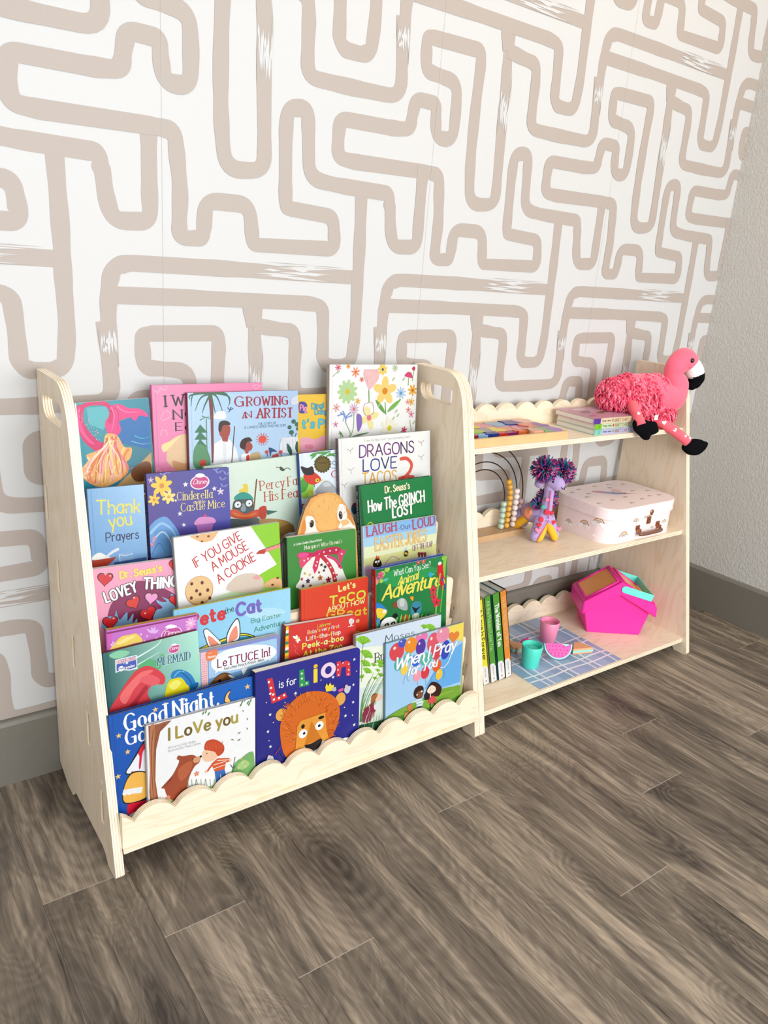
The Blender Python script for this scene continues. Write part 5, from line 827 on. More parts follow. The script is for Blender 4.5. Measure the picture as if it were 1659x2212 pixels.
('picture_book','large blue starry picture book titled Good Night, behind the white bear book','hard',(145,-3129,585),0.12,0.0079,2455,2106,110,'1258b4 1a66c0 0d4ea8 1258b2','0f3f8a','0c3a80',0,None,[('T','f6f6f4','Good Night,',240,1786,1813,1770,271,'serifb',0,''),('T','f6f6f4','Go',239,1538,545,1529,256,'serifb',0,''),('*','f4c878',736,2001,52),('*','f4c878',134,1737,50),('*','f4c878',249,1421,50),('*','f4c878',70,1053,51),('*','f4c878',912,2055,19),('*','f4c878',2356,1940,58),('S','1a2a50',(1915,1783,1952,1921,2052,1974,2005,1854,2047,1760)),('S','f4c070',(1930,1786,1965,1912,2036,1953,1990,1859,2027,1766)),('S','1a1a20',(187,1052,278,1206,378,1348,497,1504,549,1467,514,964,381,1002)),('S','eef0f4',(206,1065,296,1200,394,1323,513,1479,546,1429,516,984,391,1018)),('S','d8203a',(414,1356,513,1479,545,1410,485,1332,431,1074,405,1093,427,1273)),('P','c81e38',(286,1066,516,984,512,935,266,1030)),('S','1a1a20',(134,806,285,1047,549,928,521,518,141,544)),('S','f2b850',(147,811,292,1024,541,919,516,551,157,558)),('P','eef0f0',(133,796,444,739,419,638,118,713)),('E','eef0f0',155,729,40,42,0),('E','eef0f0',234,709,37,38,0),('P','d81a3a',(179,520,527,475,536,186,163,345)),('S','eef0f0',(196,312,289,345,376,290,351,189,210,256)),('E','c8ccd0',297,245,42,44,0)],None),
('picture_book','white picture book titled I Love You with a brown bear kissing a boy, front row','hard',(623,-3213,640),0.12,-0.0293,1906,1776,80,'f2f2f2 f6f6f6 f0f0ee f6f6f4','d8d8d8','c8c0bc',0,None,[('P','9a5a3c',(27,1765,181,1759,353,1767,411,1756,222,1614,145,1320,119,788,165,373,26,374,-11,1027)),('S','b87850',(66,1730,134,1711,90,995,119,389,50,413,34,1013)),('L','7a4028',11,11,(111,1694,63,1248,76,504)),('L','7a4028',11,11,(295,1739,151,1513,131,1227)),('P','f0f0ee',(-4,1769,31,1764,34,1013,-1,384)),('T','8a7a30 a89438 6a5a20 b0a040','I LoVe you',356,1430,1563,1417,194,'bold',2,'b89a60'),('T','9a9a9a','Written by Kelly Hedley',341,1275,817,1259,44,'thin',0,''),('T','9a9a9a','Illustrated by Paula Camino',339,1218,902,1201,44,'thin',0,''),('S','a8c888',(165,373,307,425,545,395,1038,384,1423,363,1903,314,1903,152,1290,89,541,194,187,318)),('S','5a9a50',(544,344,1038,332,1371,327,1292,195,786,210)),('S','7ab068',(1437,437,1504,653,1663,736,1797,788,1877,724,1876,296,1688,383,1502,364)),('S','a8cc80',(1556,584,1689,675,1796,563,1662,498)),('E','f0c8a0',1503,496,16,15,0),('E','f0c8a0',1582,550,16,16,0),('E','f0c8a0',1662,631,16,16,0),('E','f0c8a0',1715,535,16,16,0),('E','f0c8a0',1636,718,16,16,0),('S','a04a2c',(219,631,387,776,473,899,523,1008,484,1058,513,1111,584,1077,753,1051,849,971,898,969,867,877,785,826,696,676,657,511,617,345,447,301,308,450,264,591)),('S','b8603c',(508,863,702,953,749,863,648,692,527,655)),('S','d8a070',(776,981,898,982,860,892,774,906)),('E','1a1010',898,977,20,20,0),('E','1a1010',756,975,10,10,0),('L','8a3a20',34,14,(386,751,290,657,219,631)),('S','f4c8a4',(923,987,974,1073,1148,996,1210,900,1095,832,959,874)),('S','c84a28',(962,1090,1001,1218,1151,1212,1302,1079,1313,947,1210,887,1148,983,1048,1039)),('E','2a1a14',1005,1000,10,11,0),('L','d86a38',12,5,(1024,1071,988,1183)),('L','d86a38',12,5,(1074,1062,1048,1176)),('L','d86a38',12,5,(1124,1052,1108,1169)),('L','d86a38',13,5,(1174,1042,1168,1162)),('L','d86a38',12,5,(1225,1032,1229,1154)),('L','d86a38',13,5,(1275,1022,1290,1147)),('P','d85a30',(1082,785,1197,852,1414,791,1414,721,1349,728,1322,606,1143,623)),('K','f4e8d8',13,13,(1107,751,1349,754)),('K','f4e8d8',12,12,(1124,681,1336,693)),('K','f4e8d8',13,13,(1196,814,1414,760)),('L','d85a30',42,31,(1171,809,1069,737,1018,676)),('E','f4c8a4',993,671,26,26,0),('E','f4c8a4',1427,743,24,23,0),('P','3a6ab0',(1143,623,1322,611,1371,380,1294,379,1244,552,1229,347,1165,342)),('S','5a8a48',(935,1713,961,1733,971,1773,942,1748)),('S','5a8a48',(985,1725,1010,1745,1020,1785,991,1760)),('S','5a8a48',(1033,1675,1059,1694,1069,1735,1039,1709)),('S','5a8a48',(1643,1730,1670,1750,1680,1792,1649,1766)),('S','5a8a48',(1695,1755,1723,1775,1732,1817,1702,1791)),('S','5a8a48',(1748,1690,1775,1710,1785,1753,1754,1726)),('S','5a8a48',(1800,1715,1828,1735,1838,1778,1807,1751)),('S','5a8a48',(1617,1685,1644,1706,1654,1748,1623,1721)),('S','5a8a48',(1774,1658,1801,1678,1811,1720,1780,1694)),('S','7a9a68',(1574,1194,1605,1194,1627,1218,1591,1216)),('S','7a9a68',(1565,1067,1599,1065,1626,1088,1586,1088)),('S','7a9a68',(1444,1128,1469,1106,1503,1103,1472,1128)),('S','7a9a68',(1663,1609,1666,1588,1689,1577,1683,1600)),('S','7a9a68',(1752,1444,1744,1426,1759,1403,1767,1424)),('S','7a9a68',(1746,1263,1740,1243,1759,1220,1763,1245)),('L','7aa068',7,7,(665,329,682,451,652,640)),('L','7aa068',7,7,(719,310,736,433,729,615)),('L','7aa068',8,8,(772,292,789,415,807,589)),('L','7aa068',8,8,(826,274,844,397,812,588)),('L','7aa068',7,7,(881,255,898,379,891,562)),('L','7aa068',7,7,(936,237,953,361,970,536)),('L','7aa068',7,7,(991,218,1008,342,975,535)),('L','7aa068',7,7,(1046,199,1063,324,1055,509)),('L','7aa068',8,8,(1101,180,1118,305,1136,482)),('F','e88a70',319,421,44,5,0.3,'e8b030',0.3),('F','e88a70',544,370,46,5,0.3,'e8b030',0.3),('F','e88a70',819,688,46,5,0.3,'e8b030',0.3),('F','e88a70',518,276,45,5,0.3,'e8b030',0.3),('L','4a6a58',10,10,(1463,455,1483,607,1519,780)),('S','4a6a58',(1477,557,1509,577,1530,619,1494,592)),('S','4a6a58',(1472,584,1459,629,1426,678,1444,624))],None),
('picture_book','navy board book with an orange-maned lion, centre of the front row','card',(2561,-3215,626),0.12,-0.0188,2178,2184,180,'2a2a86 2c2c90 24247e 2a2a88','26246e','201e66',80,None,[('P','d83038',(220,2017,325,2018,399,1631,582,1680,620,1573,307,1532)),('E','f4f0f0',254,1954,22,22,0),('E','f4f0f0',295,1836,23,21,0),('E','f4f0f0',280,1731,23,21,0),('E','f4f0f0',337,1702,23,22,0),('E','f4f0f0',350,1603,23,22,0),('E','f4f0f0',451,1604,23,22,0),('E','f4f0f0',553,1632,23,22,0),('T','f6f6f6','is for',452,1796,798,1791,132,'hand',0,''),('P','2a9a50',(863,2025,959,2029,983,1787,1059,1782,1069,1695,863,1700)),('P','f2d840',(1159,1982,1242,1976,1243,1708,1160,1709)),('E','f0c020',1201,2028,44,39,0),('E','f0d4e4',1475,1887,163,148,0),('E','2a2a88',1475,1887,72,79,0),('P','d83a40',(1654,2007,1743,2006,1754,1955,1856,1989,1954,1938,1966,1659,1867,1678,1858,1874,1761,1868,1738,1700,1654,1712)),('E','f6e8e8',1683,1943,16,14,0),('E','f6e8e8',1685,1843,16,14,0),('E','f6e8e8',1699,1739,16,14,0),('E','f6e8e8',1922,1902,17,14,0),('E','f6e8e8',1924,1786,17,14,0),('E','f6e8e8',1913,1701,16,15,0),('E','f6e8e8',1792,1955,16,14,0),('*','f4f4f0',914,1957,32),('*','f4f4f0',914,1860,32),('*','f4f4f0',914,1743,29),('*','f4f4f0',1014,1746,29),('*','f4f4f0',2046,1966,34),('*','f4f4f0',1578,1725,36),('*','f4f4f0',783,1609,38),('*','f4f4f0',2035,1461,34),('*','f4f4f0',271,1341,34),('*','f4f4f0',2034,1107,35),('*','f4f4f0',1863,875,38),('*','f4f4f0',2066,633,39),('*','f4f4f0',225,1030,34),('*','f4f4f0',271,728,34),('E','f0e0c0',1314,1733,13,11,0),('E','f0e0c0',567,1490,12,11,0),('E','f0e0c0',199,1588,12,11,0),('E','f0e0c0',1837,1054,14,12,0),('E','f0e0c0',333,1174,11,11,0),('E','f0e0c0',2022,843,14,12,0),('E','f0e0c0',244,849,11,11,0),('E','f0e0c0',2099,1720,14,12,0),('E','e8a850',493,1279,115,117,0),('E','e8a850',1744,1249,114,129,0),('S','d86a20',(462,975,522,1238,685,1445,923,1564,1198,1549,1479,1434,1673,1239,1734,988,1679,738,1552,538,1361,418,742,463,652,362,519,562)),('K','f08a38',15,6,(630,994,565,1024)),('K','f08a38',14,5,(720,1334,708,1396)),('K','c85a18',14,6,(1018,1381,1036,1436)),('K','f08a38',15,6,(1472,541,1536,501)),('K','f08a38',15,5,(1146,1392,1164,1447)),('K','c85a18',15,6,(1457,1064,1482,1115)),('K','c85a18',15,6,(1513,1191,1564,1218)),('K','c85a18',15,6,(1365,1147,1387,1202)),('K','f08a38',15,6,(1026,1526,1048,1580)),('K','b84e14',15,6,(1459,510,1527,466)),('K','f08a38',15,6,(797,562,754,526)),('K','b84e14',14,6,(574,1114,522,1165)),('K','f08a38',14,6,(668,869,606,907)),('K','f08a38',14,6,(951,1379,963,1435)),('K','b84e14',15,6,(1570,660,1641,654)),('K','f08a38',14,5,(1060,1494,1060,1557)),('K','b84e14',15,6,(1482,485,1543,437)),('K','f08a38',15,6,(1026,1526,1023,1589)),('K','e87828',15,6,(1352,1179,1396,1217)),('K','f08a38',14,6,(630,960,586,1018)),('K','f08a38',14,5,(704,733,644,723)),('K','f08a38',14,6,(803,1323,791,1388)),('K','e87828',14,6,(707,744,641,758)),('K','c85a18',14,5,(966,1403,969,1465)),('K','e87828',14,5,(839,1338,830,1403)),('K','e87828',15,6,(1580,963,1614,1009)),('K','f08a38',15,6,(1500,912,1567,920)),('K','b84e14',14,6,(782,1275,732,1331)),('K','e87828',15,6,(1177,1359,1161,1425)),('K','c85a18',15,6,(1069,1398,1048,1464)),('K','c85a18',14,6,(568,961,512,1008)),('K','e87828',14,6,(608,1379,576,1440)),('K','f08a38',14,5,(1155,1495,1158,1557)),('K','f08a38',15,6,(1480,1055,1501,1110)),('K','c85a18',15,6,(1349,1212,1374,1263)),('K','e87828',15,6,(1529,589,1600,574)),('K','c85a18',14,5,(513,1251,452,1285)),('K','f08a38',14,6,(604,1232,557,1289)),('K','f08a38',15,6,(1450,1208,1503,1237)),('K','c85a18',14,5,(990,1504,963,1568)),('K','f08a38',14,6,(612,965,553,1013)),('K','c85a18',14,5,(912,1344,881,1409)),('K','f08a38',15,6,(1008,1483,1023,1538)),('K','c85a18',14,5,(794,1311,747,1366)),('K','b84e14',14,6,(752,853,686,878)),('K','f08a38',14,5,(723,1406,691,1468)),('K','c85a18',15,6,(797,585,757,548)),('K','b84e14',14,6,(581,1411,564,1474)),('K','b84e14',15,5,(1449,580,1516,584)),('K','f08a38',15,6,(1646,1029,1691,1067)),('K','f08a38',14,5,(594,1009,533,1047)),('K','f08a38',14,6,(660,1132,610,1185)),('K','e87828',15,6,(1573,947,1621,981)),('K','f08a38',15,6,(636,1029,592,1086)),('K','b84e14',14,5,(906,1371,866,1433)),('K','f08a38',15,6,(1645,892,1713,894)),('K','f08a38',15,6,(1503,1249,1557,1275)),('K','e87828',15,6,(1566,741,1627,759)),('K','c85a18',14,5,(624,1074,580,1135)),('K','c85a18',14,6,(722,910,659,943)),('K','b84e14',14,5,(690,1384,655,1447)),('K','b84e14',15,6,(1468,613,1528,631)),('K','f08a38',14,6,(951,1495,920,1559)),('K','c85a18',14,5,(649,1412,634,1475)),('K','e87828',14,5,(622,1246,593,1310)),('K','c85a18',15,6,(1124,1489,1127,1551)),('K','f08a38',14,6,(984,1410,978,1474)),('K','c85a18',14,5,(530,1154,472,1201)),('K','e87828',14,6,(686,767,623,803)),('K','c85a18',15,6,(800,719,734,727)),('K','b84e14',14,5,(575,1326,543,1388)),('K','f08a38',14,5,(738,1220,711,1281)),('K','f08a38',14,6,(1088,1422,1115,1474)),('K','e87828',14,5,(574,959,509,986)),('K','e87828',15,6,(1060,1344,1048,1410)),('K','f08a38',15,6,(1505,779,1572,780)),('K','b84e14',15,6,(642,968,589,1020)),('K','c85a18',15,6,(1435,1108,1453,1164)),('K','e87828',15,6,(1601,787,1642,828)),('K','c85a18',14,5,(690,1070,651,1131)),('K','b84e14',15,6,(1447,1168,1491,1206)),('K','f08a38',14,6,(537,1312,511,1374)),('K','c85a18',15,5,(1422,1140,1444,1195)),('K','e87828',15,6,(1503,926,1551,959)),('K','f08a38',14,6,(792,1545,756,1604)),('K','e87828',14,6,(969,1479,984,1534)),('K','f08a38',14,6,(620,804,555,823)),('K','c85a18',15,5,(1485,1207,1526,1249)),('K','b84e14',15,6,(1395,1327,1439,1364)),('K','b84e14',15,6,(1264,1241,1308,1278)),('K','e87828',14,6,(815,1328,815,1390)),('K','b84e14',15,6,(1525,981,1550,1035)),('K','f08a38',14,6,(1036,1481,1032,1544)),('K','b84e14',14,6,(683,995,624,1035)),('K','e87828',15,6,(1627,773,1685,792)),('K','b84e14',14,6,(719,706,656,705)),('K','b84e14',14,6,(717,1189,687,1253)),('K','c85a18',15,6,(1452,639,1512,650)),('K','f08a38',14,6,(761,679,695,696)),('K','b84e14',15,6,(1484,594,1551,586)),('K','c85a18',15,6,(1570,645,1638,643)),('K','e87828',14,6,(731,685,665,711)),('K','b84e14',14,6,(993,1461,981,1526)),('K','e87828',15,6,(1535,911,1586,941)),('K','f08a38',14,6,(535,903,471,927)),('K','b84e14',15,6,(1525,682,1592,674)),('K','c85a18',15,6,(683,851,618,875)),('K','f08a38',14,5,(542,1148,478,1180)),('K','f08a38',15,6,(1236,1409,1245,1466)),('K','f08a38',14,5,(570,1398,529,1456)),('K','c85a18',14,5,(572,1168,510,1202)),('K','b84e14',14,6,(720,1354,679,1413)),('K','e87828',15,6,(1475,922,1525,955)),('K','b84e14',15,6,(1428,442,1486,389)),('K','e87828',14,6,(1005,1520,999,1584)),('K','f08a38',15,6,(1584,886,1648,894)),('K','f08a38',14,6,(640,1359,602,1417)),('K','e87828',15,6,(1574,558,1646,528)),('K','b84e14',15,6,(1529,622,1599,613)),('K','c85a18',15,6,(1584,847,1638,873)),('K','e87828',15,6,(1566,1016,1588,1069)),('K','e87828',14,6,(609,918,553,965)),('K','e87828',14,6,(1116,1358,1091,1421)),('K','e87828',14,5,(604,1133,551,1188)),('K','e87828',15,6,(927,1417,924,1479)),('K','e87828',14,5,(515,1049,454,1084)),('K','f08a38',15,6,(1591,1138,1619,1186)),('K','c85a18',14,5,(646,1424,596,1477)),('K','b84e14',15,6,(725,736,662,774)),('K','f08a38',14,6,(1364,1375,1388,1426)),('K','f08a38',15,6,(1536,546,1604,508)),('K','b84e14',15,6,(639,1045,574,1077)),('K','b84e14',15,6,(1419,1080,1466,1114)),('K','b84e14',15,6,(1635,898,1690,924)),('K','b84e14',14,5,(626,816,564,826)),('K','b84e14',14,5,(752,844,686,870)),('K','c85a18',15,6,(1015,1385,984,1449)),('K','e87828',14,6,(628,1407,587,1465)),('K','f08a38',15,6,(1245,1338,1279,1380)),('K','c85a18',14,6,(543,1338,505,1396)),('K','c85a18',14,5,(575,1245,516,1284)),('K','f08a38',14,5,(1199,1341,1192,1406)),('K','f08a38',15,6,(1598,737,1666,733)),('K','c85a18',14,6,(903,1381,866,1444)),('K','c85a18',15,6,(1466,472,1534,431)),('K','b84e14',15,6,(1458,678,1512,703)),('K','e87828',15,6,(1688,768,1736,801)),('K','b84e14',14,5,(851,1318,842,1383)),('K','e87828',14,5,(522,1201,487,1261)),('K','b84e14',14,5,(801,1495,798,1557)),('K','c85a18',15,6,(1562,804,1603,848)),('K','b84e14',15,6,(1666,727,1734,725)),('K','b84e14',14,6,(554,1282,514,1340)),('K','e87828',14,5,(801,1487,786,1552)),('K','e87828',16,6,(1568,495,1637,450)),('K','f08a38',14,6,(881,1533,881,1594)),('K','b84e14',15,6,(1623,1056,1675,1089)),('K','e87828',15,6,(1473,794,1507,840)),('K','c85a18',14,5,(951,1376,966,1432)),('K','c85a18',14,6,(639,1180,601,1241)),('K','e87828',14,5,(717,1290,681,1353)),('K','c85a18',14,6,(624,933,562,957)),('K','f08a38',14,5,(782,764,716,790)),('K','f08a38',15,6,(881,1367,878,1429)),('K','e87828',15,6,(1577,929,1621,966)),('K','c85a18',14,6,(680,934,630,985)),('K','b84e14',15,6,(1317,1324,1326,1382)),('K','f08a38',15,6,(1365,1234,1408,1271)),('K','e87828',15,6,(1192,1389,1220,1438)),('K','e87828',14,6,(957,1482,923,1544)),('P','e89a38',(809,959,879,1053,1404,1079,1428,751,1488,528,1048,456,772,512)),('P','d07a20',(1108,988,1328,575,955,542)),('S','f4f4f2',(667,343,742,492,986,504,1360,507,1552,508,1569,399,1426,310,1048,339,742,232)),('S','1a1416',(961,540,1109,539,1313,580,1329,487,1204,378,1079,402)),('E','f6f6f4',930,786,89,86,0),('E','1a1a1a',955,788,28,26,0),('E','f6f6f4',1279,847,92,87,0),('E','1a1a1a',1276,847,30,27,0),('E','1a1414',930,930,38,43,0),('E','1a1414',1319,998,65,32,0),('E','e88ab0',1336,390,79,60,0),('S','f4f4f0',(682,425,833,435,1110,393,986,300,742,261)),('L','1a1a1a',14,14,(833,406,788,493,863,483)),('P','f0d840',(1399,1584,1430,1647,1462,1582,1503,1643,1541,1576,1589,1579,1574,1467,1416,1485)),('S','b8bcc4',(1542,1504,1621,1527,1638,1451,1574,1453)),('S','c8ccd4',(1816,1405,1848,1470,1962,1456,1931,1347,1866,1334)),('E','e8b8c0',1864,1481,34,29,0),('P','d85aa0',(1670,1457,1799,1468,1800,1410,1703,1399)),('S','c8ccd4',(182,441,212,544,299,545,327,451,268,385)),('E','e8c0c8',235,551,30,28,0),('L','c83a58',11,11,(460,665,357,555)),('S','f4f4f2',(1683,410,1846,435,2013,371,1982,274,1749,315)),('L','1a1a40',12,12,(474,519,562,348,517,305))],None),
('picture_book','pale picture book with green reeds, half hidden behind the balloon book','hard',(4722,-3142,607),0.12,-0.0104,2084,2358,100,'cfdff0 d8e4f2 e8f0d8 c8dcb8','b8b8b0','a8a8a0',0,None,[('P','eef4e0',(6,2109,660,2019,675,1261,72,1267)),('T','2a2f48','Moses',676,2075,1394,2053,139,'serif',0,''),('T','2a2a2a','Bulrushes',443,1719,1349,1725,182,'serif',0,''),('P','8ac838',(145,2150,335,2167,304,2223,256,2270,199,2306,137,2327,75,2330,21,2316,-20,2284)),('K','3a6a20',6,6,(145,2150,272,2208)),('K','3a6a20',6,6,(145,2150,187,2275)),('K','3a6a20',6,6,(145,2150,89,2293)),('P','8ac838',(199,1873,387,1829,377,1882,349,1934,308,1979,255,2015,197,2036,140,2041,88,2030)),('K','3a6a20',6,6,(199,1873,341,1880)),('K','3a6a20',6,6,(199,1873,286,1958)),('K','3a6a20',6,6,(199,1873,198,2003)),('P','8ac838',(185,1700,338,1662,330,1706,308,1748,273,1786,230,1816,183,1833,136,1838,94,1829)),('K','3a6a20',6,6,(185,1700,300,1704)),('K','3a6a20',6,6,(185,1700,255,1769)),('K','3a6a20',6,6,(185,1700,183,1806)),('P','8ac838',(229,1548,366,1513,358,1553,339,1590,308,1625,270,1651,227,1667,185,1671,148,1664)),('K','3a6a20',6,6,(229,1548,333,1552)),('K','3a6a20',6,6,(229,1548,293,1609)),('K','3a6a20',6,6,(229,1548,228,1643)),('P','8ac838',(398,1648,483,1640,474,1664,458,1687,435,1706,409,1720,381,1725,358,1723,335,1715)),('K','3a6a20',6,6,(398,1648,458,1661)),('K','3a6a20',6,6,(398,1648,428,1694)),('K','3a6a20',6,6,(398,1648,385,1709)),('P','8ac838',(536,1651,659,1622,653,1656,635,1689,606,1720,573,1743,534,1757,496,1761,463,1754)),('K','3a6a20',6,6,(536,1651,628,1655)),('K','3a6a20',6,6,(536,1651,593,1705)),('K','3a6a20',6,6,(536,1651,535,1736)),('P','8ac838',(555,1587,640,1579,631,1603,615,1626,592,1645,566,1659,538,1665,513,1663,491,1655)),('K','3a6a20',6,6,(555,1587,615,1601)),('K','3a6a20',6,6,(555,1587,585,1633)),('K','3a6a20',6,6,(555,1587,541,1649)),('P','8ac838',(567,1395,653,1387,644,1411,627,1434,604,1454,578,1468,550,1473,525,1472,503,1464)),('K','3a6a20',6,6,(567,1395,628,1408)),('K','3a6a20',6,6,(567,1395,597,1442)),('K','3a6a20',6,6,(567,1395,554,1457)),('P','8ac838',(428,1370,496,1363,489,1383,476,1401,459,1416,438,1428,415,1432,395,1431,378,1425)),('K','3a6a20',6,6,(428,1370,477,1380)),('K','3a6a20',6,6,(428,1370,452,1408)),('K','3a6a20',6,6,(428,1370,417,1421)),('P','8ac838',(1632,2155,1744,2147,1731,2177,1710,2205,1679,2228,1644,2243,1610,2250,1577,2248,1549,2237)),('K','3a6a20',7,7,(1632,2155,1711,2174)),('K','3a6a20',7,7,(1632,2155,1670,2213)),('K','3a6a20',7,7,(1632,2155,1615,2231)),('P','8ac838',(1786,2084,1959,2047,1950,2092,1923,2137,1883,2176,1834,2207,1781,2224,1728,2229,1681,2219)),('K','3a6a20',7,7,(1786,2084,1915,2090)),('K','3a6a20',7,7,(1786,2084,1863,2157)),('K','3a6a20',7,7,(1786,2084,1782,2196)),('P','8ac838',(318,1838,387,1822,383,1840,373,1861,359,1876,338,1890,317,1897,297,1899,277,1895)),('K','3a6a20',6,6,(318,1838,369,1841)),('K','3a6a20',6,6,(318,1838,350,1869)),('K','3a6a20',6,6,(318,1838,318,1885)),('P','8ac838',(154,1470,195,1523,170,1539,144,1547,119,1547,97,1539,81,1526,71,1506,69,1484)),('K','3a6a20',6,6,(154,1470,166,1525)),('K','3a6a20',6,6,(154,1470,126,1532)),('K','3a6a20',6,6,(154,1470,94,1515)),('P','8ac838',(495,1519,563,1512,556,1532,543,1550,526,1565,505,1577,482,1581,461,1580,444,1573)),('K','3a6a20',6,6,(495,1519,544,1529)),('K','3a6a20',6,6,(495,1519,519,1556)),('K','3a6a20',6,6,(495,1519,484,1570)),('L','6a9a48',11,11,(154,2148,131,1963,121,1404)),('L','6a9a48',8,8,(199,1873,151,1693)),('L','5a9a3a',19,5,(96,582,244,1071,547,1521)),('L','7ab850',19,5,(113,577,209,1081,409,1528)),('L','3a7a38',19,5,(130,572,295,1057,583,1458)),('L','8ac060',20,5,(182,557,330,1048,619,1421)),('L','4a8a4a',19,5,(96,582,158,1094,375,1456)),('L','5a9a3a',20,5,(251,537,417,1025,655,1358)),('L','7ab850',19,5,(320,516,452,1015,656,1330)),('L','3a7a38',19,5,(113,577,175,1090,308,1392)),('L','8ac060',20,5,(425,486,486,1006,657,1275)),('S','7a4a2a',(179,817,349,891,364,1039,468,1072,420,841,248,736)),('S','f0c8b0',(469,995,521,1050,609,1003,620,924,523,889,462,921)),('S','a86a3a',(353,905,373,1021,486,1059,504,1016,436,928)),('S','8a2a48',(162,745,316,839,455,831,474,703,338,527,165,547)),('S','e8e0e0',(420,825,507,847,543,776,456,723)),('L','d8c8a8',14,6,(263,915,317,778,216,562)),('L','e0d8c0',13,5,(474,703,388,604,339,449)),('L','d8e4d0',11,3,(217,485,250,629,300,721)),('L','d8e4d0',12,3,(279,467,309,612,352,707)),('L','d8e4d0',11,3,(342,448,368,595,405,692)),('L','d8e4d0',11,3,(405,430,427,578,457,677)),('L','d8e4d0',12,3,(468,411,487,560,510,662)),('L','d8e4d0',12,3,(532,392,547,543,563,647)),('L','d8e4d0',12,3,(596,373,608,525,616,632)),('P','2a5a38',(80,511,673,460,677,240,82,357)),('L','3a8a48',14,3,(116,362,148,552,197,690)),('L','c8dcc0',14,3,(185,341,213,532,259,672)),('L','1a3a30',14,3,(254,320,279,513,322,654)),('L','3a8a48',15,3,(323,299,345,494,385,636)),('L','c8dcc0',14,3,(394,278,411,474,448,618)),('L','1a3a30',15,3,(464,257,478,455,511,600)),('L','3a8a48',15,3,(535,235,546,435,575,581)),('L','c8dcc0',15,3,(606,214,613,415,639,563))],None),
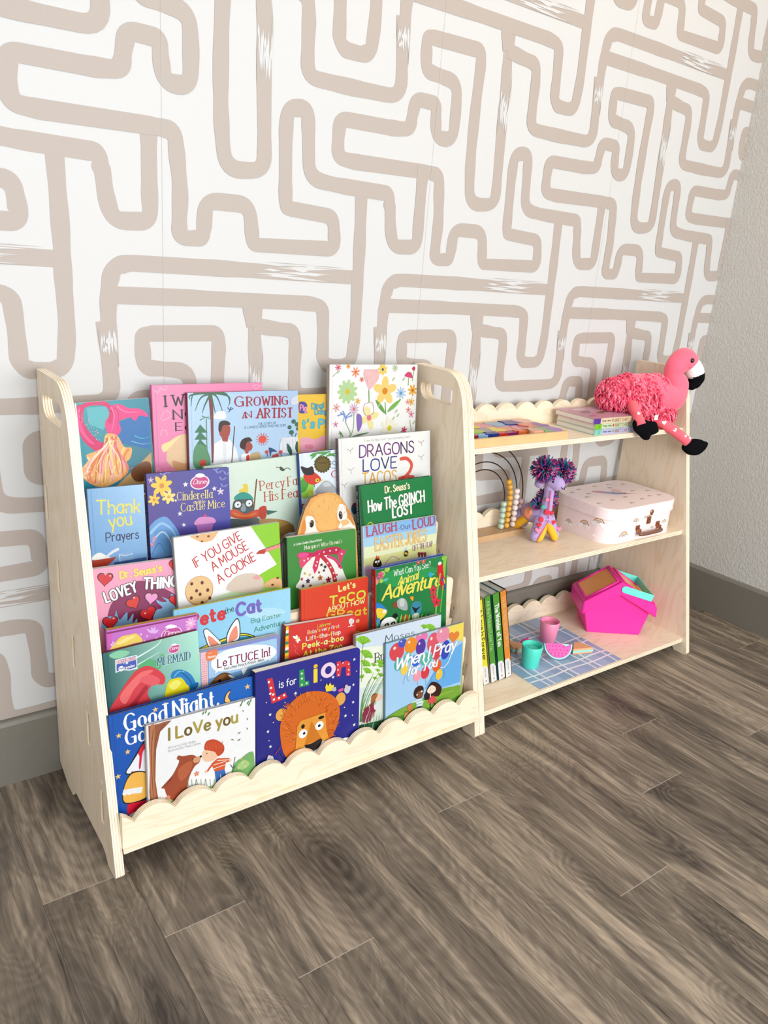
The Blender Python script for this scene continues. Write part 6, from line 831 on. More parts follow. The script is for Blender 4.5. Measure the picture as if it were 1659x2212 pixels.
('picture_book','light blue picture book with balloons, right end of the front row','hard',(5394,-3219,585),0.12,0.0039,2006,2101,60,'9cc8ee f4dc70 b8dcf6 6a9a40','88a8b0','7a98a8',0,None,[('P','a8d0f0',(7,2070,1601,2089,1599,1813,1992,1688,1966,700,1442,763,790,692,23,557)),('P','f4dc60',(1601,2089,1998,2088,1981,1723,1828,1791,1604,1970)),('P','6ab0e8',(1423,1475,1983,1658,1953,786,1422,785,975,894)),('S','7aa838',(20,542,328,621,696,671,979,701,1442,763,1762,731,1946,697,1933,460,1777,256,798,210,20,450)),('S','4a8028',(20,527,421,483,793,515,1373,392,1912,483,1876,344,1179,319,423,326,20,450)),('L','a8c850',28,10,(791,627,1269,634,1765,640)),('L','3a7a58',13,9,(20,558,346,632,696,687)),('E','d84a50',262,1873,184,189,-8),('E','f6d8d0',208,1962,36,33,0),('E','4a5ac0',403,2020,111,91,-8),('E','f6d8d0',370,2064,22,16,0),('E','f0902a',612,1924,161,169,-8),('E','f6d8d0',565,2003,32,30,0),('E','e87ab0',886,2043,155,108,-8),('E','f6d8d0',841,2097,30,19,0),('E','5a3aa0',862,1833,126,170,-8),('E','f6d8d0',825,1910,24,31,0),('E','e05a68',1182,1849,158,212,-8),('E','f6d8d0',1134,1945,31,38,0),('E','e890a8',1439,1961,177,174,-8),('E','f6d8d0',1386,2042,34,32,0),('E','3a4ab8',1517,1611,126,207,-8),('E','f6d8d0',1478,1703,24,37,0),('E','d8484e',1275,1591,129,135,-8),('E','f6d8d0',1236,1655,25,24,0),('E','4ab0a0',300,1597,102,130,-8),('E','f6d8d0',270,1657,20,23,0),('E','f0d050',455,1473,98,131,-8),('E','f8f0b0',426,1533,18,23,0),('E','58b8a8',524,1685,94,123,-8),('E','f6d8d0',496,1741,19,23,0),('E','3a6ad0',737,1570,125,124,-8),('E','f6d8d0',700,1629,24,22,0),('E','f0a0b0',780,1231,107,118,-8),('E','f6d8d0',748,1287,21,21,0),('E','d84048',987,1247,108,135,-8),('E','f6d8d0',954,1309,21,24,0),('E','58b8a0',999,1535,157,133,-8),('E','f6d8d0',953,1599,30,24,0),('E','e8602a',1291,1326,116,136,-8),('E','f6d8d0',1256,1389,22,24,0),('E','f0c840',1355,1110,91,116,-8),('E','f6d8d0',1327,1163,18,21,0),('H','e8843a',1737,1845,146,-6),('L','6a7a90',5,5,(475,1329,440,1214,413,1159)),('L','6a7a90',5,5,(782,1113,793,1023)),('L','6a7a90',5,5,(999,1109,1011,963)),('L','6a7a90',5,5,(1275,1195,1143,1071,1184,947)),('L','6a7a90',5,5,(1338,986,1301,931)),('L','6a7a90',5,5,(520,1332,522,1223,596,1172)),('L','6a7a90',5,5,(1468,1240,1493,1073,1475,997)),('T','f8f8f8','When I Pray',212,1506,1775,1564,235,'scriptb',4,'b8c0d0'),('T','f8f8f8','for You',521,1301,1281,1320,189,'scriptb',4,'b8c0d0'),('L','f8f8f8',25,14,(1687,1521,1604,1334,1469,1232,1390,1260)),('S','3a2018',(693,846,729,962,840,1002,936,952,947,838,902,723,751,750)),('S','8a5636',(768,857,880,888,929,827,902,739,798,753)),('E','f4f4f0',778,822,19,16,0),('E','f4f4f0',903,863,24,19,0),('P','d8e8e8',(752,718,902,715,952,612,906,530,773,553)),('K','5aa0a8',12,12,(762,668,922,669)),('K','5aa0a8',12,12,(768,610,933,602)),('L','c8e0e0',38,38,(771,681,640,711)),('P','2a4a7a',(792,563,906,546,904,450,793,467)),('S','3a1c18',(979,685,1014,835,1126,979,1241,980,1380,877,1432,766,1367,638,1230,645,1057,630)),('S','f6e0cc',(1042,843,1146,926,1254,864,1266,780,1170,743,1073,778)),('P','d84a50',(1123,692,1229,677,1306,558,1214,504,1068,555)),('L','f6e0cc',22,22,(1127,755,1136,672)),('K','3a2a2a',22,22,(1136,527,1129,399)),('K','3a2a2a',21,21,(1233,514,1284,434)),('S','2a1a28',(977,781,1093,716,1076,641,980,653)),('E','2a1414',1129,843,8,6,0),('E','2a1414',1210,836,8,6,0),('S','c88040',(530,609,585,672,650,637,661,538,587,497)),('S','d89858',(458,472,531,513,606,459,533,354,478,339)),('L','8a4a20',13,13,(448,538,531,529))],None)]
for bk in BOOKS:
    name, label, kind, loc, s, roll, w, h, d, bgc, edge, spine, rad, outl, items, sptext = bk
    make_book(name, label, [x / 1e4 for x in loc], s, roll, w / 1e4, h / 1e4, d / 1e4, kind, bgc.split(), edge, spine, items,
              [(x / 1e4, y / 1e4) for x, y in outl] if outl else None, rad / 1e4, sptext)

# ------------------------------------------------------------------ top toy shelf: puzzle tray, three books, flamingo
Z1, Z2, Z3 = SZ
pine = plain('pale_pine', (0.60, 0.40, 0.185), 0.4, noise=0.12, scale=18)
tray = thing('puzzle_tray', 'shallow pine tray full of wooden puzzle blocks on the top toy shelf', 'puzzle', (0.96, -0.115, Z1))
TX0, TX1, TY0, TY1 = 0.812, 1.109, -0.187, -0.045
b = MB(); b.box(TX0 + 0.004, TX1 - 0.004, TY0 + 0.004, TY1 - 0.004, Z1 + 0.001, Z1 + 0.004); b.build('tray_base', plain('tray_ply', (0.66, 0.50, 0.30), 0.5), tray, loc=(-0.96, 0.115, -Z1))
for q in ((TX0, TX1, TY0, TY0 + 0.008), (TX0, TX1, TY1 - 0.008, TY1), (TX0, TX0 + 0.008, TY0 + 0.008, TY1 - 0.008), (TX1 - 0.008, TX1, TY0 + 0.008, TY1 - 0.008)):
    b = MB(); b.box(q[0], q[1], q[2], q[3], Z1, Z1 + 0.0175); b.build('tray_rail', pine, tray, bevel=0.001, loc=(-0.96, 0.115, -Z1))
BL = [('dark red', 'a02828', 0), ('sky blue', '8ab8e4', 0), ('navy', '1e3a90', 0), ('scarlet', 'd02a28', 0), ('plum', '8a2060', 0), ('orange', 'e8703a', 0), ('peach', 'f0b090', 0), ('sage green', '90b080', 0), ('lilac', 'b08acc', 0),
      ('grey', '8a8a94', 1), ('lime green', 'b8d048', 1), ('grey-violet', '9a90a4', 1), ('lemon yellow', 'f0dc48', 1), ('salmon', 'f09a84', 1), ('pink', 'f0a0b4', 1), ('coral', 'ee8a70', 1), ('violet', '8a50a8', 1),
      ('leaf green', '90b850', 2), ('butter yellow', 'f0d860', 2), ('rose', 'e890a4', 2), ('powder blue', '8ab4d8', 2), ('royal blue', '24389a', 2), ('blush', 'f0b8b0', 2)]
rowpos = {0: [], 1: [], 2: []}
rr = random.Random(4)
for nm, c, r in BL: rowpos[r].append((nm, c))
for r, lst in rowpos.items():
    x = TX0 + 0.010; n = len(lst); wid = (TX1 - TX0 - 0.020) / n
    for i, (nm, c) in enumerate(lst):
        y0 = TY0 + (0.010, 0.050, 0.0905)[r] + (0.020 if r == 0 and i < 6 else 0); y1 = TY0 + (0.0485, 0.089, 0.130)[r]
        x0, x1 = x + i * wid + 0.0006, x + (i + 1) * wid - 0.0006
        # wavy, bitten sides so the blocks interlock
        pts = []
        for (ax, ay), (bx, by) in zip(((x0, y0), (x1, y0), (x1, y1), (x0, y1)), ((x1, y0), (x1, y1), (x0, y1), (x0, y0))):
            pts.append((ax, ay))
            if abs(bx - ax) < 1e-6:
                for k in range(1, 8):
                    t = k / 8; pts.append((ax + 0.0045 * math.sin(t * 2 * PI) * (1 if (r + (i if bx < x + i * wid + wid / 2 else i + 1)) % 2 else -1) * (1 if by > ay else -1), ay + (by - ay) * t))
        hgt = 0.0125 + 0.005 * rr.random()
        b = MB(); b.prism(ccw([(a - (x0 + x1) / 2, q - (y0 + y1) / 2) for a, q in pts]), [], lambda u, v, d: (u, v, d), 0, hgt, lin(c, INK))
        o = b.build('puzzle_block', PRINT, bevel=0.0005, loc=((x0 + x1) / 2, (y0 + y1) / 2, Z1 + 0.0042))
        tag(o, f'{nm} interlocking wooden puzzle block in the {("front", "middle", "back")[r]} row of the pine tray', 'puzzle block', 'puzzle blocks in the pine tray')

def flat_book(z, x0, y0, w, dep, th, rot, cover, spinecol, tabcol, logo, label, top_art=None):
    root = thing('chapter_book', label, 'book', (x0, y0, z), rot, group='chapter books stacked flat on the top toy shelf')
    ct = 0.0012
    b = MB(); b.box(0, w, 0, dep, 0, ct, lin(cover, INK)); b.build('back_cover', PRINT, root)
    b = MB(); b.box(0.002, w - 0.002, 0.001, dep - 0.002, ct, th - ct); b.build('page_block', paper(), root)
    b = MB(); b.box(0, w, 0, dep, th - ct, th, lin(cover, INK))
    if top_art: top_art(b, w, dep, th)
    b.build('front_cover', PRINT, root)
    b = MB(); b.box(0, w, -0.0012, 0.0, 0, th, lin(spinecol, INK))
    class SpineArt(Art):
        def poly(s, pts, col): s.k = (s.k + 1) % 14; s.mb.face([(x, -0.0012 - (s.n + s.k * .07) * LAYER * 2, zz) for x, zz in pts], col)
    A = SpineArt(b, [(0, 0), (w, 0), (w, th), (0, th)])
    A.poly([(0, 0), (0.026, 0), (0.026, th), (0, th)], lin(tabcol, INK)); A.n += 1
    A.text('2', (0.015, th * 0.3), (0.019, th * 0.3), th * 0.4, STY['hand'], [lin('303040', INK)])
    A.text("O'Connor - Glasser", (0.031, th * 0.38), (0.063, th * 0.38), th * 0.28, STY['bold'], [lin('40404a', INK)])
    A.ell(0.070, th * 0.5, th * 0.22, th * 0.3, 0, lin(logo, INK)); A.n += 1
    A.text('NANCY CLANCY', (0.077, th * 0.18), (0.132, th * 0.18), th * 0.62, STY['tall'], [lin('b8904a', INK), lin('a87a5a', INK)])
    b.build('spine', PRINT, root, fix=False)
    return root
def fairy_art(b, w, dep, th):
    r = random.Random(3)
    A = Art(b, [(0, 0), (w, 0), (w, dep), (0, dep)])
    A.poly = lambda pts, col: b.face([(x, y, th + A.n * LAYER) for x, y in pts], col)
    for c, x, y, rx, ry, ro in (('e8b8c8', .10, .09, .05, .03, .2), ('c08aa0', .05, .07, .03, .012, .4), ('d8a0b8', .14, .05, .05, .016, -.2), ('8a7a50', .09, .055, .018, .009, .3), ('5a4a58', .12, .062, .028, .005, -.1), ('f0d0dc', .06, .10, .03, .012, .1), ('a86a80', .15, .09, .02, .006, .4), ('d088a8', .03, .03, .02, .006, .2)):
        A.ell(min(max(x, rx), w - rx), min(max(y, ry + .01), dep - ry - .01), rx * .9, ry, ro, lin(c, INK)); A.n += 1
flat_book(Z1, 1.2075, -0.1835, 0.178, 0.122, 0.0135, 0.0, 'b8d8c0', 'c4c8ec', '8ad8c0', 'a8a860', 'lavender-spined chapter book at the bottom of the stack on the top toy shelf')
flat_book(Z1 + 0.0137, 1.2085, -0.1815, 0.176, 0.120, 0.0130, 0.01, 'f4ece0', 'dcecc0', '8ad030', 'd8483a', 'pale green-spined chapter book in the middle of the stack of three')
flat_book(Z1 + 0.0269, 1.2005, -0.1815, 0.185, 0.124, 0.0135, -0.02, 'e0a8bc', 'f4dcb8', '6a3aa8', 'c88a9a', 'pink-covered chapter book with a purple spine tab on top of the stack of three', fairy_art)

# flamingo
plush = plain('flamingo_plush', lin('f4647c', 0.92), 0.85, noise=0.10, scale=160, sheen=0.35)
fur_m = DYED
blackp = plain('black_plush', (0.004, 0.004, 0.005), 0.95, spec=0.05)
whitep = plain('white_plush', (0.82, 0.80, 0.76), 0.9, sheen=0.2)
FL = Vector((1.445, -0.125, Z1))
fl = thing('plush_flamingo', 'pink plush flamingo with black feet sitting on the top toy shelf beside the book stack', 'soft toy', FL)
def fv(x, y, z): return Vector((x, y, z)) - FL
b = MB()
# body and neck and head as one continuous swept form
b.tube([fv(1.332, -.105, .690), fv(1.362, -.110, .692), fv(1.412, -.122, .694), fv(1.462, -.140, .692), fv(1.506, -.166, .690), fv(1.522, -.171, .716), fv(1.513, -.166, .745), fv(1.517, -.168, .768), fv(1.537, -.172, .782), fv(1.556, -.177, .776), fv(1.563, -.180, .768)],
       [.012, .034, .047, .050, .046, .034, .0245, .0275, .0315, .026, .012], seg=20, sub=6, flat=1.0)
b.ball(fv(1.437, -.135, .668), (.070, .045, .050), seg=20, rings=12)
b.ball(fv(1.490, -.152, .648), (.040, .040, .036), seg=18, rings=12)
b.build('body', plush, fl, smooth=True)
# shaggy pile: separate curled tufts over the body and wing
b = MB(); rr = random.Random(21)
def tuft(p, nrm, ln):
    t1 = nrm.cross(Vector((0.3, 0.2, 1))).normalized(); t2 = nrm.cross(t1)
    a = rr.random() * 6.28; side = (t1 * math.cos(a) + t2 * math.sin(a)) * 0.7 + Vector((0.05, -0.1, -0.75))
    m = p + nrm * ln * 0.55 + side * ln * 0.30; e = p + nrm * ln * 0.70 + side * ln * 0.95
    k = rr.random(); c = lin(('e04a68', 'f06a84', 'fa869a', 'e85872')[int(k * 4)], 1.0)
    w = 0.0019 + 0.0010 * rr.random(); s = side.cross(nrm).normalized() * w; q = nrm * w * 0.8
    ring = lambda o, f: [o + s * f, o + q * f, o - s * f, o - q * f]
    b.grid([ring(p, 1.0), ring(m, 1.0), ring(e, 0.25)], c)
core = [((1.355, -.108, .690), (.034, .038, .036)), ((1.398, -.118, .692), (.046, .046, .046)), ((1.440, -.135, .688), (.052, .047, .050)), ((1.437, -.135, .664), (.072, .047, .050)), ((1.488, -.152, .650), (.042, .042, .036)), ((1.478, -.146, .700), (.036, .040, .040))]
for c, r in core:
    for k in range(760):
        z = 2 * rr.random() - 1; ph = 2 * PI * rr.random(); q = Vector((math.sqrt(1 - z * z) * math.cos(ph), math.sqrt(1 - z * z) * math.sin(ph), z))
        p = Vector((q.x * r[0], q.y * r[1], q.z * r[2])) + Vector(c)
        if any(((p.x - c2[0]) / r2[0]) ** 2 + ((p.y - c2[1]) / r2[1]) ** 2 + ((p.z - c2[2]) / r2[2]) ** 2 < 0.86 for c2, r2 in core if c2 != c): continue
        if p.x > 1.478 and p.z > .664 and p.y < -.140: continue
        nrm = Vector((q.x / r[0], q.y / r[1], q.z / r[2])).normalized()
        tuft(p - FL, nrm, 0.0100 + 0.005 * rr.random())
b.build('shaggy_fur', fur_m, fl)
b = MB(); b.tube([fv(1.556, -.178, .772), fv(1.567, -.181, .764), fv(1.577, -.184, .752), fv(1.581, -.185, .744)], [.019, .0245, .0245, .0225], seg=18, sub=5); b.build('beak', whitep, fl, smooth=True)
b = MB(); b.tube([fv(1.580, -.185, .748), fv(1.582, -.186, .737), fv(1.578, -.186, .725), fv(1.570, -.185, .714), fv(1.565, -.184, .708)], [.0238, .0240, .0200, .0125, .003], seg=18, sub=5); b.build('beak_tip', blackp, fl, smooth=True)
b = MB(); b.ball(fv(1.530, -.1995, .7845), .0068, seg=14, rings=8); b.build('eye', plain('black_bead', (0.012, 0.008, 0.008), 0.12, noise=0), fl, smooth=True)
legm = plain('flamingo_leg', lin('f2606e', 0.92), 0.8, noise=0.08, scale=150, sheen=0.2)
def leg(pts, rad, hearts):
    b = MB(); b.tube(pts, rad, seg=14, sub=6)
    h = b
    for (p, nrm, r, ro) in hearts:
        nrm = Vector(nrm).normalized(); t1 = Vector((0, 0, 1)).cross(nrm).normalized(); t2 = nrm.cross(t1)
        pp = []
        for i in range(16):
            t = 2 * PI * i / 16; a, c = math.sin(t) ** 3 * r, (13 * math.cos(t) - 5 * math.cos(2 * t) - 2 * math.cos(3 * t) - math.cos(4 * t)) / 16 * r
            pp.append(p + nrm * 0.0009 + t1 * (a * math.cos(ro) - c * math.sin(ro)) + t2 * (a * math.sin(ro) + c * math.cos(ro)))
        h.face(pp, mi=1)
    b.build('leg', [legm, whitep], fl, smooth=True, fix=False)
CD = Vector((-0.63, -0.75, 0.20)).normalized()
LA = [fv(1.378, -.150, .672), fv(1.362, -.172, .664), fv(1.350, -.196, .648), fv(1.346, -.214, .630)]
leg(LA, [.013, .0135, .0125, .012], [(LA[1] + CD * .0135, CD, .0045, .4), (LA[2] + CD * .012 + Vector((-.004, 0, .008)), CD, .004, -.5), (LA[2] + CD * .0125 + Vector((.004, 0, -.006)), CD, .0045, .2), (LA[1] + CD * .0125 + Vector((-.004, 0, -.010)), CD, .004, .9)])
LB = [fv(1.462, -.170, .634), fv(1.480, -.196, .618), fv(1.504, -.220, .598), fv(1.524, -.238, .580)]
leg(LB, [.014, .0135, .0130, .0125], [(LB[0] * .35 + LB[1] * .65 + CD * .0138, CD, .0062, .2), (LB[1] * .5 + LB[2] * .5 + CD * .0138 + Vector((.002, 0, 0)), CD, .0056, .3), (LB[2] * .6 + LB[3] * .4 + CD * .0132 + Vector((.004, 0, .003)), CD, .0046, .2), (LB[2] * .2 + LB[3] * .8 + CD * .0125 + Vector((.007, 0, .006)), CD, .004, .6)])
def foot(c, pts, depth, nrm):
    """webbed foot: padded plate with the outline given in the plane facing NRM"""
    nrm = Vector(nrm).normalized(); t1 = Vector((0, 0, 1)).cross(nrm).normalized(); t2 = nrm.cross(t1)
    P = smooth2(pts, True, 4); cx = sum(p[0] for p in P) / len(P); cy = sum(p[1] for p in P) / len(P)
    b = MB(); rows = []
    for f, d in ((0.0, -1), (0.55, -.93), (0.85, -.62), (1.0, 0), (0.85, .62), (0.55, .93), (0.0, 1)):
        rows.append([c + t1 * (cx + (x - cx) * f) + t2 * (cy + (y - cy) * f) + nrm * d * depth for x, y in P])
    b.grid(rows); b.build('foot', blackp, fl, smooth=True)
foot(fv(1.3565, -.2195, .6245), [(-.033, .010), (-.022, .022), (-.006, .020), (.008, .017), (.024, .016), (.030, .004), (.033, -.006), (.024, -.014), (.016, -.018), (.012, -.028), (.000, -.030), (-.014, -.020), (-.028, -.008)], .009, CD)
foot(fv(1.5415, -.2455, .5695), [(-.030, -.006), (-.024, .008), (-.008, .018), (.010, .020), (.026, .016), (.036, .012), (.034, 0), (.026, -.012), (.012, -.022), (-.008, -.023), (-.022, -.016)], .010, CD)
b = MB(); b.box(1.398, 1.412, -.2120, -.2112, .640, .652); b.box(1.400, 1.408, -.2123, -.212, .6455, .6465, mi=1); b.build('sewn_label', [whitep, plain('label_ink', (0.2, 0.1, 0.08), 0.7)], fl, loc=-FL)

# ------------------------------------------------------------------ middle toy shelf: abacus, giraffe, suitcase
oak = plain('oak_base', (0.47, 0.29, 0.15), 0.45, noise=0.2, scale=40)
AX, AY = 0.967, -0.068
ab = thing('rainbow_abacus', 'rainbow arch bead abacus on an oak base, left end of the middle toy shelf', 'toy', (AX, AY, Z2))
b = MB(); b.box(-0.152, 0.148, -0.0235, 0.0235, 0, 0.0135); b.build('base', oak, ab, bevel=0.001)
wirem = plain('dark_bronze_wire', (0.055, 0.035, 0.025), 0.35, metal=0.7)
BC = [('sage green', 'b4cdb8', 5), ('mustard yellow', 'e0a438', 9), ('cream', 'f4e4dc', 7), ('dusty pink', 'e0bcc0', 5)]
for (R_, (nm, hexc, nb)) in zip((0.086, 0.105, 0.128, 0.149), BC):
    b = MB(); zc = 0.089
    path = [(-R_, 0, 0.010), (-R_, 0, 0.05)] + [(R_ * math.cos(PI - PI * i / 24), 0, zc + R_ * math.sin(PI - PI * i / 24)) for i in range(25)] + [(R_, 0, 0.05), (R_, 0, 0.010)]
    b.tube(path, 0.0015, seg=8, sub=1, up=(0, 1, 0)); b.build('arch_wire', wirem, ab, smooth=True)
    bm_ = plain('bead_' + nm.replace(' ', '_'), lin(hexc, 0.88), 0.3, noise=0.02, coat=0.3)
    s = 0.0135 + 0.0072; step = 0.0146
    for i in range(nb):
        sl = s - 0.0135 + i * step
        if 0.0135 + sl <= zc: p = Vector((R_, 0, 0.0135 + sl)); ax = Vector((0, 0, 1))
        else:
            th = (0.0135 + sl - zc) / R_; p = Vector((R_ * math.cos(th), 0, zc + R_ * math.sin(th))); ax = Vector((-math.sin(th), 0, math.cos(th)))
        M = Vector((0, 0, 1)).rotation_difference(ax).to_matrix()
        b = MB()
        prof = [(0.0016, -0.0070)] + [(0.0078 * math.cos(t) ** 0.8 + 0.0002, 0.0072 * math.sin(t)) for t in [(-1.25 + 2.5 * k / 10) for k in range(11)]] + [(0.0016, 0.0070)]
        b.lathe(prof, seg=16, M=M)
        o = b.build('bead', bm_, smooth=True, loc=Vector((AX, AY, Z2)) + p)
        pos = ('lowest', 'second', 'third', 'fourth', 'fifth', 'sixth', 'seventh', 'eighth', 'ninth')[i]
        if i == nb - 1: pos = 'topmost'
        tag(o, f'{nm} wooden bead, {pos}{"" if pos in ("lowest", "topmost") else " from the bottom"} of its column on the abacus wire', 'bead', f'{nm} beads on the abacus')

# giraffe
GR = Vector((1.128, -0.125, Z2))
gi = thing('felt_giraffe', 'lilac felt giraffe with yarn pompom horns standing beside the suitcase', 'soft toy', GR)
lil, yel = lin('b09ac8', 0.9), lin('f0b428', 0.9)
felt = plain('lilac_felt', lin('b29ccb', 0.9), 0.95, noise=0.14, scale=220, sheen=0.2, bump=0.3)
def gv(x, y, z): return Vector((x, y, z)) - GR
b = MB()
b.tube([gv(1.120, -.142, .395), gv(1.124, -.143, .425), gv(1.126, -.143, .455), gv(1.126, -.143, .480), gv(1.129, -.146, .496)], [.0215, .0145, .0125, .0135, .012], seg=16)
b.tube([gv(1.122, -.132, .492), gv(1.127, -.145, .492), gv(1.134, -.160, .487), gv(1.139, -.168, .484), gv(1.1415, -.1735, .483)], [.014, .0190, .0180, .0135, .006], seg=16)
b.tube([gv(1.121, -.141, .402), gv(1.122, -.120, .398), gv(1.124, -.092, .396), gv(1.126, -.070, .392)], [.020, .024, .024, .012], seg=16)
for p in ([gv(1.112, -.142, .398), gv(1.104, -.144, .372), gv(1.094, -.146, .351), gv(1.090, -.148, .3425)], [gv(1.132, -.144, .398), gv(1.144, -.150, .372), gv(1.153, -.158, .350), gv(1.155, -.162, .3425)], [gv(1.120, -.078, .388), gv(1.115, -.062, .370), gv(1.110, -.052, .351), gv(1.108, -.050, .3435)], [gv(1.134, -.078, .388), gv(1.140, -.064, .370), gv(1.146, -.056, .351), gv(1.148, -.055, .3435)]):
    b.tube(p, [.0175, .0150, .0125, .0045], seg=14)
b.build('body', felt, gi, smooth=True)
yf = plain('yellow_felt', yel, 0.95, noise=0.1, scale=220)
for p in ([gv(1.120, -.148, .393), gv(1.112, -.153, .371), gv(1.101, -.155, .351), gv(1.096, -.156, .342)], [gv(1.124, -.150, .393), gv(1.134, -.157, .371), gv(1.143, -.166, .351), gv(1.146, -.170, .342)]):
    b = MB(); b.tube(p, [.004, .0095, .0095, .003], seg=12); b.build('inner_leg', yf, gi, smooth=True)
b = MB(); b.tube([gv(1.112, -.096, .384), gv(1.106, -.080, .366), gv(1.101, -.066, .3475)], [.012, .011, .006], seg=12); b.build('inner_leg', yf, gi, smooth=True)
b = MB(); b.tube([gv(1.100, -.120, .408), gv(1.108, -.108, .400), gv(1.114, -.090, .396)], [.006, .017, .010], seg=12); b.build('orange_patch', plain('orange_felt', lin('e8906a', 0.9), 0.95), gi, smooth=True)
b = MB(); b.tube([gv(1.116, -.126, .497), gv(1.106, -.128, .494), gv(1.098, -.132, .482), gv(1.104, -.134, .472)], [.003, .010, .012, .003], seg=12, flat=0.5); b.build('ear', felt, gi, smooth=True)
def applique(nm, col, spots):
    b = MB()
    for (x, y, z, r, kind) in spots:
        nrm = CD; t1 = Vector((0, 0, 1)).cross(nrm).normalized(); t2 = nrm.cross(t1); c = gv(x, y, z)
        if kind == 'h': pp = [(math.sin(t) ** 3 * r, (13 * math.cos(t) - 5 * math.cos(2 * t) - 2 * math.cos(3 * t) - math.cos(4 * t)) / 16 * r) for t in [2 * PI * i / 16 for i in range(16)]]
        else: pp = [(math.cos(2 * PI * i / 14) * r, math.sin(2 * PI * i / 14) * r * 1.15) for i in range(14)]
        rows = [[c + nrm * (-0.006) + t1 * x2 + t2 * y2 for x2, y2 in pp], [c + nrm * 0.0015 + t1 * x2 + t2 * y2 for x2, y2 in pp], [c + nrm * 0.0024 + t1 * x2 * .6 + t2 * y2 * .6 for x2, y2 in pp]]
        b.grid(rows, cap1=True)
    b.build(nm, plain(nm + '_felt', lin(col, 0.9), 0.95), gi, smooth=False)
applique('red_patch', 'd8344a', [(1.1105, -.1585, .4175, .0062, 'o'), (1.1235, -.1625, .4150, .0060, 'h'), (1.0985, -.1545, .3985, .0060, 'o'), (1.1345, -.1635, .3900, .0062, 'h'), (1.0930, -.1555, .3860, .0064, 'h')])
applique('pink_patch', 'f088a8', [(1.0895, -.1575, .3735, .0078, 'h'), (1.1515, -.1680, .3720, .0066, 'h'), (1.1095, -.1545, .4480, .0040, 'o')])
applique('green_patch', '4aa890', [(1.1010, -.1530, .4300, .0050, 'o')])
b = MB(); b.tube([gv(1.1160, -.1568, .470), gv(1.1160, -.1570, .450), gv(1.1150, -.1595, .428), gv(1.1120, -.1655, .402)], 0.0014, seg=6); b.tube([gv(1.110, -.168, .400), gv(1.100, -.163, .372), gv(1.090, -.160, .350)], 0.0011, seg=6); b.build('pink_stitching', plain('pink_yarn', lin('ea5a80', 0.9), 0.9), gi, smooth=True)
b = MB(); b.tube([gv(1.1290, -.1745, .4835), gv(1.1335, -.1770, .4795), gv(1.1395, -.1762, .4770), gv(1.1455, -.1725, .4788), gv(1.1490, -.1685, .4825)], 0.0010, seg=6); b.ball(gv(1.1145, -.1605, .4940), .0028, seg=10, rings=6); b.build('stitched_face', plain('black_thread', (0.01, 0.01, 0.012), 0.6), gi, smooth=True)
def pompom(nm, c, R_, n, sq=(1, 1, 1)):
    b = MB(); rr = random.Random(n)
    cols = [lin(q, 0.9) for q in ('c82a7a', '2a2a78', '3a6aa8', '8a2a5a', 'e05a9a', '2a8a9a', '5a2a7a', 'd89ab8')]
    for k in range(n):
        z = 2 * rr.random() - 1; ph = 2 * PI * rr.random(); q = Vector((math.sqrt(1 - z * z) * math.cos(ph) * sq[0], math.sqrt(1 - z * z) * math.sin(ph) * sq[1], z * sq[2]))
        e = c + q * R_ * (0.78 + 0.3 * rr.random()); m = c + q * R_ * 0.3
        sc = cols[int((math.sin(q.x * 5 + 1) + math.sin(q.y * 4) + math.cos(q.z * 5) + 3) / 6 * 7.99 + rr.random() * 2.2) % 8]
        s = q.cross(Vector((0.2, 0.5, 1))).normalized() * 0.00125; t = q.cross(s).normalized() * 0.00125
        b.grid([[m + s, m + t, m - s, m - t], [e + s, e + t, e - s, e - t]], sc, cap1=True)
    b.build(nm, DYED, gi)
pompom('yarn_pompom', gv(1.101, -.140, .521), .034, 620)
pompom('yarn_pompom', gv(1.160, -.144, .510), .034, 620)
pompom('yarn_mane', gv(1.142, -.126, .437), .034, 300, (0.9, 0.8, 1.0))
pompom('yarn_mane', gv(1.112, -.124, .428), .022, 130, (0.8, 0.8, 0.9))

